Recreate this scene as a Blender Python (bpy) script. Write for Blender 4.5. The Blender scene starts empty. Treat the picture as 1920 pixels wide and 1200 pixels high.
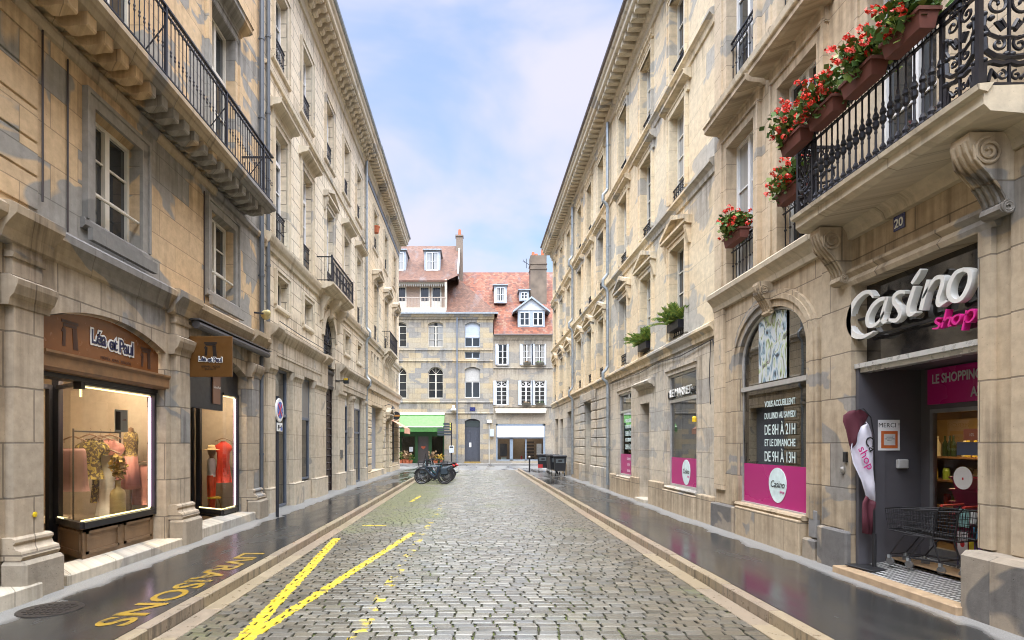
import bpy, bmesh, math, random
from mathutils import Vector, Matrix
R = math.radians
SC = bpy.context.scene
COL = SC.collection
rnd = random.Random(11)
PI = math.pi

# ------------------------------------------------------------------ camera, sky, sun, exposure
cam = bpy.data.objects.new('camera', bpy.data.cameras.new('camera'))
COL.objects.link(cam); SC.camera = cam
cam.location = (0, 0, 1.85); cam.rotation_euler = (R(90), 0, 0)
cam.data.sensor_width = 36; cam.data.lens = 36 * 1100 / 1920
cam.data.shift_x = (960 - 889) / 1920; cam.data.shift_y = (832 - 600) / 1920
cam.data.clip_start = 0.1; cam.data.clip_end = 2000

SUN_EL, SUN_AZ = R(76), R(186)          # behind the camera, a little to the left
world = bpy.data.worlds.new('World'); SC.world = world; world.use_nodes = True
wn, wl = world.node_tree.nodes, world.node_tree.links
wn.clear()
wo = wn.new('ShaderNodeOutputWorld'); bg = wn.new('ShaderNodeBackground'); bg.inputs['Strength'].default_value = 0.13
sky = wn.new('ShaderNodeTexSky'); sky.sky_type = 'NISHITA'; sky.sun_disc = False
sky.sun_elevation = SUN_EL; sky.sun_rotation = SUN_AZ; sky.air_density = 1.0; sky.dust_density = 0.6; sky.ozone_density = 1.6
wtc = wn.new('ShaderNodeTexCoord'); wmp = wn.new('ShaderNodeMapping'); wmp.inputs['Scale'].default_value = (2.0, 1.4, 4.2)
wmp.inputs['Location'].default_value = (3.1, 0.4, 1.9)
wno = wn.new('ShaderNodeTexNoise'); wno.inputs['Scale'].default_value = 1.25; wno.inputs['Detail'].default_value = 5; wno.inputs['Roughness'].default_value = 0.5
wno.inputs['Distortion'].default_value = 0.35
wrp = wn.new('ShaderNodeValToRGB'); wrp.color_ramp.interpolation = 'EASE'
wrp.color_ramp.elements[0].position = 0.36; wrp.color_ramp.elements[0].color = (0.36, 0.36, 0.36, 1)
wrp.color_ramp.elements[1].position = 0.62; wrp.color_ramp.elements[1].color = (0.93, 0.93, 0.93, 1)
wmx = wn.new('ShaderNodeMix'); wmx.data_type = 'RGBA'
wmx.inputs[7].default_value = (4.15, 4.05, 5.0, 1)
wl.new(wtc.outputs['Generated'], wmp.inputs['Vector']); wl.new(wmp.outputs[0], wno.inputs['Vector'])
wl.new(wno.outputs[0], wrp.inputs[0]); wl.new(wrp.outputs[0], wmx.inputs[0])
wsk = wn.new('ShaderNodeMix'); wsk.data_type = 'RGBA'; wsk.blend_type = 'MULTIPLY'; wsk.inputs[0].default_value = 1; wsk.inputs[7].default_value = (.90, 1.26, 1.32, 1)
wl.new(sky.outputs[0], wsk.inputs[6]); wl.new(wsk.outputs[2], wmx.inputs[6])
# thin overcast: boost added round the hidden sun, out of frame, to brighten the facades
sdir = Vector((math.sin(SUN_AZ) * math.cos(SUN_EL), math.cos(SUN_AZ) * math.cos(SUN_EL), math.sin(SUN_EL)))
wdt = wn.new('ShaderNodeVectorMath'); wdt.operation = 'DOT_PRODUCT'; wdt.inputs[1].default_value = sdir
wmr = wn.new('ShaderNodeMapRange'); wmr.interpolation_type = 'SMOOTHSTEP'
for k, x in ((1, 0.40), (2, 0.97), (3, 1.0), (4, 12.3)): wmr.inputs[k].default_value = x
wsc = wn.new('ShaderNodeVectorMath'); wsc.operation = 'SCALE'
wl.new(wtc.outputs['Generated'], wdt.inputs[0]); wl.new(wdt.outputs['Value'], wmr.inputs[0])
wl.new(wmx.outputs[2], wsc.inputs[0]); wl.new(wmr.outputs[0], wsc.inputs['Scale'])
wtn = wn.new('ShaderNodeMix'); wtn.data_type = 'RGBA'; wtn.blend_type = 'MULTIPLY'; wtn.inputs[7].default_value = (1.0, .935, .765, 1)
wm2 = wn.new('ShaderNodeMapRange')
for k, x in ((1, 0.40), (2, 0.75), (3, 0.0), (4, 1.0)): wm2.inputs[k].default_value = x
wl.new(wdt.outputs['Value'], wm2.inputs[0]); wl.new(wm2.outputs[0], wtn.inputs[0]); wl.new(wsc.outputs[0], wtn.inputs[6])
wl.new(wtn.outputs[2], bg.inputs[0]); wl.new(bg.outputs[0], wo.inputs[0])

sun = bpy.data.objects.new('sun', bpy.data.lights.new('sun', 'SUN')); COL.objects.link(sun)
sun.data.energy = 1.5; sun.data.angle = R(60); sun.data.color = (1, 0.93, 0.82)
# sky sun_rotation 0 = +Y, clockwise seen from above
sun.rotation_euler = sdir.to_track_quat('Z', 'Y').to_euler()
SC.view_settings.view_transform = 'Standard'; SC.view_settings.look = 'None'
SC.view_settings.exposure = 0.74; SC.view_settings.gamma = 1; SC.view_settings.use_curve_mapping = False
SC.render.engine = 'CYCLES'
SC.cycles.use_denoising = True; SC.cycles.filter_width = 1.05
SC.cycles.max_bounces = 7; SC.cycles.diffuse_bounces = 4; SC.cycles.glossy_bounces = 3; SC.cycles.transparent_max_bounces = 10
SC.cycles.caustics_reflective = False; SC.cycles.caustics_refractive = False; SC.cycles.sample_clamp_indirect = 6

# ------------------------------------------------------------------ helpers
def tag(o, label=None, cat=None, group=None, kind=None):
    if label: o['label'] = label
    if cat: o['category'] = cat
    if group: o['group'] = group
    if kind: o['kind'] = kind
    return o

def thing(name, label, cat, loc=(0, 0, 0), rz=0, group=None, rot=None):
    o = bpy.data.objects.new(name, None); COL.objects.link(o)
    o.location = loc; o.rotation_euler = rot or (0, 0, rz); o.empty_display_size = .2
    return tag(o, label, cat, group)

def dup(o, parent=None, loc=None, rz=None, label=None):
    c = o.copy(); COL.objects.link(c)
    if parent is not None: c.parent = parent
    if loc is not None: c.location = loc
    if rz is not None: c.rotation_euler = (0, 0, rz)
    if label: c['label'] = label
    for ch in list(o.children): dup(ch, c)
    return c

class MB:
    def __init__(s): s.v = []; s.f = []
    def add(s, vs, fs):
        b = len(s.v); s.v += [tuple(p) for p in vs]; s.f += [tuple(b + i for i in f) for f in fs]; return s
    def box(s, x0, x1, y0, y1, z0, z1):
        return s.add([(x0,y0,z0),(x1,y0,z0),(x1,y1,z0),(x0,y1,z0),(x0,y0,z1),(x1,y0,z1),(x1,y1,z1),(x0,y1,z1)],
                     [(0,3,2,1),(4,5,6,7),(0,1,5,4),(1,2,6,5),(2,3,7,6),(3,0,4,7)])
    def cbox(s, x0, x1, y0, y1, z0, z1, c=.01):      # chamfered box
        p = []
        for (x, sx) in ((x0,1),(x1,-1)):
            for (y, sy) in ((y0,1),(y1,-1)):
                for (z, sz) in ((z0,1),(z1,-1)):
                    p += [(x, y+sy*c, z+sz*c), (x+sx*c, y, z+sz*c), (x+sx*c, y+sy*c, z)]
        i = lambda a,b,d,k: (a*4+b*2+d)*3+k
        f = []
        for a in (0,1): f.append((i(a,0,0,0),i(a,1,0,0),i(a,1,1,0),i(a,0,1,0)))
        for b in (0,1): f.append((i(0,b,0,1),i(1,b,0,1),i(1,b,1,1),i(0,b,1,1)))
        for d in (0,1): f.append((i(0,0,d,2),i(1,0,d,2),i(1,1,d,2),i(0,1,d,2)))
        for a in (0,1):
            for b in (0,1): f.append((i(a,b,0,0),i(a,b,1,0),i(a,b,1,1),i(a,b,0,1)))
            for d in (0,1): f.append((i(a,0,d,0),i(a,1,d,0),i(a,1,d,2),i(a,0,d,2)))
        for b in (0,1):
            for d in (0,1): f.append((i(0,b,d,1),i(1,b,d,1),i(1,b,d,2),i(0,b,d,2)))
        for a in (0,1):
            for b in (0,1):
                for d in (0,1): f.append((i(a,b,d,0),i(a,b,d,1),i(a,b,d,2)))
        return s.add(p, f)
    def prism(s, poly, axis, a, b):
        n = len(poly)
        def P(q, t):
            return (t,q[0],q[1]) if axis == 'x' else (q[0],t,q[1]) if axis == 'y' else (q[0],q[1],t)
        vs = [P(q,a) for q in poly] + [P(q,b) for q in poly]
        fs = [tuple(range(n)), tuple(range(2*n-1, n-1, -1))] + [(i,(i+1)%n,n+(i+1)%n,n+i) for i in range(n)]
        return s.add(vs, fs)
    def prof(s, u0, u1, pts):                         # moulding: pts = (projection, height), along x
        return s.prism([(-w, v) for w, v in pts], 'x', u0, u1)
    def tube(s, pts, r, n=7, closed=False, flat=None):
        pts = [Vector(p) for p in pts]; m = len(pts)
        rr = r if isinstance(r, (list, tuple)) else [r]*m
        rings = []; up = None
        for i, p in enumerate(pts):
            if closed: d = pts[(i+1)%m] - pts[i-1]
            else: d = pts[min(i+1,m-1)] - pts[max(i-1,0)]
            if d.length < 1e-9: d = Vector((0,0,1))
            d.normalize()
            if up is None:
                up = Vector((0,0,1)) if abs(d.z) < .9 else Vector((0,1,0))
            a = d.cross(up)
            if a.length < 1e-4: a = d.cross(Vector((1,0,0)))
            a.normalize(); b = a.cross(d).normalized(); up = b
            rings.append([p + (a*math.cos(t) + b*math.sin(t))*rr[i] for t in [2*PI*k/n for k in range(n)]])
        vs = [q for g in rings for q in g]; fs = []
        for i in range(m if closed else m-1):
            j = (i+1) % m
            for k in range(n): fs.append((i*n+k, i*n+(k+1)%n, j*n+(k+1)%n, j*n+k))
        if not closed: fs += [tuple(range(n)), tuple((m-1)*n+k for k in range(n-1,-1,-1))]
        return s.add(vs, fs)
    def lathe(s, prof, n=14, at=(0,0,0), axis='z'):
        x, y, z = at; vs = []; fs = []; m = len(prof)
        for r, h in prof:
            for k in range(n):
                t = 2*PI*k/n; c, d = r*math.cos(t), r*math.sin(t)
                vs.append((x+c,y+d,z+h) if axis == 'z' else (x+h,y+c,z+d) if axis == 'x' else (x+c,y+h,z+d))
        for i in range(m-1):
            for k in range(n): fs.append((i*n+k,i*n+(k+1)%n,(i+1)*n+(k+1)%n,(i+1)*n+k))
        fs += [tuple(range(n)), tuple((m-1)*n+k for k in range(n))]
        return s.add(vs, fs)
    def loft(s, rings, cap=True):
        n = len(rings[0]); vs = [p for g in rings for p in g]; fs = []
        for i in range(len(rings)-1):
            for k in range(n): fs.append((i*n+k,i*n+(k+1)%n,(i+1)*n+(k+1)%n,(i+1)*n+k))
        if cap: fs += [tuple(range(n)), tuple((len(rings)-1)*n+k for k in range(n-1,-1,-1))]
        return s.add(vs, fs)
    def torus(s, c, rad, r, axis='x', n=28, k=6):
        x, y, z = c
        pts = []
        for i in range(n):
            t = 2*PI*i/n; a, b = rad*math.cos(t), rad*math.sin(t)
            pts.append((x,y+a,z+b) if axis == 'x' else (x+a,y,z+b) if axis == 'y' else (x+a,y+b,z))
        return s.tube(pts, r, k, closed=True)
    def build(s, name, m, parent=None, smooth=False, loc=None, rz=None):
        me = bpy.data.meshes.new(name); me.from_pydata(s.v, [], s.f); me.materials.append(m)
        if smooth: me.polygons.foreach_set('use_smooth', [True]*len(me.polygons))
        me.update()
        return put(name, me, parent, loc, rz)

def put(name, me, parent=None, loc=None, rz=None):
    o = bpy.data.objects.new(name, me); COL.objects.link(o)
    if parent is not None: o.parent = parent
    if loc is not None: o.location = loc
    if rz is not None: o.rotation_euler = (0, 0, rz)
    return o

def textmesh(body, size, m, parent, loc, name='lettering', ext=.004, offset=0, shear=0, align='CENTER', rot=(PI/2,0,0), sx=1.0, space=1.0, line=1.0, fit=None):
    cu = bpy.data.curves.new(name, 'FONT'); cu.body = body; cu.size = size; cu.extrude = ext; cu.offset = offset
    cu.shear = shear; cu.align_x = align; cu.space_character = space; cu.space_line = line; cu.resolution_u = 3
    t = bpy.data.objects.new('tmp', cu); COL.objects.link(t)
    me = bpy.data.meshes.new_from_object(t.evaluated_get(bpy.context.evaluated_depsgraph_get()))
    bpy.data.objects.remove(t); me.materials.clear(); me.materials.append(m); me.name = name
    if fit:
        xs = [v.co.x for v in me.vertices]; sx = fit/(max(xs)-min(xs))
    o = put(name, me, parent, loc); o.rotation_euler = rot; o.scale = (sx, 1, 1)
    return o

# ------------------------------------------------------------------ materials
class NG:
    def __init__(s, m): s.m = m; s.t = m.node_tree; s.n = s.t.nodes; s.l = s.t.links
    def new(s, ty, props=None, **ins):
        nd = s.n.new('ShaderNode' + ty)
        for k, v in (props or {}).items(): setattr(nd, k, v)
        for k, v in ins.items():
            key = int(k[1:]) if k[0] == 'i' and k[1:].isdigit() else k
            s.set(nd, key, v)
        return nd
    def set(s, nd, key, v):
        i = nd.inputs[key]
        if isinstance(v, bpy.types.NodeSocket): s.l.new(v, i)
        elif isinstance(v, bpy.types.Node): s.l.new(v.outputs[0], i)
        else:
            if isinstance(v, tuple) and i.type == 'RGBA' and len(v) == 3: v = v + (1,)
            i.default_value = v
    def math(s, op, a, b=0.0, c=None, clamp=False):
        nd = s.new('Math', {'operation': op, 'use_clamp': clamp}); s.set(nd, 0, a); s.set(nd, 1, b)
        if c is not None: s.set(nd, 2, c)
        return nd.outputs[0]
    def mix(s, f, a, b, blend='MIX'):
        nd = s.new('Mix', {'data_type': 'RGBA', 'blend_type': blend}); s.set(nd, 0, f); s.set(nd, 6, a); s.set(nd, 7, b)
        return nd.outputs[2]
    def noise(s, vec, scale, detail=3, rough=.5, dist=0):
        nd = s.new('TexNoise', Scale=scale, Detail=detail, Roughness=rough, Distortion=dist)
        if vec is not None: s.set(nd, 'Vector', vec)
        return nd.outputs[0]
    def map(s, vec, scale=(1,1,1), loc=(0,0,0), rot=(0,0,0), ty='POINT'):
        nd = s.new('Mapping', {'vector_type': ty}, Scale=scale, Location=loc, Rotation=rot); s.set(nd, 'Vector', vec); return nd.outputs[0]
    def ramp(s, f, *stops, interp='LINEAR'):
        nd = s.new('ValToRGB'); s.set(nd, 0, f); cr = nd.color_ramp; cr.interpolation = interp
        while len(cr.elements) < len(stops): cr.elements.new(.5)
        for e, (p, c) in zip(cr.elements, stops):
            e.position = p; e.color = (c, c, c, 1) if isinstance(c, (int, float)) else tuple(c) + (1,)
        return nd.outputs[0]
    def range(s, v, a, b, c=0.0, d=1.0):
        nd = s.new('MapRange'); nd.clamp = True
        for k, x in enumerate((v, a, b, c, d)): s.set(nd, k, x)
        return nd.outputs[0]

def newmat(name):
    m = bpy.data.materials.new(name); m.use_nodes = True; g = NG(m)
    return m, g, g.n['Principled BSDF']

MC = {}
def mat(name, col, rough=.6, metal=0, spec=.5, vary=.12, vscale=9, bump=0, bscale=60, coat=0):
    if name in MC: return MC[name]
    m, g, p = newmat(name)
    tc = g.new('TexCoord').outputs['Object']
    n = g.noise(tc, vscale, 4)
    k = g.range(n, .3, .7, 1-vary, 1+vary)
    c = g.mix(1.0, col, g.new('CombineColor', Red=k, Green=k, Blue=k).outputs[0], 'MULTIPLY')
    g.set(p, 'Base Color', c); p.inputs['Metallic'].default_value = metal
    g.set(p, 'Roughness', g.range(n, .3, .7, max(0.02, rough-.07), min(1, rough+.07)))
    p.inputs['Specular IOR Level'].default_value = spec
    if coat: p.inputs['Coat Weight'].default_value = coat
    if bump:
        b = g.new('Bump', Strength=bump, Distance=.01); g.set(b, 'Height', g.noise(tc, bscale, 4)); g.set(p, 'Normal', b)
    MC[name] = m; return m

def emit(name, col, strength):
    m, g, p = newmat(name)
    p.inputs['Base Color'].default_value = col + (1,); p.inputs['Emission Color'].default_value = col + (1,); p.inputs['Emission Strength'].default_value = strength
    return m

def stone(name, c1, c2, grey, amount, bw=.9, bh=.42, mortar=.008, jd=.45, streak=.35, block=.14, soot=.25, bump=.5, gscale=.55, drips=(), dl=.9):
    """ashlar: blocks of two tones, grey veins of the local limestone running across them, joints, rain streaks"""
    m, g, p = newmat(name)
    pos = g.new('NewGeometry').outputs['Position']
    sx = g.new('SeparateXYZ', i0=pos)
    P = g.new('CombineXYZ', X=g.math('ADD', sx.outputs[0], sx.outputs[1]), Y=sx.outputs[2]).outputs[0]
    def brick(a, b, mo):
        nd = g.new('TexBrick', {'offset': .5, 'squash': 1}, Vector=P, Color1=a, Color2=b, Mortar=(0,0,0), Scale=1.0)
        nd.inputs['Mortar Size'].default_value = mo; nd.inputs['Mortar Smooth'].default_value = .3
        nd.inputs['Brick Width'].default_value = bw; nd.inputs['Row Height'].default_value = bh
        return nd
    br = brick(c1, c2, 0.0)
    rv = brick((0,0,0), (1,1,1), 0.0).outputs[0]
    jt = brick((0,0,0), (0,0,0), mortar).outputs[1]
    nv = g.noise(g.map(P, (.8, 1.25, 1)), gscale, 3, .55, .9)
    f = g.math('ADD', nv, g.math('MULTIPLY', g.math('SUBTRACT', rv, .5), block))
    gm = g.range(f, amount, amount + .018)
    gcol = g.mix(g.noise(P, 2.5, 3), grey, tuple(x*.82 for x in grey))
    col = g.mix(gm, br.outputs[0], gcol)
    # fine mottling and stains
    fine = g.range(g.noise(P, 7, 6, .65), .25, .75, .80, 1.17)
    col = g.mix(1.0, col, g.new('CombineColor', Red=fine, Green=fine, Blue=fine).outputs[0], 'MULTIPLY')
    warm = g.range(g.noise(P, .35, 2), .4, .65)
    col = g.mix(g.math('MULTIPLY', warm, .35), col, g.mix(1.0, col, (1.0, .84, .66), 'MULTIPLY'))
    st = g.range(g.noise(g.map(P, (3.2, .22, 1)), 1.6, 5, .6), .52, .72)
    sm = g.math('MULTIPLY', st, g.range(g.noise(P, .8, 2), .4, .6))
    col = g.mix(g.math('MULTIPLY', sm, streak), col, g.mix(1.0, col, (.36, .34, .33), 'MULTIPLY'))
    so = g.range(g.noise(P, 1.3, 6, .7, .4), .56, .74)
    col = g.mix(g.math('MULTIPLY', so, soot), col, g.mix(1.0, col, (.42, .40, .38), 'MULTIPLY'))
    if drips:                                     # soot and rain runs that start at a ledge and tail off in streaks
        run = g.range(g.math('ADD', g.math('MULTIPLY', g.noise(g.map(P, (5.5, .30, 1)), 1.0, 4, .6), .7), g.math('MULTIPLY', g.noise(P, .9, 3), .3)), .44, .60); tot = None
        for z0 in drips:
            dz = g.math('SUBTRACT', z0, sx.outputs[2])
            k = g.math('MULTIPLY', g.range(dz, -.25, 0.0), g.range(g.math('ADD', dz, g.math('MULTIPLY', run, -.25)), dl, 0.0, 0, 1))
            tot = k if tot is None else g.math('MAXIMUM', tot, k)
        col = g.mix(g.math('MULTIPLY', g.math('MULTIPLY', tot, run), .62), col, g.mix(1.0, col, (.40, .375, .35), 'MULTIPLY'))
    pits = g.range(g.noise(P, 38, 2), .68, .74)
    col = g.mix(g.math('MULTIPLY', pits, .3), col, (.1, .085, .07))
    col = g.mix(g.math('MULTIPLY', jt, jd), col, (.075, .062, .05))
    g.set(p, 'Base Color', col); p.inputs['Roughness'].default_value = .86; p.inputs['Specular IOR Level'].default_value = .25
    h = g.math('SUBTRACT', g.math('ADD', g.math('MULTIPLY', g.noise(P, 22, 6, .65), .35), g.math('MULTIPLY', g.noise(P, 3, 3), .3)), g.math('ADD', g.math('MULTIPLY', jt, 1.2), g.math('MULTIPLY', pits, .3)))
    b = g.new('Bump', Strength=bump, Distance=.012); g.set(b, 'Height', h); g.set(p, 'Normal', b)
    return m

def stone_set():
    S = {}
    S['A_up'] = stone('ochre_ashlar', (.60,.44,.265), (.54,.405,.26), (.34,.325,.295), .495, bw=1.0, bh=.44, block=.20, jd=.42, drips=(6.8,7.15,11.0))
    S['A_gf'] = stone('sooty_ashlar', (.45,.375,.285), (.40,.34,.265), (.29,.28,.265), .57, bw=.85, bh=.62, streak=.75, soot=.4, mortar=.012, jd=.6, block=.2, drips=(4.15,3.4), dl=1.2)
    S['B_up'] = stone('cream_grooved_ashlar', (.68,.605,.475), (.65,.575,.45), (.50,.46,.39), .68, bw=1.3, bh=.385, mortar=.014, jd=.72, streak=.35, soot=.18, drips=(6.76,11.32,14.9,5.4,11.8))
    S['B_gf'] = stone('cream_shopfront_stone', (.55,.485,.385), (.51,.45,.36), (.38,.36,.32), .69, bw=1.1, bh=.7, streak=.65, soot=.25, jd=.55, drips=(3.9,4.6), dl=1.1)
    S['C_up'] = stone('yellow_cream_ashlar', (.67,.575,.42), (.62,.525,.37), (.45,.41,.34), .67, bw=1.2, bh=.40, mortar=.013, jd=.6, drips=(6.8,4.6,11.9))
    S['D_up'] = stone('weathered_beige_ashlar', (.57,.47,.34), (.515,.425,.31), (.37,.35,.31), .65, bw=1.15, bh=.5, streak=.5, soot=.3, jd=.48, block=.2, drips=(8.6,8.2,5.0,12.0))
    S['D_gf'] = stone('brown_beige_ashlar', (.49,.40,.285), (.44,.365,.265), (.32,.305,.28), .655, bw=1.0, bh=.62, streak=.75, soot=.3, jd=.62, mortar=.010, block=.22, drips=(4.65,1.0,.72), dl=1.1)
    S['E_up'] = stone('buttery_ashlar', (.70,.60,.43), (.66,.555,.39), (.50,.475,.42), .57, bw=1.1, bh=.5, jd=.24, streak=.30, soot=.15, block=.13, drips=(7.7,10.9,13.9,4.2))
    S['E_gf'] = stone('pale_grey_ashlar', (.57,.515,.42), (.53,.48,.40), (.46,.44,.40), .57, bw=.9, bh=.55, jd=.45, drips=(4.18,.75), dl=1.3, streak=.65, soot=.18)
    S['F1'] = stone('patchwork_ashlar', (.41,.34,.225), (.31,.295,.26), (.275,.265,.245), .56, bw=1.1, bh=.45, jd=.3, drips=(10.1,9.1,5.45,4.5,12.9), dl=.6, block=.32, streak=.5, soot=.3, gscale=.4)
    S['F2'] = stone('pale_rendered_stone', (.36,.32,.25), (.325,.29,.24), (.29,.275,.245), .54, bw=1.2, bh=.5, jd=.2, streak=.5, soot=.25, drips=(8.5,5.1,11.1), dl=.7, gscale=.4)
    S['trim'] = stone('moulding_stone', (.57,.51,.40), (.53,.47,.37), (.40,.38,.34), .64, bw=1.3, bh=2.0, jd=.4, streak=.8, soot=.2)
    S['trimA'] = stone('dirty_moulding_stone', (.44,.355,.25), (.39,.32,.235), (.27,.26,.25), .56, bw=1.1, bh=2.0, jd=.4, streak=.85, soot=.35)
    S['slate'] = stone('grey_sill_stone', (.30,.285,.26), (.27,.258,.238), (.22,.213,.20), .6, bw=2.0, bh=2.0, jd=.1, streak=.5)
    S['boulder'] = stone('rough_guard_stone', (.33,.285,.225), (.27,.245,.21), (.17,.165,.16), .52, bw=3, bh=3, jd=0, streak=.5, soot=.7, bump=1.0)
    return S
S = stone_set()

M_frame = mat('cream_window_paint', (.68,.64,.55), .45, vary=.05)
M_white = mat('white_paint', (.78,.78,.77), .4, vary=.05)
M_iron = mat('black_ironwork', (.018,.018,.024), .42, metal=.3, vary=.2)
M_zinc = mat('zinc_pipe', (.30,.33,.35), .45, metal=.5, vary=.2)
M_dark = mat('black_shop_metal', (.014,.014,.018), .35, vary=.2)
M_bluegrey = mat('blue_grey_paint', (.12,.14,.18), .45)
M_brown = mat('dark_brown_door_paint', (.035,.022,.02), .45, vary=.25)
M_wood = mat('varnished_wood', (.20,.105,.045), .4, vary=.3, vscale=5, bump=.15, bscale=25)
M_woodpanel = mat('brown_wood_panel', (.16,.098,.052), .5, vary=.3, vscale=4, bump=.2, bscale=20)
M_board = mat('chestnut_sign_board', (.185,.07,.022), .22, vary=.08)
M_magenta = mat('magenta_vinyl', (.42,.012,.16), .3, vary=.04, vscale=.6)
M_pink = mat('pink_sign_plastic', (.62,.02,.24), .3, vary=.04)
M_signwhite = mat('white_sign_plastic', (.74,.735,.70), .35, vary=.03)
M_paper = mat('white_paper', (.8,.8,.8), .6, vary=.03)
M_black = mat('black_print', (.015,.015,.017), .5)
M_navy = mat('navy_print', (.012,.014,.06), .4)
M_greywall = mat('grey_painted_wall', (.088,.085,.096), .5, vary=.06)
M_interior = mat('dark_interior', (.055,.05,.045), .8)
M_shopwall = mat('beige_interior_wall', (.36,.29,.21), .7, vary=.08)
M_white_vinyl = mat('pale_vinyl_lettering', (.62,.74,.73), .4, vary=.03)

def glass_mat(name, tint, ior, rough=.015, boost=0.0):
    m, g, p = newmat(name); g.n.remove(p)
    out = g.n['Material Output']
    fr = g.new('Fresnel', IOR=ior); f = g.math('ADD', fr, boost, clamp=True)
    tr = g.new('BsdfTransparent', Color=tint); gl = g.new('BsdfGlossy', Roughness=rough, Color=(1,1,1))
    geo = g.new('NewGeometry').outputs['Position']
    b = g.new('Bump', Strength=.04, Distance=.02); g.set(b, 'Height', g.noise(geo, .9, 2)); g.set(gl, 'Normal', b)
    mx = g.new('MixShader', i0=f, i1=tr, i2=gl); g.l.new(mx.outputs[0], out.inputs[0])
    return m
M_glass = glass_mat('clear_shop_glass', (.92,.93,.92), 1.45)
M_darkglass = glass_mat('tinted_shop_glass', (.42,.42,.43), 1.7, boost=.06)

def pane_mat():
    m, g, p = newmat('upstairs_window_pane')
    oi = g.new('ObjectInfo').outputs['Random']
    tc = g.new('TexCoord').outputs['Object']; s = g.new('SeparateXYZ', i0=tc)
    fold = g.noise(g.map(tc, (14, 1, .6)), 1.0, 2)
    cur = g.mix(fold, (.30,.30,.29), (.50,.49,.46))
    has = g.math('GREATER_THAN', oi, .62)
    side = g.math('GREATER_THAN', g.math('ABSOLUTE', s.outputs[0]), .14)
    f = g.math('MULTIPLY', g.math('MULTIPLY', has, side), .8)
    g.set(p, 'Base Color', g.mix(f, (.022,.026,.03), cur)); p.inputs['Roughness'].default_value = .03
    p.inputs['Specular IOR Level'].default_value = .8
    b = g.new('Bump', Strength=.06, Distance=.02); g.set(b, 'Height', g.noise(tc, 1.7, 2)); g.set(p, 'Normal', b)
    return m
M_pane = pane_mat()

# ------------------------------------------------------------------ the setting: ground, road, kerbs, pavements
def asphalt(name, base, wetx=None):
    m, g, p = newmat(name)
    pos = g.new('NewGeometry').outputs['Position']; s = g.new('SeparateXYZ', i0=pos)
    n1 = g.noise(pos, 1.1, 5, .6, .6); n2 = g.noise(pos, 90, 3); n3 = g.noise(g.map(pos, (1.3, .35, 1)), .9, 4, .6, .5)
    if wetx:   # strip under the wall that the rain does not reach stays dry
        d = g.math('ADD', g.math('ABSOLUTE', g.math('SUBTRACT', s.outputs[0], wetx[1])), g.math('MULTIPLY', g.math('SUBTRACT', n1, .5), .55))
        dry = g.range(d, wetx[0], wetx[0] + .12)
        far = g.math('MULTIPLY', g.range(s.outputs[1], 17, 34), g.range(n3, .38, .62))
        dry = g.math('MAXIMUM', dry, g.math('MULTIPLY', far, .8))
    else: dry = g.range(n3, .35, .65, .2, .9)
    sp = g.range(n2, .3, .7, .75, 1.25)
    k = g.math('MULTIPLY', sp, g.range(n3, .3, .7, .8, 1.2))
    wet = g.mix(1.0, base, g.new('CombineColor', Red=k, Green=k, Blue=k).outputs[0], 'MULTIPLY')
    dc = g.mix(1.0, (.215,.21,.20), g.new('CombineColor', Red=sp, Green=sp, Blue=sp).outputs[0], 'MULTIPLY')
    spots = g.range(g.noise(pos, 5.5, 1), .80, .81)
    col = g.mix(g.math('MULTIPLY', spots, .4), g.mix(dry, wet, dc), (.3,.3,.29))
    g.set(p, 'Base Color', col)
    rw = g.range(n3, .35, .65, .08, .30)
    g.set(p, 'Roughness', g.math('ADD', g.math('MULTIPLY', dry, .55), g.math('MULTIPLY', rw, g.math('SUBTRACT', 1.0, dry))))
    p.inputs['Specular IOR Level'].default_value = .5
    b = g.new('Bump', Distance=.006); g.set(b, 'Strength', g.range(dry, 0, 1, .09, .5)); g.set(b, 'Height', g.math('ADD', n2, g.math('MULTIPLY', n3, 2.0))); g.set(p, 'Normal', b)
    return m
M_asph_l = asphalt('wet_asphalt_left', (.034,.034,.033), (4.55-0, 0.0))
M_asph_r = asphalt('wet_asphalt_right', (.034,.034,.033), (4.62, 0.0))
M_asph_x = asphalt('damp_asphalt_street', (.10,.10,.105))
def soil():
    m, g, p = newmat('mossy_joint_soil'); pos = g.new('NewGeometry').outputs['Position']
    k = g.range(g.noise(pos, 2.2, 5, .7), .42, .58)
    g.set(p, 'Base Color', g.mix(k, (.030,.026,.018), (.085,.10,.022))); p.inputs['Roughness'].default_value = .95; return m
M_soil = soil()

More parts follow.
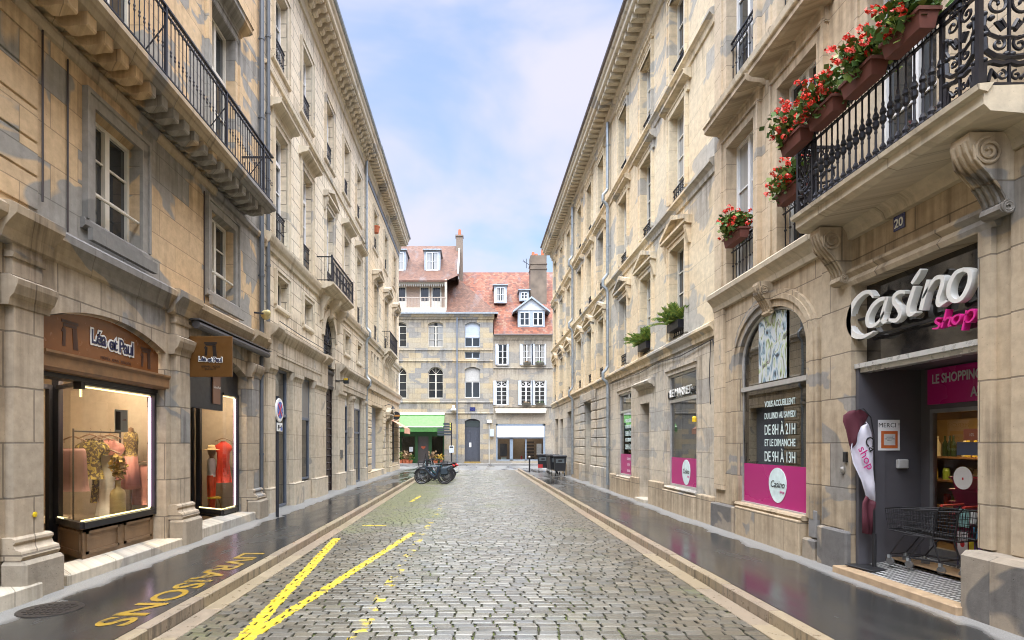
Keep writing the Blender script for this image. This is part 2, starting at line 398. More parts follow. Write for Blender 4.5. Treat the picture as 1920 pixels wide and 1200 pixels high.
def cobble_mat():
    m, g, p = newmat('wet_cobblestone')
    geo = g.new('NewGeometry'); pos = geo.outputs['Position']; ri = geo.outputs['Random Per Island']
    s = g.new('SeparateXYZ', i0=pos); X, Y, Z = s.outputs
    col = g.ramp(ri, (0, (.088,.080,.066)), (.3, (.138,.124,.10)), (.55, (.165,.145,.112)), (.8, (.125,.12,.11)), (1, (.20,.18,.148)))
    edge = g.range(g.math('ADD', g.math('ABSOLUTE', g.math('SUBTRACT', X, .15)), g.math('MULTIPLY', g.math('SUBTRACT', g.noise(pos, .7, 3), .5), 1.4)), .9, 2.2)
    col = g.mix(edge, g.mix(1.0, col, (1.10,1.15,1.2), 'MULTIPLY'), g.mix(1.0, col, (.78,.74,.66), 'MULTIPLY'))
    fine = g.range(g.noise(pos, 45, 4), .3, .7, .78, 1.2)
    col = g.mix(1.0, col, g.new('CombineColor', Red=fine, Green=fine, Blue=fine).outputs[0], 'MULTIPLY')
    # moss on the little-driven parking side
    mossn = g.noise(pos, .45, 5, .65, .3)
    side = g.math('MULTIPLY', g.range(X, -.6, -1.5), g.range(Y, 11.5, 15))
    moss = g.math('MULTIPLY', g.range(g.math('ADD', mossn, g.math('MULTIPLY', side, .24)), .56, .72), g.range(g.noise(pos, 26, 3), .35, .55))
    col = g.mix(g.math('MULTIPLY', moss, .75), col, (.15,.165,.055))
    low = g.range(Z, -.013, -.003)
    col = g.mix(low, (.035,.034,.025), col)
    # worn yellow road paint: (ax, ay, bx, by, half width, wear)
    wob = g.new('VectorMath', {'operation': 'SCALE'}); 
    nz = g.new('TexNoise', Scale=16, Detail=3); g.set(nz, 'Vector', pos)
    sub = g.new('VectorMath', {'operation': 'SUBTRACT'}); g.set(sub, 0, nz.outputs[1]); sub.inputs[1].default_value = (.5,.5,.5)
    g.set(wob, 0, sub.outputs[0]); wob.inputs['Scale'].default_value = .09
    ad = g.new('VectorMath', {'operation': 'ADD'}); g.set(ad, 0, pos); g.set(ad, 1, wob.outputs[0]); q = ad.outputs[0]
    total = None
    segs = [(-2.18,5.35,-2.69,11.5,.075,.69), (-2.18,5.35,-1.27,12.2,.065,.67), (-2.02,18.7,-1.90,21.2,.06,.56),
            (-1.14,5.4,-1.02,14.6,.07,.445), (-1.0,14.6,-.95,19.5,.06,.42), (-2.52,13.3,-1.98,13.25,.06,.60), (-2.6,17.2,-2.2,17.2,.04,.45)]
    for ax, ay, bx, by, hw, wear in segs:
        L = math.hypot(bx-ax, by-ay); an = math.atan2(by-ay, bx-ax)
        t = g.map(q, (L, hw, 1), (ax, ay, 0), (0, 0, an), 'TEXTURE'); ts = g.new('SeparateXYZ', i0=t)
        a = g.math('COMPARE', ts.outputs[0], .5, .5); b = g.math('COMPARE', ts.outputs[1], 0.0, 1.0)
        k = g.math('MULTIPLY', g.math('MULTIPLY', a, b), g.range(g.math('SUBTRACT', g.math('ADD', wear, g.math('MULTIPLY', g.math('SUBTRACT', ri, .5), .16)), g.noise(pos, 3.0, 5, .7)), 0.0, .06))
        total = k if total is None else g.math('MAXIMUM', total, k)
    total = g.math('MULTIPLY', total, g.range(Z, -.016, -.008))
    col = g.mix(g.math('MULTIPLY', total, .95), col, g.mix(g.noise(pos, 30, 3), (.50,.36,.015), (.65,.48,.03)))
    g.set(p, 'Base Color', col)
    g.set(p, 'Roughness', g.math('ADD', g.range(edge, 0, 1, .27, .42), g.math('ADD', g.math('MULTIPLY', moss, .3), g.math('MULTIPLY', g.math('SUBTRACT', ri, .5), .12))))
    p.inputs['Specular IOR Level'].default_value = .55
    b = g.new('Bump', Strength=.35, Distance=.004); g.set(b, 'Height', g.noise(pos, 55, 4)); g.set(p, 'Normal', b)
    return m

def cobbles():
    r = random.Random(3); v = []; f = []
    y = 3.4; row = 0
    while y < 41.3:
        d = r.uniform(.108, .136)
        x = -2.86 - (.103 if row % 2 else 0) + r.uniform(-.03, .03)
        ph = r.uniform(0, 6)
        while x < 2.80:
            w = r.uniform(.182, .230); gx = r.uniform(.010, .024); gy = r.uniform(.005, .010)
            x0, x1 = max(x, -2.83), min(x + w, 2.83)
            if x1 - x0 > .06:
                wave = lambda xx: .026*math.sin(xx*.95+.6) + .010*math.sin(xx*2.1 + y*.35)
                h = r.uniform(-.004, .004); b = len(v)
                tx, ty = r.uniform(-.014, .014), r.uniform(-.030, .030)
                sk = r.uniform(-.007, .007)
                cx, cy = (x0+x1)/2, y + d/2
                def P(px, py, z): return (px + (sk if py > cy else -sk), py + wave(px), z + h + tx*(px-cx) + ty*(py-cy))
                X0, X1, Y0, Y1 = x0+gx/2, x1-gx/2, y+gy/2, y+d-gy/2
                e = r.uniform(.006, .012)
                c = [(X0,Y0),(X1,Y0),(X1,Y1),(X0,Y1)]
                i = [(X0+e,Y0+e),(X1-e,Y0+e),(X1-e,Y1-e),(X0+e,Y1-e)]
                v.extend([P(a, q, -.045) for a, q in c]); v.extend([P(a+r.uniform(-.004,.004), q+r.uniform(-.003,.003), -.011) for a, q in c])
                v.extend([P(a, q, -.001) for a, q in i]); v.append(P(cx, cy, .0025))
                for k in range(4):
                    n = (k+1) % 4
                    f += [(b+k,b+n,b+4+n,b+4+k), (b+4+k,b+4+n,b+8+n,b+8+k), (b+8+k,b+8+n,b+12)]
            x += w
        y += d; row += 1
    me = bpy.data.meshes.new('cobblestone_road'); me.from_pydata(v, [], f); me.materials.append(cobble_mat())
    me.update()
    return put('cobblestone_road', me)
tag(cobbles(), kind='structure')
tag(MB().box(-400, 400, -200, 900, -.30, -.10).build('ground', M_asph_x), kind='structure')
tag(MB().box(-3.06, 3.06, -8, 41.4, -.2, -.024).build('road_bed', M_soil), kind='structure')
tag(MB().box(-60, 60, 41.4, 49.6, -.2, .0).build('cross_street', M_asph_x), kind='structure')
tag(MB().box(-60, 60, 49.75, 52.3, -.2, .12).box(-60, 60, 49.6, 49.75, -.2, .115).build('far_pavement', asphalt('dry_far_asphalt', (.2,.195,.19))), kind='structure')
# pavements run to the corner and turn into the cross street
tag(MB().box(-5.6, -3.19, -8, 41.2, -.2, .12).box(-60, -5.6, 40.4, 41.2, -.2, .12).build('pavement', M_asph_l), kind='structure')
tag(MB().box(3.19, 5.6, -8, 41.2, -.2, .12).box(5.6, 60, 39.2, 41.2, -.2, .12).build('pavement', M_asph_r), kind='structure')

def kerb_mat():
    m, g, p = newmat('kerb_limestone')
    geo = g.new('NewGeometry'); pos = geo.outputs['Position']; ri = geo.outputs['Random Per Island']
    s = g.new('SeparateXYZ', i0=pos)
    c = g.ramp(ri, (0, (.27,.215,.14)), (.5, (.31,.25,.17)), (.75, (.29,.215,.155)), (1, (.235,.205,.155)))
    n = g.noise(pos, 9, 5, .65)
    k = g.range(n, .3, .7, .78, 1.2); c = g.mix(1.0, c, g.new('CombineColor', Red=k, Green=k, Blue=k).outputs[0], 'MULTIPLY')
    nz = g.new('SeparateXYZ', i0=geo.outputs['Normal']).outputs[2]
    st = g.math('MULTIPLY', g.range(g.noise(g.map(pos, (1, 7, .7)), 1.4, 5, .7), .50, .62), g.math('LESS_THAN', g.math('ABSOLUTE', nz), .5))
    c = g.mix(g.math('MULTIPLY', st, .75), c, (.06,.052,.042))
    so = g.range(g.noise(pos, 1.7, 5), .55, .7); c = g.mix(g.math('MULTIPLY', so, .35), c, (.17,.145,.11))
    g.set(p, 'Base Color', c); g.set(p, 'Roughness', g.range(n, .3, .7, .22, .5))
    b = g.new('Bump', Strength=.4, Distance=.006); g.set(b, 'Height', g.noise(pos, 35, 4)); g.set(p, 'Normal', b)
    return m
M_kerb = kerb_mat()
for sgn in (-1, 1):
    r = random.Random(5 + sgn); k = MB(); gm = MB()
    y = -2.0
    while y < 41.2:
        L = r.uniform(.8, 1.35); j = r.uniform(-.006, .006); a, b = sorted((sgn*(3.05+j), sgn*3.185))
        k.cbox(a, b, y+.004, min(y+L-.004, 41.2), -.15, .122+r.uniform(-.004,.004), .012); y += L
    y = -2.0
    while y < 41.2:
        L = r.uniform(.9, 1.6); a, b = sorted((sgn*2.83, sgn*3.045))
        gm.cbox(a, b, y+.003, min(y+L-.003, 41.2), -.15, -.002+r.uniform(-.003,.003), .006); y += L
    tag(k.build('kerb', M_kerb), kind='structure'); tag(gm.build('gutter', M_kerb), kind='structure')

# worn delivery-bay lettering on the left pavement, tops of the letters towards the road
def worn_paint():
    m, g, p = newmat('worn_yellow_paint'); pos = g.new('NewGeometry').outputs['Position']
    k = g.range(g.math('ADD', g.noise(pos, 9, 5, .7), g.math('MULTIPLY', g.math('SUBTRACT', g.noise(pos, 1.3, 2), .5), .5)), (.30), .46)
    g.set(p, 'Base Color', g.mix(k, (.05,.042,.035), (.31,.19,.02))); p.inputs['Roughness'].default_value = .4; return m
M_roadpaint = worn_paint()
t = textmesh('LIVRAISONS', .47, M_roadpaint, None, (-3.63, 7.42, .124), 'pavement_lettering', ext=.0006, offset=.009, rot=(0, 0, -PI/2), fit=3.72)
tag(t, kind='structure')
mh = MB().lathe([(.30,0),(.30,.006),(.285,.009),(.27,.006)], 30)
for i in range(-4, 5):
    for j in range(-4, 5):
        if (i*i+j*j) < 16: mh.box(i*.06-.018, i*.06+.018, j*.06-.018, j*.06+.018, .004, .010)
tag(mh.build('manhole_cover', mat('cast_iron_cover', (.035,.03,.028), .5, metal=.4), loc=(-4.42, 6.12, .12)), 'round dark cast iron manhole cover set in the left pavement', 'manhole cover')

# ------------------------------------------------------------------ building kit (local frame: x along the front, -y towards the street, z up)
def wall(mb, u0, u1, v0, v1, ops=(), rd=.30):
    us = sorted({u0, u1} | {x for o in ops for x in (o['u0'], o['u1']) if u0 < x < u1})
    vs = sorted({v0, v1} | {x for o in ops for x in (o['v0'], o['v1']) if v0 < x < v1})
    for i in range(len(us)-1):
        for j in range(len(vs)-1):
            cu, cv = (us[i]+us[i+1])/2, (vs[j]+vs[j+1])/2
            if any(o['u0'] < cu < o['u1'] and o['v0'] < cv < o['v1'] for o in ops): continue
            mb.add([(us[i],0,vs[j]),(us[i+1],0,vs[j]),(us[i+1],0,vs[j+1]),(us[i],0,vs[j+1])], [(0,1,2,3)])
    for o in ops:
        a, b, c, e, d = o['u0'], o['u1'], o['v0'], o['v1'], o.get('d', rd)
        out = outline(a, b, c, e, o.get('rise', 0), o.get('seg', False))
        n = len(out)
        for i in range(n):
            (x, z), (x2, z2) = out[i], out[(i+1) % n]
            if o.get('nobottom') and z == z2 == c: continue
            mb.add([(x,0,z),(x2,0,z2),(x2,d,z2),(x,d,z)], [(0,1,2,3)])
        if o.get('rise'):
            top = out[2:] if True else out
            for (x, z), (x2, z2) in zip(top[:-1], top[1:]):
                mb.add([(x,0,z),(x2,0,z2),(x2,0,e),(x,0,e)], [(0,1,2,3)])
    return mb

def outline(a, b, c, e, rise=0, seg=False, n=18):
    """closed outline: bottom-left, bottom-right, then up the right side and over the arch to the left"""
    pts = [(a, c), (b, c)]
    if not rise: return pts + [(b, e), (a, e)]
    m, h, sp = (a+b)/2, (b-a)/2, e - rise
    if seg:
        Rr = (h*h + rise*rise)/(2*rise); t0 = math.asin(min(1, h/Rr))
        return pts + [(m + Rr*math.sin(t), e - Rr + Rr*math.cos(t)) for t in [t0 - 2*t0*i/n for i in range(n+1)]]
    return pts + [(m + h*math.cos(t), sp + rise*math.sin(t)) for t in [PI*i/n for i in range(n+1)]]

def shell(mb, u0, u1, v0, v1, D):
    mb.add([(u0,0,v0),(u0,D,v0),(u0,D,v1),(u0,0,v1)], [(0,1,2,3)]); mb.add([(u1,0,v0),(u1,D,v0),(u1,D,v1),(u1,0,v1)], [(0,1,2,3)])
    mb.add([(u0,D,v0),(u1,D,v0),(u1,D,v1),(u0,D,v1)], [(0,1,2,3)])
    return mb

def room(mb, x0, x1, y0, y1, z0, z1):                  # an open-fronted box
    return mb.add([(x0,y0,z0),(x1,y0,z0),(x1,y1,z0),(x0,y1,z0),(x0,y0,z1),(x1,y0,z1),(x1,y1,z1),(x0,y1,z1)],
                  [(0,1,2,3),(4,5,6,7),(1,2,6,5),(2,3,7,6),(3,0,4,7)])

MESH = {}
def cached(key, fn, name, m):
    if key not in MESH:
        mb = fn(); me = bpy.data.meshes.new(name); me.from_pydata(mb.v, [], mb.f); me.materials.append(m); me.update(); MESH[key] = me
    return MESH[key]

def win_frame(w, h, rows=3, leaves=2, rise=0, transom=0, fw=.055, fan=False):
    mb = MB(); d0, d1 = -.03, .03
    hs = h - rise
    mb.box(-w/2, -w/2+fw, d0, d1, 0, hs); mb.box(w/2-fw, w/2, d0, d1, 0, hs); mb.box(-w/2+fw, w/2-fw, d0, d1, 0, fw*1.5)
    if not rise: mb.box(-w/2+fw, w/2-fw, d0, d1, hs-fw, hs)
    else:
        o = [(x, z) for x, z in outline(-w/2+fw/2, w/2-fw/2, 0, h-fw/2, rise-fw/2, True)[2:]]
        mb.tube([(x, 0, z) for x, z in o], fw*.62, 6)
        if fan:
            for a in (-.6, 0, .6): mb.tube([(0, 0, hs-.12), (math.sin(a)*w*.5, 0, hs-.12+math.cos(a)*(rise+.06))], .02, 5)
        mb.box(-w/2+fw, w/2-fw, d0, d1, hs-.12-fw, hs-.12)
    top = (hs - fw) if not rise else hs - .12 - fw
    if transom: mb.box(-w/2+fw, w/2-fw, d0-.012, d1+.012, transom-.05, transom+.05)
    if leaves == 2:
        mb.box(-.05, .05, d0-.015, d1+.015, fw*1.5, top)
        for sx in (-1, 1):
            a, b = sorted((sx*.05, sx*(w/2-fw)))
            mb.box(a+.0 if sx > 0 else a, a+.035 if sx < 0 else a+.0, d0+.008, d1-.008, fw*1.5, top) if False else None
    lo = fw*1.5; hi = transom-.05 if transom else top
    for k in range(1, rows):
        z = lo + (hi-lo)*k/rows
        if leaves == 2: mb.box(-w/2+fw, -.05, -.012, .015, z-.014, z+.014); mb.box(.05, w/2-fw, -.012, .015, z-.014, z+.014)
        else: mb.box(-w/2+fw, w/2-fw, -.012, .015, z-.014, z+.014)
    return mb

def pane_mesh(w, h, rise=0):
    mb = MB()
    o = outline(-w/2+.02, w/2-.02, .02, h-.02, max(rise-.02, 0), True) if rise else outline(-w/2+.02, w/2-.02, .02, h-.02)
    return mb.prism(o, 'y', .018, .026)

def surround(w, h, bw=.17, pr=.05, sill=.0, rise=0, ears=0):
    mb = MB()
    if not rise:
        for s in (-1, 1):
            a, b = sorted((s*w/2, s*(w/2+bw*.72))); mb.box(a, b, -pr, .0, -sill, h)
            a, b = sorted((s*(w/2+bw*.72), s*(w/2+bw))); mb.box(a, b, -pr-.03, .0, -sill, h+bw*.72)
        mb.box(-w/2-bw*.72, w/2+bw*.72, -pr, 0, h, h+bw*.72); mb.box(-w/2-bw, w/2+bw, -pr-.03, 0, h+bw*.72, h+bw)
    else:
        ins = outline(-w/2, w/2, 0, h, rise, True)[2:]; k = bw/w
        for (x, z), (x2, z2) in zip(ins[:-1], ins[1:]):
            mb.add([(x,-pr,z),(x2,-pr,z2),(x2*(1+2*k),-pr,z2+bw),(x*(1+2*k),-pr,z+bw),(x,0,z),(x2,0,z2),(x2*(1+2*k),0,z2+bw),(x*(1+2*k),0,z+bw)],
                   [(0,1,2,3),(0,1,5,4),(3,2,6,7)])
        for s in (-1, 1):
            a, b = sorted((s*w/2, s*(w/2+bw))); mb.box(a, b, -pr, 0, 0, ins[0][1]+.001)
    return mb

def hood_flat(w, z, half=None, out=.30, th=.26):
    h = half or w/2 + .32
    mb = MB(); mb.prof(-h, h, [(0,z+.06),(.05,z+.06),(.09,z+.10),(out-.06,z+.12),(out,z+.16),(out,z+th-.03),(out+.03,z+th),(0,z+th+.05)])
    mb.box(-h+.12, h-.12, -.06, 0, z-.16, z+.06)
    return mb

def hood_pediment(w, z, half=None, out=.18, rise=.42, consoles=True):
    h = half or w/2 + .34; mb = MB(); t = .11
    mb.prof(-h, h, [(0,z),(out-.05,z+.02),(out,z+.05),(out,z+t),(0,z+t)])
    for s in (-1, 1):
        mb.prism([(s*h, z+t+.002), (s*h, z+t+.10), (0, z+t+rise), (0, z+t+rise-.12)], 'y', -out-.02, 0)
    mb.prism([(-h+.1, z+t), (h-.1, z+t), (0, z+t+rise-.1)], 'y', -.05, 0)
    mb.box(-h+.16, h-.16, -.05, 0, z-.18, z)
    if consoles:
        for s in (-1, 1):
            x = s*(h-.12); mb.prism([(0,z),(-out+.03,z),(-out+.04,z-.12),(-.09,z-.26),(-.05,z-.42),(0,z-.44)], 'x', x-.06, x+.06)
    return mb

def rail_low(w, h=.85, n=9, dense=True):
    mb = MB(); mb.box(-w/2, w/2, -.02, .015, h-.03, h); mb.box(-w/2, w/2, -.012, .012, .06, .085); mb.box(-w/2, w/2, -.012, .012, h-.16, h-.14)
    for i in range(n):
        x = -w/2 + w*(i+.5)/n; mb.tube([(x,0,.07),(x,0,h-.02)], .010, 5)
        mb.lathe([(.004,-.03),(.022,-.01),(.022,.01),(.004,.03)], 6, (x, 0, h*.45))
    for i in range(n-1):
        x = -w/2 + w*(i+1)/n; mb.torus((x, 0, h-.09), .028, .006, 'y', 10, 4)
    return mb

def window(parent, u, v, w, h, rd=.28, rows=3, rise=0, transom=0, stonem=None, sur=.17, hood=None, hz=None, hhalf=None, rail=0, railn=9, fan=False, sillm=None, sill=0, fm=None, leaves=2, name='window', hout=None):
    fm = fm or M_frame
    key = (round(w,2), round(h,2), rows, round(rise,2), round(transom,2), fan, leaves, fm.name)
    o = put(name, cached(('f',)+key, lambda: win_frame(w, h, rows, leaves, rise, transom, fan=fan), name, fm), parent, (u, rd, v))
    put('pane', cached(('p', round(w,2), round(h,2), round(rise,2)), lambda: pane_mesh(w, h, rise), 'pane', M_pane), o)
    if sur: put('surround', cached(('s',)+key[:2]+(round(rise,2), sur, stonem.name), lambda: surround(w, h, sur, rise=rise), 'surround', stonem), o, (0, -rd, 0))
    if hood:
        z = (hz - v) if hz else h + sur + .1
        kw = {'out': hout} if hout else {}
        fn = (lambda: hood_flat(w, z, hhalf, **kw)) if hood == 'flat' else (lambda: hood_pediment(w, z, hhalf, **kw))
        put('hood', cached(('h', hood, round(w,2), round(z,2), hhalf, hout, stonem.name), fn, 'hood', stonem), o, (0, -rd, 0))
    if rail: put('railing', cached(('r', round(w,2), rail, railn), lambda: rail_low(w, rail, railn), 'railing', M_iron), o, (0, -rd+.06, 0))
    if sill:
        put('sill', cached(('sl', round(w,2), sill, sillm.name), lambda: MB().prof(-w/2-sill, w/2+sill, [(-rd+.03,0),(.05,0),(.07,-.03),(.07,-.10),(.03,-.14),(0,-.14),(-rd+.03,-.14)]), 'sill', sillm), o, (0, -rd, 0))
    return o

def pipe(parent, u, z0, z1, out=.10, r=.055, jogs=(), m=None, name='downpipe'):
    pts = [(u, -out, z0)]
    for z in sorted(jogs):                                  # swan-neck round a string course
        pts += [(u, -out, z-.35), (u, -out-.05, z-.22), (u-.02, -out-.17, z-.1), (u-.02, -out-.17, z+.12), (u, -out-.05, z+.26), (u, -out, z+.36)]
    pts += [(u, -out, z1)]
    mb = MB().tube(pts, r, 8)
    z = z0 + 1.4
    while z < z1 - .5:
        if all(abs(z-j) > .5 for j in jogs): mb.lathe([(r+.012,-.03),(r+.012,.03)], 8, (u, -out, z)); mb.box(u-.012, u+.012, -out, 0, z-.012, z+.012)
        z += 1.9
    return mb.build(name, m or M_zinc, parent, smooth=False)

def frame_rect(mb, a, b, c, e, y0, y1, t):
    mb.box(a, a+t, y0, y1, c, e); mb.box(b-t, b, y0, y1, c, e); mb.box(a+t, b-t, y0, y1, c, c+t); mb.box(a+t, b-t, y0, y1, e-t, e); return mb

def spiral(c, r0, r1, turns, a0=0, sgn=1, n=26):
    """points (x,z) of a scroll"""
    return [(c[0] + (r0+(r1-r0)*i/n)*math.cos(a0+sgn*turns*2*PI*i/n), c[1] + (r0+(r1-r0)*i/n)*math.sin(a0+sgn*turns*2*PI*i/n)) for i in range(n+1)]

def ornate(mb, a, b, z0, z1, P, r=.011):
    """cast-iron scroll panel between a and b; P maps (s, z) to a point"""
    m, w, h = (a+b)/2, (b-a), z1-z0
    def T(pts, q=r): mb.tube([P(s, z) for s, z in pts], q, 5)
    T([(m, z0), (m, z1)], r*1.1)
    for s in (-1, 1):
        X = lambda k: m + s*k*w
        T([(p[0], p[1]) for p in spiral((X(.22), z0+.80*h), .20*w, .03*w, 1.3, PI/2, s)])
        T(spiral((X(.22), z0+.96*h), .10*w, .02*w, 1.2, -PI/2, -s), r*.8)
        T([(X(.40), z0+.68*h), (X(.42), z0+.58*h), (X(.33), z0+.50*h), (X(.16), z0+.46*h), (m, z0+.47*h)], r*1.3)
        T(spiral((X(.18), z0+.40*h), .13*w, .02*w, 1.2, PI/2, s))
        T([(X(.06), z0+.56*h), (X(.14), z0+.64*h), (X(.22), z0+.62*h), (X(.10), z0+.54*h)], r*1.5)
        T([(X(.42), z0+.46*h), (X(.40), z0+.34*h), (X(.24), z0+.28*h), (m, z0+.26*h)], r*2.0)
        T([(X(.44), z0), (X(.42), z0+.2*h), (X(.30), z0+.22*h), (X(.14), z0+.2*h), (m, z0+.22*h)], r*1.9)
        T([(X(.36), z0+.02*h), (X(.30), z0+.14*h), (X(.20), z0+.06*h)], r*1.4)
        T(spiral((X(.12), z0+.09*h), .09*w, .02*w, 1.1, PI/2, s), r*.8)
        for k, z in ((.42,.70),(.40,.50),(.30,.66),(.05,.30),(.42,.24)):
            q = P(X(k), z0+z*h); mb.lathe([(.004,-.03),(.026,-.012),(.03,.0),(.026,.012),(.004,.03)], 6, q)
    mb.tube([P(m, z0+.93*h), P(m, z0+.97*h)], r*2.2, 6)

def lathe_baluster(mb, x, y, z0, z1, fancy=True):
    h = z1 - z0
    if fancy:
        mb.lathe([(.012,0),(.05,.02*h),(.03,.06*h),(.038,.10*h),(.014,.16*h),(.012,.34*h),(.018,.36*h),(.014,.40*h),(.034,.44*h),(.036,.50*h),(.02,.53*h),(.036,.56*h),(.03,.60*h),(.014,.64*h),(.018,.68*h),(.011,.72*h),(.011,.96*h),(.02,h)], 7, (x, y, z0))
    else:
        mb.lathe([(.008,0),(.014,.03*h),(.008,.06*h),(.008,.40*h),(.017,.43*h),(.010,.46*h),(.017,.49*h),(.008,.52*h),(.008,.93*h),(.014,.96*h),(.008,h)], 5, (x, y, z0))

def leaves(mb, n, c, rad, size, r, droop=0.0):
    for _ in range(n):
        while True:
            a = Vector((r.uniform(-1,1), r.uniform(-1,1), r.uniform(-1,1)))
            if a.length < 1: break
        p = Vector((c[0]+a.x*rad[0], c[1]+a.y*rad[1], c[2]+a.z*rad[2]))
        d = Vector((r.uniform(-1,1), r.uniform(-1,1), r.uniform(-.6,.8)-droop)).normalized(); s = size*r.uniform(.6,1.3)
        q = d.cross(Vector((r.uniform(-1,1), r.uniform(-1,1), r.uniform(-1,1)))).normalized()*s*.45
        mb.add([p, p+d*s*.5+q, p+d*s, p+d*s*.5-q], [(0,1,2,3)])
    return mb

def foliage_mat(name, a, b, c):
    m, g, p = newmat(name)
    ri = g.new('NewGeometry').outputs['Random Per Island']
    g.set(p, 'Base Color', g.ramp(ri, (0, a), (.5, b), (1, c))); p.inputs['Roughness'].default_value = .5
    p.inputs['Subsurface Weight'].default_value = 0
    return m
M_leaf = foliage_mat('geranium_leaves', (.045,.10,.018), (.085,.17,.03), (.20,.25,.045))
M_fern = foliage_mat('palm_green', (.06,.14,.025), (.15,.24,.035), (.30,.34,.06))
M_petal = foliage_mat('red_petals', (.62,.012,.012), (.82,.05,.02), (.80,.16,.12))

# ------------------------------------------------------------------ left side, near building with the clothes shop
WL = -5.2
def LW(x, y, z): return (WL - y, x, z)
def left(name, label): return thing(name, label, 'building', (WL, 0, 0), PI/2)

A = left('corner_stone_building', 'ochre stone building with clothes shop and long iron balcony, nearest on the left')
opsA = [dict(u0=7.05,u1=9.9,v0=.12,v1=3.65,rise=.27,seg=True,d=.32,nobottom=True), dict(u0=10.75,u1=13.4,v0=.12,v1=3.65,rise=.27,seg=True,d=.32,nobottom=True)]
mb = wall(MB(), -14, 14.5, 0, 4.2, opsA); shell(mb, -14, 14.5, 0, 4.2, 9); mb.build('ground_floor_wall', S['A_gf'], A)
wA = [(8.55,4.85,1.14,1.56), (12.1,4.85,1.14,1.60), (8.55,7.22,1.14,3.2), (12.1,7.22,1.14,3.35)]
mb = wall(MB(), -14, 14.5, 4.2, 15.2, [dict(u0=u-w/2,u1=u+w/2,v0=v,v1=v+h,d=.30) for u,v,w,h in wA]); shell(mb, -14, 14.5, 4.2, 15.2, 9)
mb.build('upper_wall', S['A_up'], A)
q = MB()                                                   # raised quoin blocks at the left edge
for k in range(7): q.cbox(3.0, 6.97, -.022, 0, 4.62+.4*k-.0, 4.62+.4*k+.375, .008)
for k in range(18): q.cbox(3.0, 6.97, -.022, 0, 7.35+.4*k, 7.35+.4*k+.375, .008)
q.build('quoin', S['A_up'], A)
for i, (u, v, w, h) in enumerate(wA):
    o = window(A, u, v, w, h, .19, 3, transom=(2.3 if h > 2 else 0), stonem=S['slate'] if i < 2 else S['A_up'], sur=.20, hood='flat' if h > 2 else None, hz=10.75, sill=.24 if h < 2 else 0, sillm=S['slate'])
    if h < 2:
        MB().tube([(-w/2+.02,0,.42),(w/2-.02,0,.42)], .022, 7).build('guard_bar', M_frame, o, loc=(0,-.18,0))
        MB().box(-w/2-.22, w/2+.22, -.07, 0, -.30, -.14).build('apron', S['slate'], o, loc=(0,-.28,0))
sc = MB().prof(-3, 14.5, [(0,4.10),(.05,4.12),(.08,4.20),(.13,4.27),(.20,4.33),(.21,4.42),(.15,4.47),(0,4.50)])
for a, b in ((6.3,7.05),(9.9,10.65),(13.38,14.05)): sc.prof(a, b, [(.02,4.06),(.12,4.09),(.16,4.20),(.22,4.27),(.29,4.34),(.30,4.43),(.22,4.475),(.02,4.49)])
sc.build('string_course', S['trimA'], A)
MB().prof(-3, 14.5, [(0,6.80),(.05,6.81),(.09,6.88),(.09,6.93),(0,6.95)]).build('string_course', S['trimA'], A)
for a, b in ((6.5,6.95),(10.05,10.52),(13.48,13.92)):
    p = MB().box(a, b, -.10, 0, .62, 3.40)
    MB().cbox(a-.10, b+.10, -.30, 0, .0, .555, .04).build('guard_stone', S['boulder'], A)
    p.prof(a-.07, b+.07, [(0,.56),(.23,.56),(.25,.60),(.23,.66),(.17,.68),(.145,.73),(.17,.76),(.165,.79),(.12,.81),(0,.81)])
    p.prof(a-.09, b+.09, [(0,3.38),(.11,3.38),(.13,3.46),(.17,3.50),(.21,3.60),(.22,3.66),(.10,3.72),(0,3.72)])
    p.prof(a-.03, b+.03, [(0,3.92),(.11,3.92),(.13,3.97),(0,4.0)]); p.box(a, b, -.085, 0, 3.72, 4.12)
    p.build('pilaster', S['A_gf'], A)
mb = MB().box(6.05, 6.38, -.04, 0, .12, 4.1).box(3.2, 5.2, -.06, 0, .12, 4.1); mb.build('pier', S['A_gf'], A)
MB().cbox(4.0, 6.62, -.34, 0, .0, .29, .012).cbox(7.14, 9.95, -.26, .31, .0, .25, .015).cbox(10.72, 13.40, -.22, .31, .0, .30, .015).build('doorstep', S['E_gf'], A)
# balcony
bal = MB().prof(4.4, 13.2, [(0,7.00),(.60,7.02),(.66,7.06),(.70,7.06),(.75,7.10),(.75,7.17),(.71,7.20),(0,7.22)]).build('balcony', S['trimA'], A)
def bracket_mesh():
    return MB().prism([(0,0),(-.13,.0),(-.19,-.02),(-.23,-.07),(-.28,-.11),(-.36,-.12),(-.46,-.10),(-.56,-.10),(-.58,-.08),(-.58,.08),(0,.08)][::-1], 'x', -.085, .085)
bme = None
for i in range(25):
    x = 4.75 + .335*i
    if bme is None:
        o = bracket_mesh().build('bracket', S['A_up'], bal, loc=(x, 0, 6.955)); bme = o.data
    else: put('bracket', bme, bal, (x, 0, 6.955))
rl = MB(); H = 8.28
for x in [4.5 + .118*i for i in range(74)]: lathe_baluster(rl, x, -.68, 7.22, H-.12, False)
for y in [-.55, -.42, -.29, -.16, -.05]: lathe_baluster(rl, 13.14, y, 7.22, H-.12, False)
rl.box(4.4, 13.16, -.705, -.655, H-.03, H).box(4.4, 13.16, -.695, -.665, H-.13, H-.11).box(4.4, 13.16, -.695, -.665, 7.255, 7.275)
rl.box(13.115, 13.165, -.705, 0, H-.03, H).box(13.12, 13.16, -.69, 0, 7.255, 7.275)
for i in range(72): rl.torus((4.56+.118*i, -.68, H-.07), .034, .006, 'y', 8, 4)
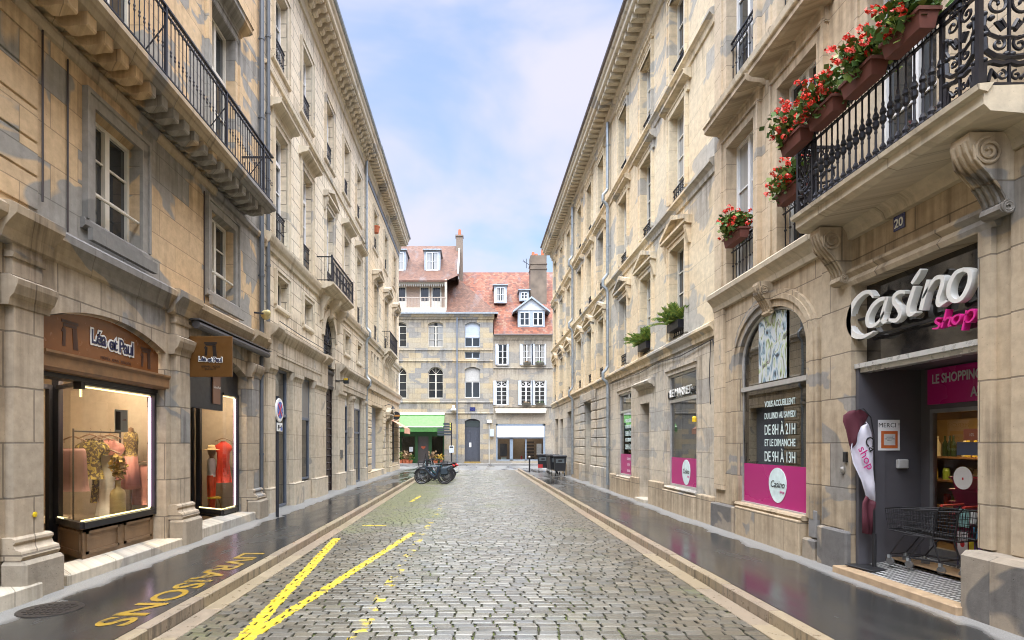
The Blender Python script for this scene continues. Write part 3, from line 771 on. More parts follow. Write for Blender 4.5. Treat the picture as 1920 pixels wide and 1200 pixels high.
for x in (6.5, 8.6, 10.7, 12.6): rl.box(x-.02, x+.02, -.70, -.66, 7.2, H); rl.tube([(x,-.66,H-.3),(x,-.28,7.5),(x,-.2,7.22)], .011, 5)
rl.build('railing', M_iron, bal)
pipe(A, 14.12, 4.5, 15.0, .09, .06, m=mat('grey_painted_pipe', (.09,.10,.115), .5)); pipe(A, 14.1, .2, 4.1, .09, .05, m=mat('grey_painted_pipe', (.09,.10,.115), .5))
MB().lathe([(.012,0),(.012,2.3)], 6, (6.9+.13, -.03, 4.75)).tube([(7.83-.35,-.02,4.55),(7.83-.35,-.02,6.75)], .012, 5).tube([(12.1-.83,-.02,4.55),(12.1-.83,-.02,6.7)], .012, 5).build('cable', M_brown, A)
aw = MB().tube([(10.55,-.2,4.0),(14.2,-.2,4.0)], .075, 10).box(10.5, 14.25, -.28, -.02, 4.075, 4.10); 
tag(aw.build('rolled_awning', mat('dark_grey_awning', (.07,.065,.065), .5)), 'dark rolled-up awning under the string course above the second clothes shop bay', 'awning'); bpy.data.objects['rolled_awning'].location = (WL,0,0); bpy.data.objects['rolled_awning'].rotation_euler = (0,0,PI/2)

# shop interior, windows and doors
MB_ = MB()
room(MB_, 6.9, 10.55, .33, 2.7, .13, 3.3); room(MB_, 10.62, 14.4, .33, 2.7, .14, 3.3); MB_.build('shop_interior', M_shopwall, A)
M_lamp = emit('warm_shop_lamp', (1.0,.82,.60), 48.0)
MB().box(8.2, 10.2, .5, .72, 3.20, 3.24).box(12.7, 13.9, .45, .65, 3.20, 3.24).build('ceiling_lamp', M_lamp, A)
sw = MB()                                                   # fixed display window, first bay
F1 = [(8.09,.2),(9.86,.2)]
def paned(mb, pts, z0, z1, t=.03):
    for (x, y), (x2, y2) in zip(pts[:-1], pts[1:]): mb.add([(x,y,z0),(x2,y2,z0),(x2,y2,z1),(x,y,z1)], [(0,1,2,3)])
def bars(mb, pts, z0, z1, h):
    for (x, y), (x2, y2) in zip(pts[:-1], pts[1:]):
        d = Vector((x2-x, y2-y)).normalized(); n = Vector((-d.y, d.x))*.035
        for zz, hh in ((z0, h), (z1, .05)):
            mb.prism([(x-n.x, y-n.y), (x2-n.x, y2-n.y), (x2+n.x, y2+n.y), (x+n.x, y+n.y)], 'z', zz-hh, zz)
def display(pts, z0, z1, fl, panelm, capx):
    f = MB(); bars(f, pts, z0, z1+.05, .09); f.box(pts[-1][0], pts[-1][0]+.05, .16, .25, z0-.09, z1+.05)
    a = pts[0]; f.box(a[0]-.05, a[0]+.05, a[1]-.05, a[1]+.05, .14, 2.98)
    o = f.build('shop_window', M_dark, A)
    g = MB(); paned(g, pts, z0, z1); g.build('pane', M_glass, o)
    pn = MB()
    for (x, y), (x2, y2) in zip(pts[:-1], pts[1:]):
        d = Vector((x2-x, y2-y)); L = d.length; d.normalize(); n = Vector((-d.y, d.x))
        pn.add([(x,y,fl),(x2,y2,fl),(x2,y2,z0-.09),(x,y,z0-.09)], [(0,1,2,3)])
        k = 2 if L > 1.2 else 1
        for i in range(k):
            s, e = L*i/k+.07, L*(i+1)/k-.07
            for (p0, p1, q0, q1) in ((s, e, fl+.06, fl+.10), (s, e, z0-.17, z0-.13), (s, s+.04, fl+.06, z0-.13), (e-.04, e, fl+.06, z0-.13)):
                A0 = Vector((x,y)) + d*p0 - n*.018; A1 = Vector((x,y)) + d*p1 - n*.018
                B0 = A0 + n*.02; B1 = A1 + n*.02
                pn.prism([tuple(A0), tuple(A1), tuple(B1), tuple(B0)], 'z', q0, q1)
    pn.build('base_panel', panelm, A)
    dk = MB().prism(list(pts) + [(pts[-1][0], 1.9), (pts[0][0], 1.9)], 'z', z0-.14, z0-.10); dk.build('display_floor', M_shopwall, A)
    return o
o1 = display([(8.73,1.0),(8.09,.2),(9.86,.2)], .76, 2.66, .25, M_woodpanel, 0)
o2 = display([(13.1,.95),(12.6,.2),(13.34,.2)], .42, 2.9, .30, M_dark, 0)
M_led = emit('led_strip_light', (1.0,.88,.42), 1.7); M_ledp = emit('pink_white_led_light', (1.0,.66,.92), 1.8)
MB().tube([(8.11,.23,.78),(9.82,.23,.78)], .012, 6).tube([(8.11,.23,2.64),(9.82,.23,2.64)], .012, 6).tube([(8.12,.25,2.64),(8.12,.25,2.5)], .010, 6).tube([(8.7,.98,.77),(8.5,.75,.77)], .008, 5).build('led_strip', M_led, o1)
MB().tube([(9.82,.23,.80),(9.82,.23,2.62)], .020, 6).build('led_strip', M_ledp, o1)
MB().tube([(13.08,.95,.44),(12.62,.23,.44),(13.31,.23,.44)], .012, 6).tube([(12.7,.23,2.88),(13.31,.23,2.88)], .010, 6).build('led_strip', M_led, o2)
MB().tube([(13.31,.23,.46),(13.31,.23,2.86)], .020, 6).build('led_strip', M_ledp, o2)
for a, b, z in ((7.0, 8.66, .26), (10.7, 13.06, .31)):
    f = frame_rect(MB(), a, b, z, 2.72, 1.02, 1.08, .07); f.box((a+b)/2-.04, (a+b)/2+.04, 1.02, 1.08, z, 2.7)
    d = f.build('shop_door', M_dark, A)
    MB().add([(a,1.05,z),(b,1.05,z),(b,1.05,2.7),(a,1.05,2.7)], [(0,1,2,3)]).build('pane', M_glass, d)
    MB().box((a+b)/2+.06, (a+b)/2+.10, .95, 1.02, 1.0, 1.5).build('handle', M_dark, d)
MB().box(7.05, 9.9, .14, .40, 2.70, 2.80).box(7.05, 7.2, .95, 1.1, .26, 2.7).box(8.02,8.10,.17,.28,2.6,2.75).build('window_head', M_dark, A)
MB().prof(7.06, 9.97, [(-.15,2.76),(-.02,2.76),(.02,2.80),(.02,2.93),(.05,2.97),(.05,3.0),(-.15,3.01)]).build('wooden_cornice', M_wood, A)
MB().box(10.75, 12.6, .20, .26, 2.55, 3.6).box(12.6, 13.4, .20, .26, 2.93, 3.6).box(10.75, 11.0, .19, .3, .3, 2.6).build('window_head', M_dark, A)

def arch_icon(mb, x, z, s, y):
    mb.box(x-.42*s, x+.42*s, y, y+.004, z+.80*s, z+.90*s); mb.box(x-.34*s, x+.34*s, y, y+.004, z+.68*s, z+.78*s)
    mb.prism([(x-.40*s,z),(x-.24*s,z),(x-.20*s,z+.55*s),(x-.34*s,z+.66*s),(x-.44*s,z+.5*s),(x-.36*s,z+.45*s)], 'y', y, y+.004)
    mb.prism([(x+.16*s,z-.05*s),(x+.42*s,z-.05*s),(x+.34*s,z+.66*s),(x+.12*s,z+.66*s)], 'y', y, y+.004)
def logo_text(parent, x, z, size, y, sx=1.0):
    for i, (w, off, m, dy) in enumerate(((0,.032*size/.3,M_signwhite,0),(0,.004*size/.3,M_navy,-.006))):
        e = .9*off if i == 0 else 0
        for word, cx, w, dz, sz in (('Léa', -1.18, 1.16, .12, 1.0), ('et', .02, .72, .03, .95), ('Paul', 1.22, 1.30, 0, 1.0)):
            textmesh(word, size*sz, m, parent, (x+cx*size*sx, y+dy, z+dz*size), ext=.004, offset=off, fit=w*size*sx+2*e)

fs = thing('fascia_sign', 'arched chestnut brown sign board above the first clothes shop window', 'shop sign', (WL,0,0), PI/2)
MB().prism(outline(7.07, 9.88, 3.01, 3.63, .27, True), 'y', .12, .15).build('sign_board', M_board, fs)
logo_text(fs, 8.62, 3.22, .275, .112)
for ix, iz, s_ in ((7.72,3.12,.38),(9.50,3.09,.34)): ic = MB(); arch_icon(ic, ix, iz, s_, .114); ic.build('emblem', mat('dark_brown_print', (.05,.02,.012), .4), fs)
textmesh('FEMMES . ADOS . ENFANTS', .062, MC['dark_brown_print'], fs, (8.72, .114, 3.06), ext=.001)
bs = thing('hanging_sign', 'square brown blade sign on two brackets between the clothes shop bays', 'shop sign', (-4.73, 10.55, 3.42))
MB().cbox(-.385, .385, -.02, .02, -.37, .36, .006).build('sign_board', mat('dark_chestnut_board', (.105,.045,.008), .35, vary=.05), bs)
MB().box(-.55, -.38, -.012, .012, .32, .345).box(-.55, -.38, -.012, .012, -.345, -.32).cbox(-.57, -.54, -.04, .04, .28, .38, .005).cbox(-.57, -.54, -.04, .04, -.38, -.28, .005).build('bracket', mat('rusty_bracket', (.14,.05,.025), .6), bs)
logo_text(bs, -.01, -.10, .115, -.024)
ic = MB(); arch_icon(ic, 0, .01, .27, -.024); ic.build('emblem', mat('black_brown_print', (.012,.008,.006), .4), bs)
textmesh('FEMMES . ADOS\nENFANTS', .048, MC['black_brown_print'], bs, (0, -.022, -.20), ext=.001)
ps = thing('small_sign_panel', 'small pale brown sign panel on black box above second clothes shop door', 'sign', (WL,0,0), PI/2)
MB().box(12.08, 12.42, .17, .19, 2.68, 3.26).build('sign_board', mat('pale_brown_board', (.20,.10,.06), .4), ps)
textmesh('Léa et Paul', .075, M_signwhite, ps, (12.25, .165, 3.0), ext=.001)

# goods in the shop windows
def garment(parent, prof, m, name='cloth', folds=7, seed=0, c=(0,0,0)):
    r = random.Random(seed); ph = r.uniform(0, 6); n = 40; rings = []
    for z, w, d, f in prof:
        ring = []
        for k in range(n):
            t = 2*PI*k/n; s = 1 + f*math.sin(folds*t + ph + z*1.5) + f*.5*math.sin((folds*2+1)*t + ph*2)
            ring.append((c[0]+w*math.cos(t)*s, c[1]+d*math.sin(t)*s, c[2]+z))
        rings.append(ring)
    return MB().loft(rings).build(name, m, parent, smooth=True)
def cloth(name, a, b=None, scale=14):
    m, g, p = newmat(name); tc = g.new('TexCoord').outputs['Object']
    if b: g.set(p, 'Base Color', g.mix(g.range(g.noise(tc, scale, 3, .6, 1.0), .5, .56), a, b))
    else:
        k = g.range(g.noise(tc, 5, 3), .3, .7, .85, 1.12); g.set(p, 'Base Color', g.mix(1.0, a, g.new('CombineColor', Red=k, Green=k, Blue=k).outputs[0], 'MULTIPLY'))
    p.inputs['Roughness'].default_value = .75; return m
C_pink = cloth('dusty_pink_satin', (.50,.27,.23)); C_white = cloth('white_cotton', (.70,.67,.60)); C_flor = cloth('brown_floral_cloth', (.10,.065,.025), (.42,.32,.06))
C_rose = cloth('rose_skirt_cloth', (.56,.24,.19)); C_gold = cloth('gold_pattern_knit', (.16,.10,.04), (.45,.32,.08), 22); C_red = cloth('bright_red_cloth', (.75,.05,.02)); C_orange = cloth('coral_red_trouser_cloth', (.80,.10,.03))
def hang(x, y, ztop, prof, m, label, cat, seed, straps=True, rz=.12):
    t = thing('hanging_garment', label, cat, LW(x, y, ztop), rz)
    garment(t, prof, m, 'fabric', 8, seed)
    hg = MB().tube([(-.19,0,.03),(-.05,0,.09),(0,0,.10),(.05,0,.09),(.19,0,.03)], .012, 6).tube([(0,0,.10),(0,0,.15),(.02,0,.18),(.0,0,.205)], .004, 5)
    if straps: hg.tube([(-.13,0,0),(-.12,-.02,.06)], .006, 4).tube([(.13,0,0),(.12,-.02,.06)], .006, 4)
    hg.build('hanger', M_wood, t); return t
cam_top = [(-.74,.215,.045,.12),(-.6,.20,.045,.10),(-.35,.19,.045,.07),(-.14,.18,.045,.03),(-.09,.165,.035,.02),(-.08,.14,.02,0)]
shirt = lambda L, w: [(-L,w*1.05,.055,.17),(-L*.75,w*.92,.05,.13),(-L*.5,w*.8,.05,.09),(-.25,w*.85,.05,.05),(-.15,w*1.25,.05,.03),(-.07,w*1.1,.045,.02),(-.01,w*.55,.035,.01),(.03,w*.3,.03,0)]
hang(8.97, .93, 1.86, cam_top, C_pink, 'dusty pink satin top hanging at the left of the clothes rack', 'garment', 1)
hang(9.42, .97, 1.90, shirt(.62,.19), C_flor, 'brown and yellow floral top hanging in the clothes rack', 'garment', 2)
hang(9.60, .80, 1.66, [(-.98,.16,.07,.12),(-.7,.13,.06,.08),(-.3,.12,.05,.03),(0,.14,.03,0)], C_white, 'long white trousers hanging behind the floral top', 'garment', 3, False)
hang(9.62, .93, 1.88, shirt(1.0,.12), C_flor, 'dark floral scarf-like dress at the right end of the rack', 'garment', 4)
hang(9.95, .98, 1.90, shirt(.75,.2), C_rose, 'rose blouse hanging behind the vase at the rack end', 'garment', 5)
rk = thing('clothes_rack', 'thin dark metal clothes rail in the first clothes shop window', 'rack', LW(9.42, .86, .66), PI/2)
MB().tube([(-.55,0,1.38),(.62,0,1.38)], .013, 7).build('rail', M_dark, rk); MB().tube([(-.55,0,0),(-.55,0,1.42)], .013, 7).tube([(.62,0,0),(.62,0,1.42)], .013, 7).build('post', M_dark, rk)
mq = thing('dressed_mannequin', 'mannequin in gold patterned top and rose pink skirt in shop window', 'mannequin', LW(10.12, .72, .66), PI/2)
garment(mq, [(.40,.02,.02,0),(.42,.20,.13,.08),(.70,.17,.12,.06),(.98,.125,.09,.02),(1.0,.05,.05,0)], C_rose, 'skirt', 8, 6)
garment(mq, [(.96,.125,.09,.02),(1.1,.13,.095,.02),(1.25,.15,.10,.0),(1.36,.16,.08,0),(1.40,.06,.05,0)], C_gold, 'top', 5, 7)
MB().loft([[(x*math.cos(t)+0, y*math.sin(t), z) for t in [2*PI*k/12 for k in range(12)]] for z, x, y in ((.0,.12,.12),(.02,.12,.12),(.03,.02,.02),(.45,.02,.02))]).lathe([(.045,0),(.04,.08),(.0,.10)], 10, (0,0,1.38)).build('stand', M_wood, mq)
hang(10.28, .60, 1.44, shirt(.66,.17), C_rose, 'pale rose tee shirt low at the right of the shop window', 'garment', 8)
vs_ = thing('tall_vase', 'tall cream vase with dried flowers in the shop window', 'vase', LW(9.47, .55, .66), PI/2)
MB().lathe([(.0,0),(.10,.0),(.115,.03),(.115,.36),(.10,.43),(.045,.48),(.04,.58),(.055,.60),(.04,.595)], 18).build('vase', mat('cream_ceramic', (.48,.38,.16), .4), vs_, smooth=True)
leaves(MB(), 160, (0,0,.82), (.13,.10,.24), .07, random.Random(4)).build('dried_flowers', cloth('dry_yellow_flower', (.42,.27,.06), (.25,.18,.05)), vs_)
po = thing('window_notice', 'pale notice taped inside the first clothes shop window pane', 'notice', (WL,0,0), PI/2)
MB().box(8.84, 9.17, .215, .219, 2.03, 2.37).build('sheet', M_paper, po); MB().box(8.86, 8.98, .211, .214, 2.06, 2.34).build('dark_panel', mat('taupe_print', (.10,.07,.06), .5), po)
textmesh('-10%', .05, mat('red_print', (.4,.03,.03), .5), po, (9.08, .211, 2.2), ext=.0005)
md = thing('dressed_mannequin', 'small mannequin with straw hat, white top and coral trousers in second bay', 'mannequin', LW(13.45, .82, .33), PI/2)
garment(md, [(.02,.06,.05,.05),(.35,.065,.06,.06),(.6,.08,.07,.04),(.74,.10,.07,.02),(.80,.09,.06,0)], C_orange, 'trousers', 6, 2, (-.06,0,0)); garment(md, [(.02,.06,.05,.05),(.35,.065,.06,.06),(.6,.08,.07,.04),(.74,.10,.07,.02),(.80,.09,.06,0)], C_orange, 'trousers', 6, 3, (.05,0,0))
garment(md, [(.76,.11,.075,.03),(.9,.115,.08,.02),(1.08,.15,.085,.01),(1.16,.13,.06,0),(1.19,.04,.04,0)], C_white, 'shirt', 5, 5)
MB().loft([[(x*math.cos(t), y*math.sin(t), z) for t in [2*PI*k/14 for k in range(14)]] for z, x, y in ((1.17,.04,.045),(1.24,.042,.045),(1.28,.065,.08),(1.36,.075,.095),(1.44,.065,.08),(1.48,.02,.03))]).build('head', M_wood, md, smooth=True)
MB().lathe([(.0,1.50),(.07,1.49),(.085,1.43),(.09,1.40),(.17,1.385),(.175,1.375),(.09,1.38),(.0,1.39)], 20).build('straw_hat', cloth('straw', (.60,.42,.20)), md, smooth=True)
hang(13.9, .74, 1.88, shirt(.95,.165), C_red, 'bright red dress hanging on the wall of second bay', 'garment', 9)
stl = thing('small_stool', 'small yellow topped wooden stool in the second shop window', 'stool', LW(13.36, .72, .33), PI/2)
MB().lathe([(.0,.27),(.14,.27),(.15,.285),(.14,.31),(.0,.315)], 16).build('seat', mat('yellow_seat', (.6,.42,.04), .5), stl)
for sx, sy in ((-1,-1),(1,-1),(1,1),(-1,1)): MB().tube([(sx*.07,sy*.07,.28),(sx*.12,sy*.12,0)], .011, 6).build('leg', M_wood, stl)
hang(12.9-.75, 1.7, 1.75, [(-1.1,.15,.06,.1),(-.4,.14,.05,.06),(0,.12,.03,0)], C_red, 'dark red printed dress deep inside behind the second shop door', 'garment', 12)

fl = thing('facade_floodlight', 'small cream horn-shaped floodlight at the corner of the ochre building', 'floodlight', (-4.95, 14.0, 4.95), .5)
MB().lathe([(.0,-.16),(.07,-.15),(.075,.0),(.12,.14),(.11,.16),(.0,.13)], 14, axis='y').build('housing', mat('cream_enamel', (.62,.52,.25), .4), fl, smooth=True); MB().box(-.30,-.02,-.015,.015,-.02,.02).build('bracket', M_iron, fl)
yb = tag(MB().lathe([(.0,0),(.032,.0),(.032,.01),(.0,.016)], 14, axis='x').build('survey_disc', mat('yellow_disc', (.7,.5,.02), .4), loc=(-5.095, 6.8, 1.03)), 'small round yellow disc on the nearest left pilaster', 'marker')

# ------------------------------------------------------------------ left side, cream building with carriage gate
B = left('cream_stone_building', 'cream grooved stone building with arched carriage gate and scrolled cornice')
archB = dict(u0=20.25,u1=21.9,v0=.12,v1=6.42,rise=.83,d=.7,nobottom=True)
opsBg = [dict(u0=15.1,u1=16.45,v0=.12,v1=3.85,d=.4,nobottom=True), dict(u0=17.4,u1=18.7,v0=.7,v1=3.85,d=.4), dict(u0=20.25,u1=21.9,v0=.12,v1=4.6,d=.7,nobottom=True), dict(u0=23.2,u1=24.4,v0=.12,v1=3.9,d=.35,nobottom=True), dict(u0=25.0,u1=27.1,v0=.12,v1=3.9,d=.35,nobottom=True)]
mb = wall(MB(), 14.5, 27.8, 0, 4.6, opsBg); shell(mb, 14.5, 27.8, 0, 4.6, 9); mb.build('ground_floor_wall', S['B_gf'], B)
cB = [15.75,18.2,21.05,23.8,26.35]
mez = [15.85,18.3,23.9,26.4]
ups = [dict(u0=20.25,u1=21.9,v0=4.6,v1=6.42,rise=.83,d=.7,nobottom=True)] + [dict(u0=u-.45,u1=u+.45,v0=5.5,v1=6.27,d=.35) for u in mez] + [dict(u0=u-.5,u1=u+.5,v0=7.2,v1=10.13,d=.32) for u in cB] + [dict(u0=u-.5,u1=u+.5,v0=11.87,v1=13.9,d=.32) for u in cB]
mb = wall(MB(), 14.5, 27.8, 4.6, 15.2, ups); shell(mb, 14.5, 27.8, 4.6, 15.2, 9); mb.build('upper_wall', S['B_up'], B)
for u in mez: window(B, u, 5.5, .9, .77, .19, 1, stonem=S['trim'], sur=.15, sill=.12, sillm=S['trim'], leaves=2)
for i, u in enumerate(cB):
    window(B, u, 7.2, 1.0, 2.93, .19, 3, transom=2.25, stonem=S['trim'], sur=.19, hood='ped' if i == 2 else 'flat', hz=10.40, rail=.82, fm=M_white)
    window(B, u, 11.87, 1.0, 2.03, .19, 3, stonem=S['trim'], sur=.18, rail=.75, sill=.25, sillm=S['trim'], fm=M_white)
MB().prof(14.55, 27.8, [(0,6.74),(.06,6.75),(.08,6.86),(.14,6.92),(.18,7.02),(.19,7.09),(.1,7.14),(0,7.16)]).prof(14.55,27.8,[(0,11.3),(.05,11.31),(.06,11.40),(0,11.42)]).build('string_course', S['trim'], B)
g = MB().prof(14.53, 20.1, [(0,3.86),(.10,3.87),(.12,4.12),(.14,4.13),(.14,4.52),(.18,4.56),(.26,4.66),(.30,4.74),(.30,4.80),(0,4.88)]).prof(22.05, 27.8, [(0,3.92),(.10,3.93),(.12,4.12),(.14,4.13),(.14,4.52),(.18,4.56),(.26,4.66),(.30,4.74),(.30,4.80),(0,4.88)])
for a, b in ((14.5,15.0),(19.5,20.2),(21.95,22.6)): g.prof(a, b, [(.02,3.84),(.16,3.85),(.17,4.54),(.24,4.58),(.34,4.68),(.37,4.74),(.37,4.81),(.02,4.885)])
g.build('shopfront_entablature', S['B_gf'], B)
for a, b in ((14.5,15.08),(16.47,17.38),(18.72,20.23),(21.92,23.18),(24.42,24.98),(27.12,27.8)):
    p = MB().box(a+.02, b-.02, -.10, 0, .75, 3.66); p.cbox(a-.02 if a > 14.5 else a, b+.02 if b < 27.7 else b, -.17, 0, 0, .75, .02); p.prof(a, b, [(0,3.62),(.11,3.62),(.13,3.68),(.17,3.74),(.17,3.84),(0,3.85)])
    p.build('pilaster', S['B_gf'], B)
# archivolt, keystone console and studded gate
av = MB(); ins = outline(20.25, 21.9, 4.6, 6.42, .83)[2:]; mu = 21.075
for (x, z), (x2, z2) in zip(ins[:-1], ins[1:]):
    k = 1.28; zz = lambda v: 5.59 + (v-5.59)*k
    av.add([(x,-.06,z),(x2,-.06,z2),(mu+(x2-mu)*k,-.06,zz(z2)),(mu+(x-mu)*k,-.06,zz(z)),(x,0,z),(x2,0,z2),(mu+(x2-mu)*k,0,zz(z2)),(mu+(x-mu)*k,0,zz(z))], [(0,1,2,3),(0,1,5,4),(3,2,6,7)])
av.build('archivolt', S['trim'], B)
MB().prism([(0,6.30),(-.14,6.32),(-.20,6.40),(-.12,6.50),(-.16,6.62),(-.36,6.80),(-.42,6.95),(-.34,7.0),(0,7.0)], 'x', 20.93, 21.22).build('keystone', S['trim'], B); MB().prism([(0,6.0),(-.10,6.05),(-.12,6.4),(-.34,6.8),(0,6.95)], 'x', 19.75, 19.92).build('console', S['trim'], B); MB().prism([(0,6.0),(-.10,6.05),(-.12,6.4),(-.34,6.8),(0,6.95)], 'x', 22.25, 22.42).build('console', S['trim'], B)
gt = MB().box(20.25, 21.9, .16, .24, .12, 3.85).build('carriage_gate', M_brown, B)
st = MB()
for i in range(8):
    for j in range(14): st.lathe([(.0,-.05),(.028,-.03),(.035,0)], 6, (20.35+.21*i, .16, .4+.25*j), 'y')
for x in (20.25, 21.05, 21.84): st.box(x, x+.06, .11, .17, .12, 3.85)
st.build('stud', mat('dark_iron_stud', (.03,.02,.02), .4, metal=.4), gt)
MB().prof(20.25, 21.9, [(-.22,3.84),(-.06,3.85),(-.04,3.95),(-.08,4.0),(-.08,4.35),(-.02,4.42),(-.0,4.5),(-.22,4.52)]).build('lintel', mat('dark_grey_wood', (.055,.05,.05), .5), gt)
fn = MB(); fn.prism(outline(20.25, 21.9, 4.5, 6.42, .83), 'y', .16, .18)
fan = fn.build('fanlight', M_pane, B)
lat = MB()
for i in range(9): a = PI*i/8; lat.tube([(mu+.12*math.cos(a), .12, 5.45+.12*math.sin(a)), (mu+.82*math.cos(a), .12, 5.5+.84*math.sin(a))], .018, 5)
for rr in (.25,.5,.78): lat.tube([(mu+rr*math.cos(PI*i/14), .12, 5.5+rr*math.sin(PI*i/14)) for i in range(15)], .016, 5)
for i in range(10): lat.tube([(20.3+.17*i,.12,4.5),(20.3+.17*i,.12,5.5)], .012, 5); 
for z in (4.7,4.95,5.2,5.45): lat.box(20.25,21.9,.11,.13,z,z+.02)
lat.build('lattice', M_iron, fan)
bb = MB().prof(19.35, 22.75, [(0,6.98),(.30,7.0),(.36,7.04),(.46,7.06),(.50,7.10),(.56,7.14),(.56,7.20),(0,7.24)]).build('balcony', S['trim'], B)
rl = MB(); Hh = 8.05
for i in range(30): lathe_baluster(rl, 19.42+.113*i, -.50, 7.22, Hh, False)
for s in (19.40, 22.70):
    for y in (-.38,-.26,-.14): lathe_baluster(rl, s, y, 7.22, Hh, False)
    rl.box(s-.02, s+.02, -.52, 0, Hh-.03, Hh); rl.box(s-.02, s+.02, -.52, 0, 7.26, 7.28); rl.box(s-.025,s+.025,-.525,-.475,7.2,Hh+.05)
rl.box(19.38, 22.72, -.525, -.475, Hh-.03, Hh).box(19.38, 22.72, -.515, -.485, 7.26, 7.28).box(19.38,22.72,-.515,-.485,Hh-.18,Hh-.16)
for i in range(7): rl.box(19.5+.5*i-.006, 19.5+.5*i+.2, -.497, -.491, 7.28, Hh-.18)
rl.build('railing', M_iron, bb)
def cornice(mb, u0, u1, z0, z1, out, mod, kind):
    h = z1 - z0
    mb.prof(u0, u1, [(0,z0),(.06,z0+.01),(.08,z0+.22*h),(.14,z0+.26*h),(.16,z0+.30*h),(.16,z0+.56*h),(out-.12,z0+.58*h),(out-.08,z0+.62*h),(out-.08,z0+.78*h),(out-.02,z0+.84*h),(out,z0+.92*h),(out,z1),(0,z1+.10)])
    u = u0 + mod*.5
    while u < u1 - .1:
        if kind == 'scroll':
            zt = z0+.58*h
            mb.prism([(-.14,zt),(-.14,zt-.30*h),(-.20,zt-.34*h),(-.28,zt-.30*h),(-.32,zt-.22*h),(-.40,zt-.17*h),(-.52,zt-.19*h),(-out+.18,zt-.12*h),(-out+.16,zt)], 'x', u-.10, u+.10)
            mb.lathe([(.085,-.115),(.085,.115)], 10, (u, -.25, zt-.24*h), 'x'); mb.lathe([(.055,-.115),(.055,.115)], 8, (u, -out+.20, zt-.10*h), 'x')
        else: mb.box(u-mod*.28, u+mod*.28, -out+.16, -.15, z0+.40*h, z0+.575*h)
        u += mod
    return mb
cornice(MB(), 14.5, 27.8, 14.95, 15.95, .74, .40, 'scroll').build('cornice', S['trim'], B)
MB().tube([(14.5,-.76,15.98),(27.8,-.76,15.98)], .07, 8).build('gutter', M_zinc, B)
MB().prism([(-.72,16.0),(.2,16.05),(5,19.5),(9,16.0)], 'x', 14.5, 27.8).build('roof', mat('dark_slate_roof', (.10,.10,.11), .6), B)
pipe(B, 27.72, .2, 15.4, .12, .06, jogs=(4.7, 7.0)); pipe(B, 14.62, 4.9, 15.2, .07, .05, m=MC['grey_painted_pipe'])
# shop fronts of the cream building
def shopfront(parent, a, b, z0, z1, y, tz, m, glass, room_d=1.6, mull=0, rm=None):
    f = frame_rect(MB(), a, b, z0, z1, y-.04, y+.04, .06)
    if tz: f.box(a, b, y-.05, y+.05, tz-.04, tz+.04)
    for k in range(mull): x = a+(b-a)*(k+1)/(mull+1); f.box(x-.03, x+.03, y-.04, y+.04, z0, z1)
    o = f.build('shop_window', m, parent)
    MB().add([(a+.03,y,z0+.03),(b-.03,y,z0+.03),(b-.03,y,z1-.03),(a+.03,y,z1-.03)], [(0,1,2,3)]).build('pane', glass, o)
    if room_d: room(MB(), a-.05, b+.05, y+.05, y+room_d, z0, z1+.02).build('shop_interior', rm or M_interior, parent)
    return o
shopfront(B, 15.1, 16.45, .14, 3.85, .10, 2.62, M_bluegrey, M_darkglass, rm=M_greywall); o = shopfront(B, 17.4, 18.7, .75, 3.85, .10, 2.62, M_bluegrey, M_darkglass, rm=M_greywall)
MB().box(17.44, 18.66, .07, .09, 2.66, 3.8).build('grey_panel', mat('grey_fascia_board', (.17,.165,.16), .35), o)
MB().tube([(14.7,-.33,4.92),(16.5,-.32,4.90),(19.0,-.32,4.93)], .012, 5).build('cable', M_iron, B)
gb = thing('green_banner', 'lime green hanging panel behind the cream building shop window', 'banner', (WL,0,0), PI/2)
MB().prism([(17.62,.5),(18.0,.56),(18.38,.5),(18.38,.52),(18.0,.58),(17.62,.52)], 'z', 1.12, 2.36).build('cloth', cloth('lime_cloth', (.42,.44,.03)), gb)
for a, b in ((23.2, 24.4), (25.0, 27.1)):
    MB().box(a, b, .10, .33, 3.42, 3.9).build('sign_band', mat('pale_fascia', (.60,.60,.56), .5), B)
    shopfront(B, a, b, .14, 3.42, .12, 2.35, M_bluegrey, M_darkglass, mull=0 if b < 25 else 1)
MB().box(22.35,22.65,-.135,-.10,1.3,1.62).build('letter_box', mat('dark_metal_box', (.09,.085,.08), .4), B)
fl2 = thing('facade_floodlight', 'small black floodlight with yellow lens beside the carriage gate', 'floodlight', (-4.78, 21.95, 4.2), 0)
MB().cbox(-.1,.1,-.09,.09,-.1,.1,.02).build('housing', M_black, fl2); MB().box(-.08,.08,-.1,-.088,.02,.09).build('lens', mat('amber_lens', (.5,.33,.02), .3), fl2); MB().box(-.4,-.1,-.02,.02,-.02,.02).build('bracket', M_iron, fl2)

# ------------------------------------------------------------------ left side, corner building
Cc = left('yellow_stone_building', 'yellow cream stone building at the far left street corner')
cC = [30.8, 34.4, 38.1]
mzc = [29.4,30.3,31.2, 33.4, 35.9,36.8,37.7,39.3]
opsC = [dict(u0=29.5,u1=33.3,v0=.45,v1=3.85,d=.5), dict(u0=34.3,u1=35.8,v0=.12,v1=3.35,d=.4,nobottom=True), dict(u0=36.9,u1=39.9,v0=.6,v1=3.4,d=.4)]
mb = wall(MB(), 27.8, 40.5, 0, 4.6, opsC); shell(mb, 27.8, 40.5, 0, 4.6, 9); mb.build('ground_floor_wall', S['C_up'], Cc)
ups = [dict(u0=u-.22,u1=u+.22,v0=5.4,v1=6.4,d=.3) for u in mzc] + [dict(u0=u-.58,u1=u+.58,v0=7.3,v1=10.2,d=.3) for u in cC] + [dict(u0=u-.58,u1=u+.58,v0=12.0,v1=13.98,d=.3) for u in cC]
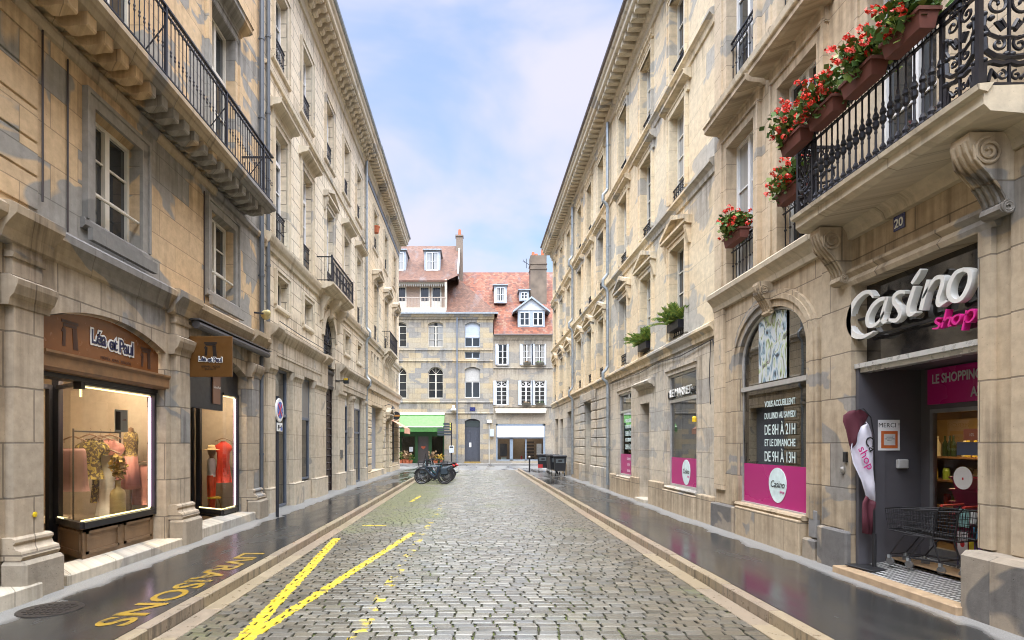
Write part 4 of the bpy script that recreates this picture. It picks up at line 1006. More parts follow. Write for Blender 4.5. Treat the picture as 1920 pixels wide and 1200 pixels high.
mb = wall(MB(), 27.8, 40.5, 4.6, 15.2, ups); shell(mb, 27.8, 40.5, 4.6, 15.2, 9); mb.build('upper_wall', S['C_up'], Cc)
for u in mzc: window(Cc, u, 5.4, .44, 1.0, .19, 2, stonem=S['trim'], sur=.09, leaves=1)
for u in cC:
    window(Cc, u, 7.3, 1.16, 2.9, .19, 3, transom=2.2, stonem=S['trim'], sur=.18, hood='ped', hz=10.5, rail=.8, hout=.34)
    window(Cc, u, 12.0, 1.16, 1.98, .19, 3, stonem=S['trim'], sur=.18, rail=.75, sill=.2, sillm=S['trim'])
MB().prof(27.8, 40.5, [(0,6.8),(.06,6.81),(.08,6.92),(.16,7.0),(.18,7.12),(.1,7.2),(0,7.22)]).prof(27.8,40.5,[(0,4.55),(.10,4.56),(.12,4.86),(.2,4.95),(.24,5.1),(.1,5.2),(0,5.22)]).build('string_course', S['trim'], Cc)
q = MB()
for k in range(10):
    for a, b in ((28.1,29.48),(33.32,34.2),(36.2,36.85),(39.95,40.52)): q.cbox(a, b, -.06, 0, .5+.36*k, .5+.36*k+.31, .02)
for a, b in ((27.85,29.48),(29.5,34.25),(35.85,40.5)): q.cbox(a, b, -.09, 0, 0, .46, .02)
q.build('rustication', S['C_up'], Cc)
MB().box(29.5,33.3,.40,.45,.45,3.85).build('shutter', mat('blue_grey_shutter', (.25,.27,.31), .5, vary=.05), Cc)
MB().box(34.3,35.8,.30,.36,.12,3.35).build('door', M_brown, Cc); shopfront(Cc, 36.9, 39.9, .6, 3.4, .3, 2.6, M_bluegrey, M_glass, mull=1, rm=M_shopwall)
put('hood', cached(('h','cdoor'), lambda: hood_pediment(1.5, 3.5, .95, .3, .4), 'hood', S['trim']), Cc, (35.05, 0, 0))
bb = MB().prof(33.0, 36.3, [(0,6.7),(.10,6.72),(.14,6.86),(.30,6.95),(.34,7.05),(.50,7.1),(.50,7.2),(0,7.24)]).build('balcony', S['trim'], Cc)
for i in range(6): MB().prism([(0,6.3),(-.1,6.34),(-.16,6.6),(-.36,6.85),(-.38,7.0),(0,7.0)], 'x', 33.25+.54*i-.07, 33.25+.54*i+.07).build('bracket', S['trim'], bb)
rl = MB()
for i in range(28): lathe_baluster(rl, 33.06+.118*i, -.45, 7.22, 8.2, False)
for s in (33.04, 36.26):
    for y in (-.35,-.25,-.15): lathe_baluster(rl, s, y, 7.22, 8.2, False)
    rl.box(s-.02, s+.02, -.47, 0, 8.17, 8.2)
    for z in (7.5,7.8): rl.torus((s,-.24,z), .10, .012, 'x', 14, 5)
rl.box(33.02, 36.28, -.475, -.425, 8.17, 8.2).box(33.02, 36.28, -.465, -.435, 7.26, 7.28)
for i in range(7): rl.torus((33.25+.46*i,-.45,7.7), .14, .012, 'y', 14, 5)
rl.build('railing', M_iron, bb)
cornice(MB(), 27.8, 40.55, 15.0, 16.0, .74, .36, 'dentil').build('cornice', S['trim'], Cc)
MB().tube([(27.8,-.76,16.03),(40.6,-.76,16.03)], .07, 8).build('gutter', M_zinc, Cc)
MB().prism([(-.72,16.05),(.2,16.1),(5,19.5),(9,16.0)], 'x', 27.8, 40.5).build('roof', MC['dark_slate_roof'], Cc)
MB().prof(27.85, 40.5, [(0,14.7),(.04,14.7),(.04,14.95),(0,14.95)]).build('frieze', mat('blue_grey_frieze', (.17,.19,.22), .6), Cc)
rs = thing('round_sign', 'round black sign with orange band projecting from the corner building', 'shop sign', (-4.82, 36.2, 3.58))
MB().lathe([(.0,-.04),(.25,-.04),(.26,0),(.25,.04),(.0,.04)], 26, axis='y').build('disc', M_black, rs); MB().box(-.235,.235,-.046,-.041,-.05,.05).build('band', mat('orange_band', (.5,.22,.05), .5), rs); MB().box(-.4,-.24,-.015,.015,-.02,.02).build('bracket', M_iron, rs)
pa = thing('peach_awning', 'small peach fabric awning over the far left corner shop', 'awning', (WL,0,0), PI/2)
MB().prism([(0,3.35),(-.85,2.85),(-.85,2.83),(0,3.32)], 'x', 36.6, 39.8).prism([(-.85,2.86),(-.86,2.86),(-.86,2.5),(-.85,2.5)], 'x', 36.6, 39.8).build('canopy', cloth('peach_canvas', (.72,.38,.25)), pa)
MB().tube([(36.65,0,2.9),(36.65,-.83,2.84)], .015, 5).tube([(39.75,0,2.9),(39.75,-.83,2.84)], .015, 5).build('arm', M_iron, pa)
wl_ = thing('wall_lamp', 'small black gooseneck lamp over the grey shutter', 'lamp', (WL,0,0), PI/2)
MB().tube([(33.6,0,4.0),(33.6,-.3,4.1),(33.6,-.5,4.05),(33.6,-.55,3.95)], .02, 6).build('arm', M_iron, wl_); MB().lathe([(.03,.1),(.05,.06),(.12,-.05),(.0,-.03)], 12, (33.6,-.55,3.9)).build('lamp_shade', M_iron, wl_)
pt = thing('clay_window_pot', 'small terracotta flower pot outside a top floor window of corner building', 'flower pot', LW(30.35, -.12, 12.75), PI/2)
MB().lathe([(.0,0),(.14,0),(.19,.28),(.21,.28),(.21,.34),(.17,.34),(.15,.3),(0,.3)], 14).build('pot', mat('terracotta', (.42,.12,.05), .8), pt); leaves(MB(), 40, (0,0,.38), (.14,.14,.1), .08, random.Random(3)).build('foliage', M_leaf, pt)

# ------------------------------------------------------------------ right side, grocery building with the flowered balcony (x = minus distance)
WR = 5.15
def RW(Y, y, z): return (WR + y, Y, z)
def right(name, label): return thing(name, label, 'building', (WR, 0, 0), -PI/2)
def op(ya, yb, v0, v1, **k): return dict(u0=-yb, u1=-ya, v0=v0, v1=v1, **k)

D = right('grocery_building', 'weathered beige stone building with flowered balcony and grocery, nearest on the right')
opsD = [op(9.03,11.35,.70,4.2,rise=.80,d=.34), op(5.94,7.91,.12,3.98,d=.36,nobottom=True)]
mb = wall(MB(), -12.48, 14, 0, 4.75, opsD); shell(mb, -12.48, 14, 0, 4.75, 9); mb.build('ground_floor_wall', S['D_gf'], D)
w1 = [11.3, 9.32, 7.04]
ops = [op(y-.57,y+.57,5.06,7.83,d=.32) for y in w1] + [op(y-.57,y+.57,9.0,11.6,d=.32) for y in w1] + [op(y-.57,y+.57,12.9,15,d=.32) for y in w1]
mb = wall(MB(), -12.48, 14, 4.75, 17.0, ops); shell(mb, -12.48, 14, 4.75, 17, 9); mb.build('upper_wall', S['D_up'], D)
for i, y in enumerate(w1):
    window(D, -y, 5.06, 1.14, 2.77, .19, 3, transom=0, stonem=S['D_up'], sur=.22, hood='flat', hz=8.14, hhalf=.93, hout=.36, rail=.80 if i < 2 else 0, railn=8, fm=M_white)
    window(D, -y, 9.0, 1.14, 2.6, .19, 3, stonem=S['D_up'], sur=.22, hood='flat', hz=11.95, hout=.34, rail=.95, railn=8, fm=M_white)
    window(D, -y, 12.9, 1.14, 2.1, .19, 3, stonem=S['D_up'], sur=.2, rail=.9, railn=8, fm=M_white)
MB().prof(-12.48, 2, [(0,4.62),(.06,4.63),(.08,4.72),(.13,4.80),(.20,4.88),(.21,4.96),(.14,5.02),(0,5.05)]).prof(-12.48, 2, [(0,8.58),(.05,8.59),(.07,8.70),(.14,8.78),(.16,8.88),(0,8.93)]).build('string_course', S['trim'], D)
MB().box(-12.46, -12.05, -.045, 0, 5.05, 17).box(-12.47,-12.02,-.05,0,.9,4.62).build('pilaster', S['D_up'], D)
cornice(MB(), -12.48, 2, 16.0, 17.0, .74, .36, 'dentil').build('cornice', S['trim'], D)
MB().prism([(-.72,17.0),(.2,17.05),(5,20),(9,17)], 'x', -12.48, 2).build('roof', MC['dark_slate_roof'], D)
# arch mouldings, plinths, scroll key
ins = outline(-11.35, -9.03, 3.4, 4.2, .80)[2:]; mu = -10.19
av = MB()
for (k0, k1, pr) in ((1.0,1.12,.04),(1.12,1.2,.075),(1.2,1.27,.05)):
    for (x, z), (x2, z2) in zip(ins[:-1], ins[1:]):
        f = lambda px, pz, k: (mu+(px-mu)*k, 3.4+(pz-3.4)*(1+(k-1)*1.3))
        a0, b0, b1, a1 = f(x,z,k0), f(x2,z2,k0), f(x2,z2,k1), f(x,z,k1)
        av.add([(a0[0],-pr,a0[1]),(b0[0],-pr,b0[1]),(b1[0],-pr,b1[1]),(a1[0],-pr,a1[1]),(a0[0],0,a0[1]),(b0[0],0,b0[1]),(b1[0],0,b1[1]),(a1[0],0,a1[1])], [(0,1,2,3),(0,1,5,4),(3,2,6,7)])
for s in (-1, 1):
    for (k0, k1, pr) in ((1.0,1.12,.04),(1.12,1.2,.075),(1.2,1.27,.05)):
        a, b = sorted((mu+s*1.16*k0, mu+s*1.16*k1)); av.box(a, b, -pr, 0, .72, 3.4)
av.build('archivolt', S['D_gf'], D)
def scroll_console(z1, h, w, out, x, m, parent, name='console'):
    """S-shaped bracket: deep volute on top, small curl at the foot"""
    z0 = z1 - h; o = out
    pf = [(0,z1),(-o,z1),(-o*1.03,z1-.10*h),(-o*.98,z1-.22*h),(-o*.86,z1-.36*h),(-o*.66,z1-.50*h),(-o*.46,z1-.64*h),(-o*.34,z1-.78*h),(-o*.30,z1-.86*h),(-o*.38,z1-.90*h),(-o*.40,z1-.96*h),(-o*.32,z0),(-o*.16,z0-.01),(0,z0+.03)]
    mb = MB().prism(pf, 'x', x-w/2, x+w/2)
    for s in (-1, 1):
        e = x + s*(w/2+.008)
        for c, r0 in (((-o*.62, z1-.24*h), .30*o), ((-o*.22, z1-.93*h), .14*o)):
            mb.tube([(e, p[0], p[1]) for p in spiral(c, r0, .02, 2.2, PI/2, 1, 34)], .016 if r0 > .1 else .011, 6)
        mb.tube([(e, -o*.95, z1-.16*h), (e, -o*.9, z1-.34*h), (e, -o*.62, z1-.52*h), (e, -o*.40, z1-.70*h), (e, -o*.26, z1-.86*h)], .013, 6)
    for k in (-.3, 0, .3): mb.tube([(x+k*w, p[0]-.004, p[1]) for p in pf[2:9]], .018, 6)
    return mb.build(name, m, parent)
scroll_console(4.64, .56, .22, .26, -10.19, S['D_gf'], D, 'keystone')
for Y, o_, w_ in ((8.10,.44,.22),(5.66,.46,.22)): scroll_console(4.80, .76, w_, o_, -Y, S['D_gf'], D)
pl = MB()
pl.cbox(-11.3,-9.06,-.14,.1,0,.66,.015); pl.prof(-11.36,-9.03,[(-.3,.66),(.10,.66),(.12,.70),(.10,.735),(-.3,.74)]); 
pl.build('plinth', S['D_gf'], D)
for a, b, z in ((-12.48,-11.4,.62),(-9.0,-8.68,.42),(-8.62,-7.93,.66)): MB().cbox(a, b, -.13, .05, 0, z, .025).build('plinth', S['boulder'], D)
MB().cbox(-5.97,-4.6,-.24,.1,0,.78,.05).cbox(-4.57,-2.0,-.22,.1,0,.74,.04).build('guard_stone', S['boulder'], D)
for bb_ in ((-8.62,-8.0,-.05,0,.66,4.62),(-5.6,-5.3,-.04,0,.78,4.62),(-5.2,-3.2,-.06,0,1.55,4.3),(-5.2,-3.2,-.06,0,.85,1.5)): MB().cbox(*bb_, .015).build('pilaster', S['D_gf'], D)
MB().prof(-8.12,-5.72,[(0,3.98),(.06,3.98),(.08,4.04),(.05,4.10),(.09,4.16),(.09,4.20),(0,4.22)]).box(-8.08,-7.92,-.06,0,.2,3.98).box(-5.93,-5.78,-.06,0,.8,3.98).build('surround', S['D_gf'], D)
MB().cbox(-8.92,-8.72,-.07,0,.44,.85,.01).build('vent_box', mat('grey_stone_box', (.22,.215,.21), .8), D)
# arched shop window
aw = MB(); o_ = outline(-11.33, -9.05, .72, 4.18, .80)
pts = [(x, .06, z) for x, z in o_]; aw.tube(pts, .035, 6, closed=True); aw.box(-11.33,-9.05,.0,.10,2.84,2.92).box(-11.33,-9.05,.01,.11,.70,.76)
sw = aw.build('arched_shop_window', mat('pale_grey_aluminium', (.50,.49,.47), .35, metal=.4), D)
MB().prism(o_, 'y', .062, .070).build('pane', M_darkglass, sw)
MB().box(-11.30,-9.08,.052,.058,.76,1.48).build('magenta_film', M_magenta, sw)
def pebble(x, z, w, h): return [(x + w*.5*math.cos(t)*(1 - .28*(.5-.5*math.sin(t))**1.2*1.0), z + h*.5*math.sin(t)*(1+.06*math.sin(t))) for t in [2*PI*i/32 for i in range(32)]]
lg = MB().prism(pebble(-10.05, 1.12, .66, .60), 'y', .044, .050).build('logo_shape', mat('pale_aqua_vinyl', (.66,.80,.80), .4), sw)
textmesh('Casino', .17, M_black, sw, (-10.05, .040, 1.10), ext=.001, shear=.25, sx=1.0); textmesh('shop', .075, M_pink, sw, (-9.90, .040, 1.01), ext=.001, shear=.25)
for body, size, z in (('VOUS ACCUEILLENT',.15,2.50),('DU LUNDI AU SAMEDI',.15,2.29),('DE 8H À 21H',.255,2.01),('ET LE DIMANCHE',.175,1.81),('DE 9H À 13H',.255,1.54)):
    textmesh(body, size, M_white_vinyl, sw, (-10.0, .05, z), ext=.001, offset=.0025, fit=1.0)
def poster_mat():
    m, g, p = newmat('abstract_poster_print'); tc = g.new('TexCoord').outputs['Object']
    n = g.new('TexNoise', Scale=3.2, Detail=5, Distortion=1.6); g.set(n, 'Vector', g.map(tc, (1.6,1,.8)))
    c = g.ramp(n.outputs[0], (.34,(.02,.02,.03)), (.41,(.22,.34,.42)), (.47,(.50,.56,.60)), (.55,(.58,.60,.60)), (.60,(.36,.46,.20)), (.64,(.05,.05,.055)), (.70,(.42,.44,.46)), (.77,(.30,.05,.12)))
    g.set(p, 'Base Color', c); p.inputs['Roughness'].default_value = .4; return m
po = thing('window_poster', 'tall colourful abstract poster in the top of the arched shop window', 'poster', (WR,0,0), -PI/2)
MB().prism([(-10.69,2.95),(-9.74,2.95),(-9.74,4.08),(-10.1,4.14),(-10.45,4.12),(-10.69,4.04)], 'y', .036, .042).build('sheet', poster_mat(), po)

# grocery entrance: sloping tiled recess, grey side walls, glazed door
fl = MB().add([(-7.91,-.12,.205),(-5.94,-.12,.205),(-5.94,.85,.345),(-7.91,.85,.345),(-7.91,-.12,.0),(-5.94,-.12,.0)], [(0,1,2,3),(4,5,1,0)])
def tile_mat():
    m, g, p = newmat('small_mosaic_tiles'); tc = g.new('TexCoord').outputs['Object']
    b = g.new('TexBrick', {'offset': 0.0}, Color1=(.50,.50,.48), Color2=(.40,.40,.39), Mortar=(.03,.03,.03), Scale=1.0); b.inputs['Mortar Size'].default_value = .012; b.inputs['Brick Width'].default_value = .065; b.inputs['Row Height'].default_value = .065
    g.set(b, 'Vector', tc); g.set(p, 'Base Color', b.outputs[0]); p.inputs['Roughness'].default_value = .3; return m
fl.build('tiled_floor', tile_mat(), D)
MB().cbox(-7.95,-5.9,-.30,-.115,.0,.208,.01).build('doorstep', mat('orange_sandstone', (.38,.27,.165), .6, vary=.2), D)
MB().box(-7.92,-7.88,.30,.86,.2,2.9).box(-5.97,-5.93,.36,.86,.2,2.9).box(-7.9,-5.94,.30,.86,2.84,2.9).box(-7.93,-7.86,.0,.36,.2,2.86).build('recess_wall', M_greywall, D)
bw = MB().box(-7.88,-7.72,.85,.90,.3,2.9).box(-7.72,-5.95,.85,.90,2.30,2.9).box(-6.02,-5.94,.85,.90,.3,2.3); bw.build('recess_back_wall', M_greywall, D)
fr = frame_rect(MB(), -7.72, -6.02, .33, 2.30, .845, .905, .05); fr.box(-7.72,-6.02,.835,.915,.33,.50)
dr = fr.build('sliding_door', mat('grey_aluminium', (.25,.26,.27), .35, metal=.5), D)
MB().add([(-7.7,.87,.4),(-6.04,.87,.4),(-6.04,.87,2.26),(-7.7,.87,2.26)], [(0,1,2,3)]).build('pane', M_glass, dr)
ml = MB(); room(ml, -11.5,-5.2,.365,4.4,.33,4.3); ml.build('shop_interior', mat('warm_store_interior', (.20,.13,.07), .7), D)
MB().lathe([(.0,0),(.09,0),(.09,.02),(0,.03)], 14, (-8.05,1.35,2.34)).lathe([(.0,0),(.09,0),(.09,.02),(0,.03)], 14, (-9.4,2.6,2.50)).build('ceiling_lamp', emit('warm_spot_lamp', (1.0,.72,.35), 170), D)
fa = MB().box(-7.9,-5.95,.14,.16,2.93,3.97).build('fascia_glass', mat('dark_mirror_fascia', (.022,.02,.02), .04, spec=.9, vary=.02), D)
MB().box(-7.93,-5.94,-.02,.20,2.86,2.92).box(-7.9,-5.95,.02,.16,2.80,2.86).build('canopy_bar', mat('white_metal_bar', (.55,.55,.53), .3, metal=.3), D)
sb = thing('magenta_sign', 'magenta sign with white capitals above the grocery sliding door', 'sign', (WR,0,0), -PI/2)
MB().box(-7.72,-5.97,.815,.845,2.36,2.82).build('sign_board', M_magenta, sb)
textmesh('LE SHOPPING', .165, mat('dim_white_letters', (.55,.52,.54), .5), sb, (-7.64,.81,2.63), ext=.001, offset=.004, align='LEFT', fit=.74); textmesh('AU QUOTIDIEN', .165, MC['dim_white_letters'], sb, (-7.04,.81,2.42), ext=.001, offset=.004, align='LEFT', fit=.92)

def ribbon(path, y0, y1, steps=6):
    """flat letter stroke with a varying width: path of (x, z, width)"""
    P = [Vector(p) for p in path]; pts = []
    for i in range(len(P)-1):
        a, b, c, d = P[max(i-1,0)], P[i], P[i+1], P[min(i+2,len(P)-1)]
        for k in range(steps):
            t = k/steps; pts.append(.5*((2*b) + (c-a)*t + (2*a-5*b+4*c-d)*t*t + (3*b-a-3*c+d)*t**3))
    pts.append(P[-1])
    L, Rr = [], []
    for i, p in enumerate(pts):
        d = pts[min(i+1,len(pts)-1)] - pts[max(i-1,0)]; n = Vector((-d.y, d.x)); n = n/(n.length or 1)
        L.append((p.x+n.x*p.z/2, p.y+n.y*p.z/2)); Rr.append((p.x-n.x*p.z/2, p.y-n.y*p.z/2))
    mb = MB(); m = len(L)
    vs = [(x,y0,z) for x,z in L] + [(x,y0,z) for x,z in Rr] + [(x,y1,z) for x,z in L] + [(x,y1,z) for x,z in Rr]
    fs = []
    for i in range(m-1): fs += [(i,i+1,m+i+1,m+i),(2*m+i,2*m+i+1,3*m+i+1,3*m+i),(i,i+1,2*m+i+1,2*m+i),(m+i,m+i+1,3*m+i+1,3*m+i)]
    fs += [(0,m,3*m,2*m),(m-1,2*m-1,4*m-1,3*m-1)]
    return mb.add(vs, fs)
# stroke skeletons of the sign, in metres along the front
def trace(pts, ysign=-.02):
    out = []
    for cx, cy, w in pts:
        px, py = 1560 + cx/3.158, 420 + cy/3.158
        Y = (WR+ysign)*1100/(px-889); z = 1.85 + (832-py)*Y/1100
        out.append((-Y, z, w/3.158*Y/1100*.84))
    return out
ss = thing('shop_name_sign', 'large white script lettering with small pink word above grocery entrance', 'shop sign', (WR,0,0), -PI/2)
strokes = [[(262,432,20),(235,402,26),(190,418,34),(145,470,44),(118,545,50),(118,610,48),(145,655,42),(190,668,30),(235,652,20),(262,636,10)],
    [(338,440,24),(300,448,30),(258,485,36),(228,545,38),(228,592,34),(252,604,26),(292,580,22),(328,520,18)], [(345,432,30),(328,490,36),(314,545,36),(322,578,30),(352,566,16)],
    [(452,405,18),(420,402,26),(388,425,32),(386,462,36),(412,500,36),(420,540,34),(392,572,28),(345,566,16)],
    [(508,368,30),(488,430,38),(470,495,38),(478,535,32),(515,520,16)], [(545,268,18),(520,310,34),(490,352,22)],
    [(590,330,30),(570,410,38),(545,510,36)], [(556,440,14),(590,380,22),(632,322,28),(672,318,32),(672,360,36),(648,440,36),(652,480,30),(700,455,14)],
    [(800,268,26),(752,292,32),(716,360,38),(714,425,36),(748,456,30),(795,430,36),(834,350,40),(836,285,34),(800,268,26)]]
L_ = MB()
for s in strokes: r_ = ribbon(trace(s), -.06, .02); L_.add(r_.v, r_.f)
L_.build('script_letters', M_signwhite, ss)
strokes2 = [[(660,558,8),(636,560,13),(628,580,16),(648,596,16),(640,616,14),(608,620,8)],
    [(694,505,14),(680,560,16),(662,614,15)], [(674,580,8),(700,556,14),(716,562,16),(704,600,14),(720,602,8)],
    [(764,536,12),(738,550,14),(728,578,16),(744,592,13),(768,572,15),(774,545,15),(764,536,12)],
    [(812,510,14),(800,570,16),(786,630,15)], [(806,540,8),(834,510,14),(858,516,16),(856,552,16),(826,580,12),(800,576,8)]]
L2 = MB()
for s in strokes2: r_ = ribbon(trace(s), -.05, .02); L2.add(r_.v, r_.f)
L2.build('small_letters', M_pink, ss)
MB().box(-8.05,-6.0,.02,.05,3.50,3.53).box(-8.05,-6.0,.02,.05,3.24,3.27).box(-8.06,-7.98,-.02,.06,3.46,3.57).box(-8.06,-7.98,-.02,.06,3.2,3.31).build('mounting_rail', M_black, ss)

# balcony with cast iron front
bal = MB().prism([(0,4.80),(0,5.08),(-.62,5.06),(-.62,5.02),(-.58,5.0),(-.58,4.90),(-.52,4.84)], 'x', -8.34, -5.26).prof(-8.36,-5.24,[(.56,5.0),(.64,5.02),(.65,5.07),(.5,5.085)]).build('balcony', S['trim'], D)
ca = MB()
zr0, zr1 = 5.09, 6.05; fy = -.57
front = lambda s, z: (s, fy, z)
for x in [-7.86+.117*i for i in range(19)]: lathe_baluster(ca, x, fy, zr0, zr1-.12)
ca.box(-8.28,-5.32,fy-.03,fy+.03,zr1-.035,zr1).box(-8.28,-5.32,fy-.018,fy+.018,zr1-.13,zr1-.11).box(-8.28,-5.32,fy-.02,fy+.02,zr0,zr0+.03)
for i in range(21): ca.torus((-7.9+.117*i, fy, zr1-.075), .035, .008, 'y', 8, 4); ca.prism([(-7.86+.117*i-.055,zr0+.03),(-7.86+.117*i+.055,zr0+.03),(-7.86+.117*i,zr0+.12)], 'y', fy-.012, fy+.012) if i < 19 else None
for a, b in ((-8.28,-7.95),(-5.72,-5.34)): ornate(ca, a, b, zr0+.02, zr1-.03, front, .013)
for x in (-5.32, -8.28):
    ornate(ca, fy, -.03, zr0+.02, zr1-.03, (lambda s, z, X=x: (X, s, z)), .014)
    ca.box(x-.02,x+.02,fy,0,zr1-.035,zr1).box(x-.015,x+.015,fy,0,zr0,zr0+.03)
    ca.box(x-.022,x+.022,fy-.022,fy+.022,zr0,zr1+.04)
for x in (-7.93,-5.74): ca.box(x-.018,x+.018,fy-.018,fy+.018,zr0,zr1)
ca.build('railing', M_iron, bal)
# flower boxes
M_trough = mat('terracotta_trough', (.13,.04,.028), .7, vary=.2)
def flower_box(Y, y, z, L, label, seed, lush=1.0, along=True):
    t = thing('flower_box', label, 'flower box', RW(Y, y, z), -PI/2 if along else 0, 'geranium boxes on the right facade')
    mb = MB(); w = .10
    mb.loft([[(-L/2+.03,-w*.75,0),(L/2-.03,-w*.75,0),(L/2-.03,w*.75,0),(-L/2+.03,w*.75,0)],[(-L/2,-w,.17),(L/2,-w,.17),(L/2,w,.17),(-L/2,w,.17)]])
    mb.box(-L/2-.015,L/2+.015,-w-.015,w+.015,.15,.185); mb.build('trough', M_trough, t)
    r = random.Random(seed); lf = MB(); n = int(12*L/.7*lush)+2
    for i in range(n): leaves(lf, 55, (r.uniform(-L/2,L/2)*.82, r.uniform(-.16,.10), .23+r.uniform(-.06,.20)), (.19,.19,.16), .085, r)
    lf.build('foliage', M_leaf, t)
    fl = MB()
    for i in range(int(62*L/.7*lush)):
        c = Vector((r.uniform(-L/2-.03,L/2+.03), r.uniform(-.30,.18), .26+r.uniform(-.08,.34)))
        for _ in range(9):
            d = Vector((r.gauss(0,1),r.gauss(0,1),r.gauss(0,1))).normalized(); q = d.cross(Vector((r.random(),r.random(),r.random()))).normalized()*.030
            e = c + d*.033; fl.add([e-q, e+d*.012, e+q, e-d*.01+q.cross(d)*.9], [(0,1,2,3)])
    fl.build('blossom', M_petal, t); return t
flower_box(11.3, -.10, 5.72, .72, 'red geranium box on the window rail farthest from the balcony', 1)
flower_box(9.25, -.12, 5.72, .72, 'red geranium box on the window rail just beyond the balcony', 2, .9)
flower_box(8.02, -.74, 5.88, .52, 'red geranium box hung at the far end of balcony railing', 3)
flower_box(7.33, -.74, 5.88, .54, 'red geranium box hung second from the far end of railing', 4)
flower_box(6.64, -.74, 5.88, .54, 'red geranium box hung in the middle of balcony railing', 5)
flower_box(5.95, -.74, 5.90, .54, 'red geranium box hung nearest on the balcony railing, beside the ornate panel', 6)
nb = thing('house_number', 'small dark blue enamel house number plate above grocery entrance', 'number plate', (WR,0,0), -PI/2)
MB().cbox(-7.19,-7.0,-.015,0,4.44,4.62,.004).build('plate', mat('blue_enamel', (.02,.025,.11), .25), nb); textmesh('20', .15, M_white, nb, (-7.095,-.018,4.475), ext=.001, offset=.003)

# things in and around the entrance
fg = thing('feather_flag', 'tall feather flag in burgundy and white on a flat base by the grocery', 'flag', (5.25, 7.70, .22), R(10))
pole = [(0,0,.02),(0,0,1.2),(-.005,0,1.75),(-.05,0,1.98),(-.16,0,2.09),(-.30,0,2.06),(-.38,0,1.98)]
MB().tube(pole, [.017,.015,.010,.008,.006,.005,.005], 7).tube([(0,0,.02),(0,0,.45)], .026, 8).build('pole', M_black, fg)
MB().cbox(-.24,.24,-.22,.22,0,.02,.006).build('base_plate', M_black, fg)
def flag_part(rows, name, m):                             # rows: (z_left, x_left, z_right, x_right)
    vs = []; fs = []; n = 10
    for zl, xl, zr, xr in rows:
        for k in range(n+1):
            t = k/n; x = xl+(xr-xl)*t; z = zl+(zr-zl)*t; vs.append((x, .02*math.sin(t*7+z*4)+.012*math.sin(z*9+t*3), z))
    for i in range(len(rows)-1):
        for k in range(n): a = i*(n+1)+k; fs.append((a,a+1,a+n+2,a+n+1))
    mb = MB().add(vs, fs); o = mb.build(name, m, fg, smooth=True); so = o.modifiers.new('thick','SOLIDIFY'); so.thickness = .003; return o
C_burg = cloth('burgundy_polyester', (.105,.022,.035)); C_flagw = cloth('white_polyester', (.72,.70,.78))
flag_part([(.46,-.17,.43,-.0),(.7,-.175,.7,-.0),(.86,-.17,.82,-.0),(.95,-.13,.87,-.0)], 'lower_cloth', C_burg)
flag_part([(.95,-.13,.87,-.0),(1.15,-.22,1.1,-.0),(1.38,-.33,1.3,-.0),(1.56,-.345,1.55,-.005),(1.72,-.29,1.75,-.01),(1.84,-.24,1.88,-.05),(1.87,-.16,1.92,-.09)], 'middle_cloth', C_flagw)
flag_part([(1.5,-.33,1.72,-.27),(1.66,-.37,1.80,-.22),(1.80,-.41,1.92,-.10),(1.92,-.46,2.0,-.06),(2.0,-.45,2.05,-.12),(2.06,-.36,2.08,-.2)], 'upper_cloth', C_burg)
t_ = textmesh('shop', .17, M_pink, fg, (-.20,-.035,1.42), ext=.001, rot=(PI/2, R(62), 0)); t_ = textmesh('Ca', .18, M_black, fg, (-.135,-.035,1.60), ext=.001, rot=(PI/2, R(62), 0))

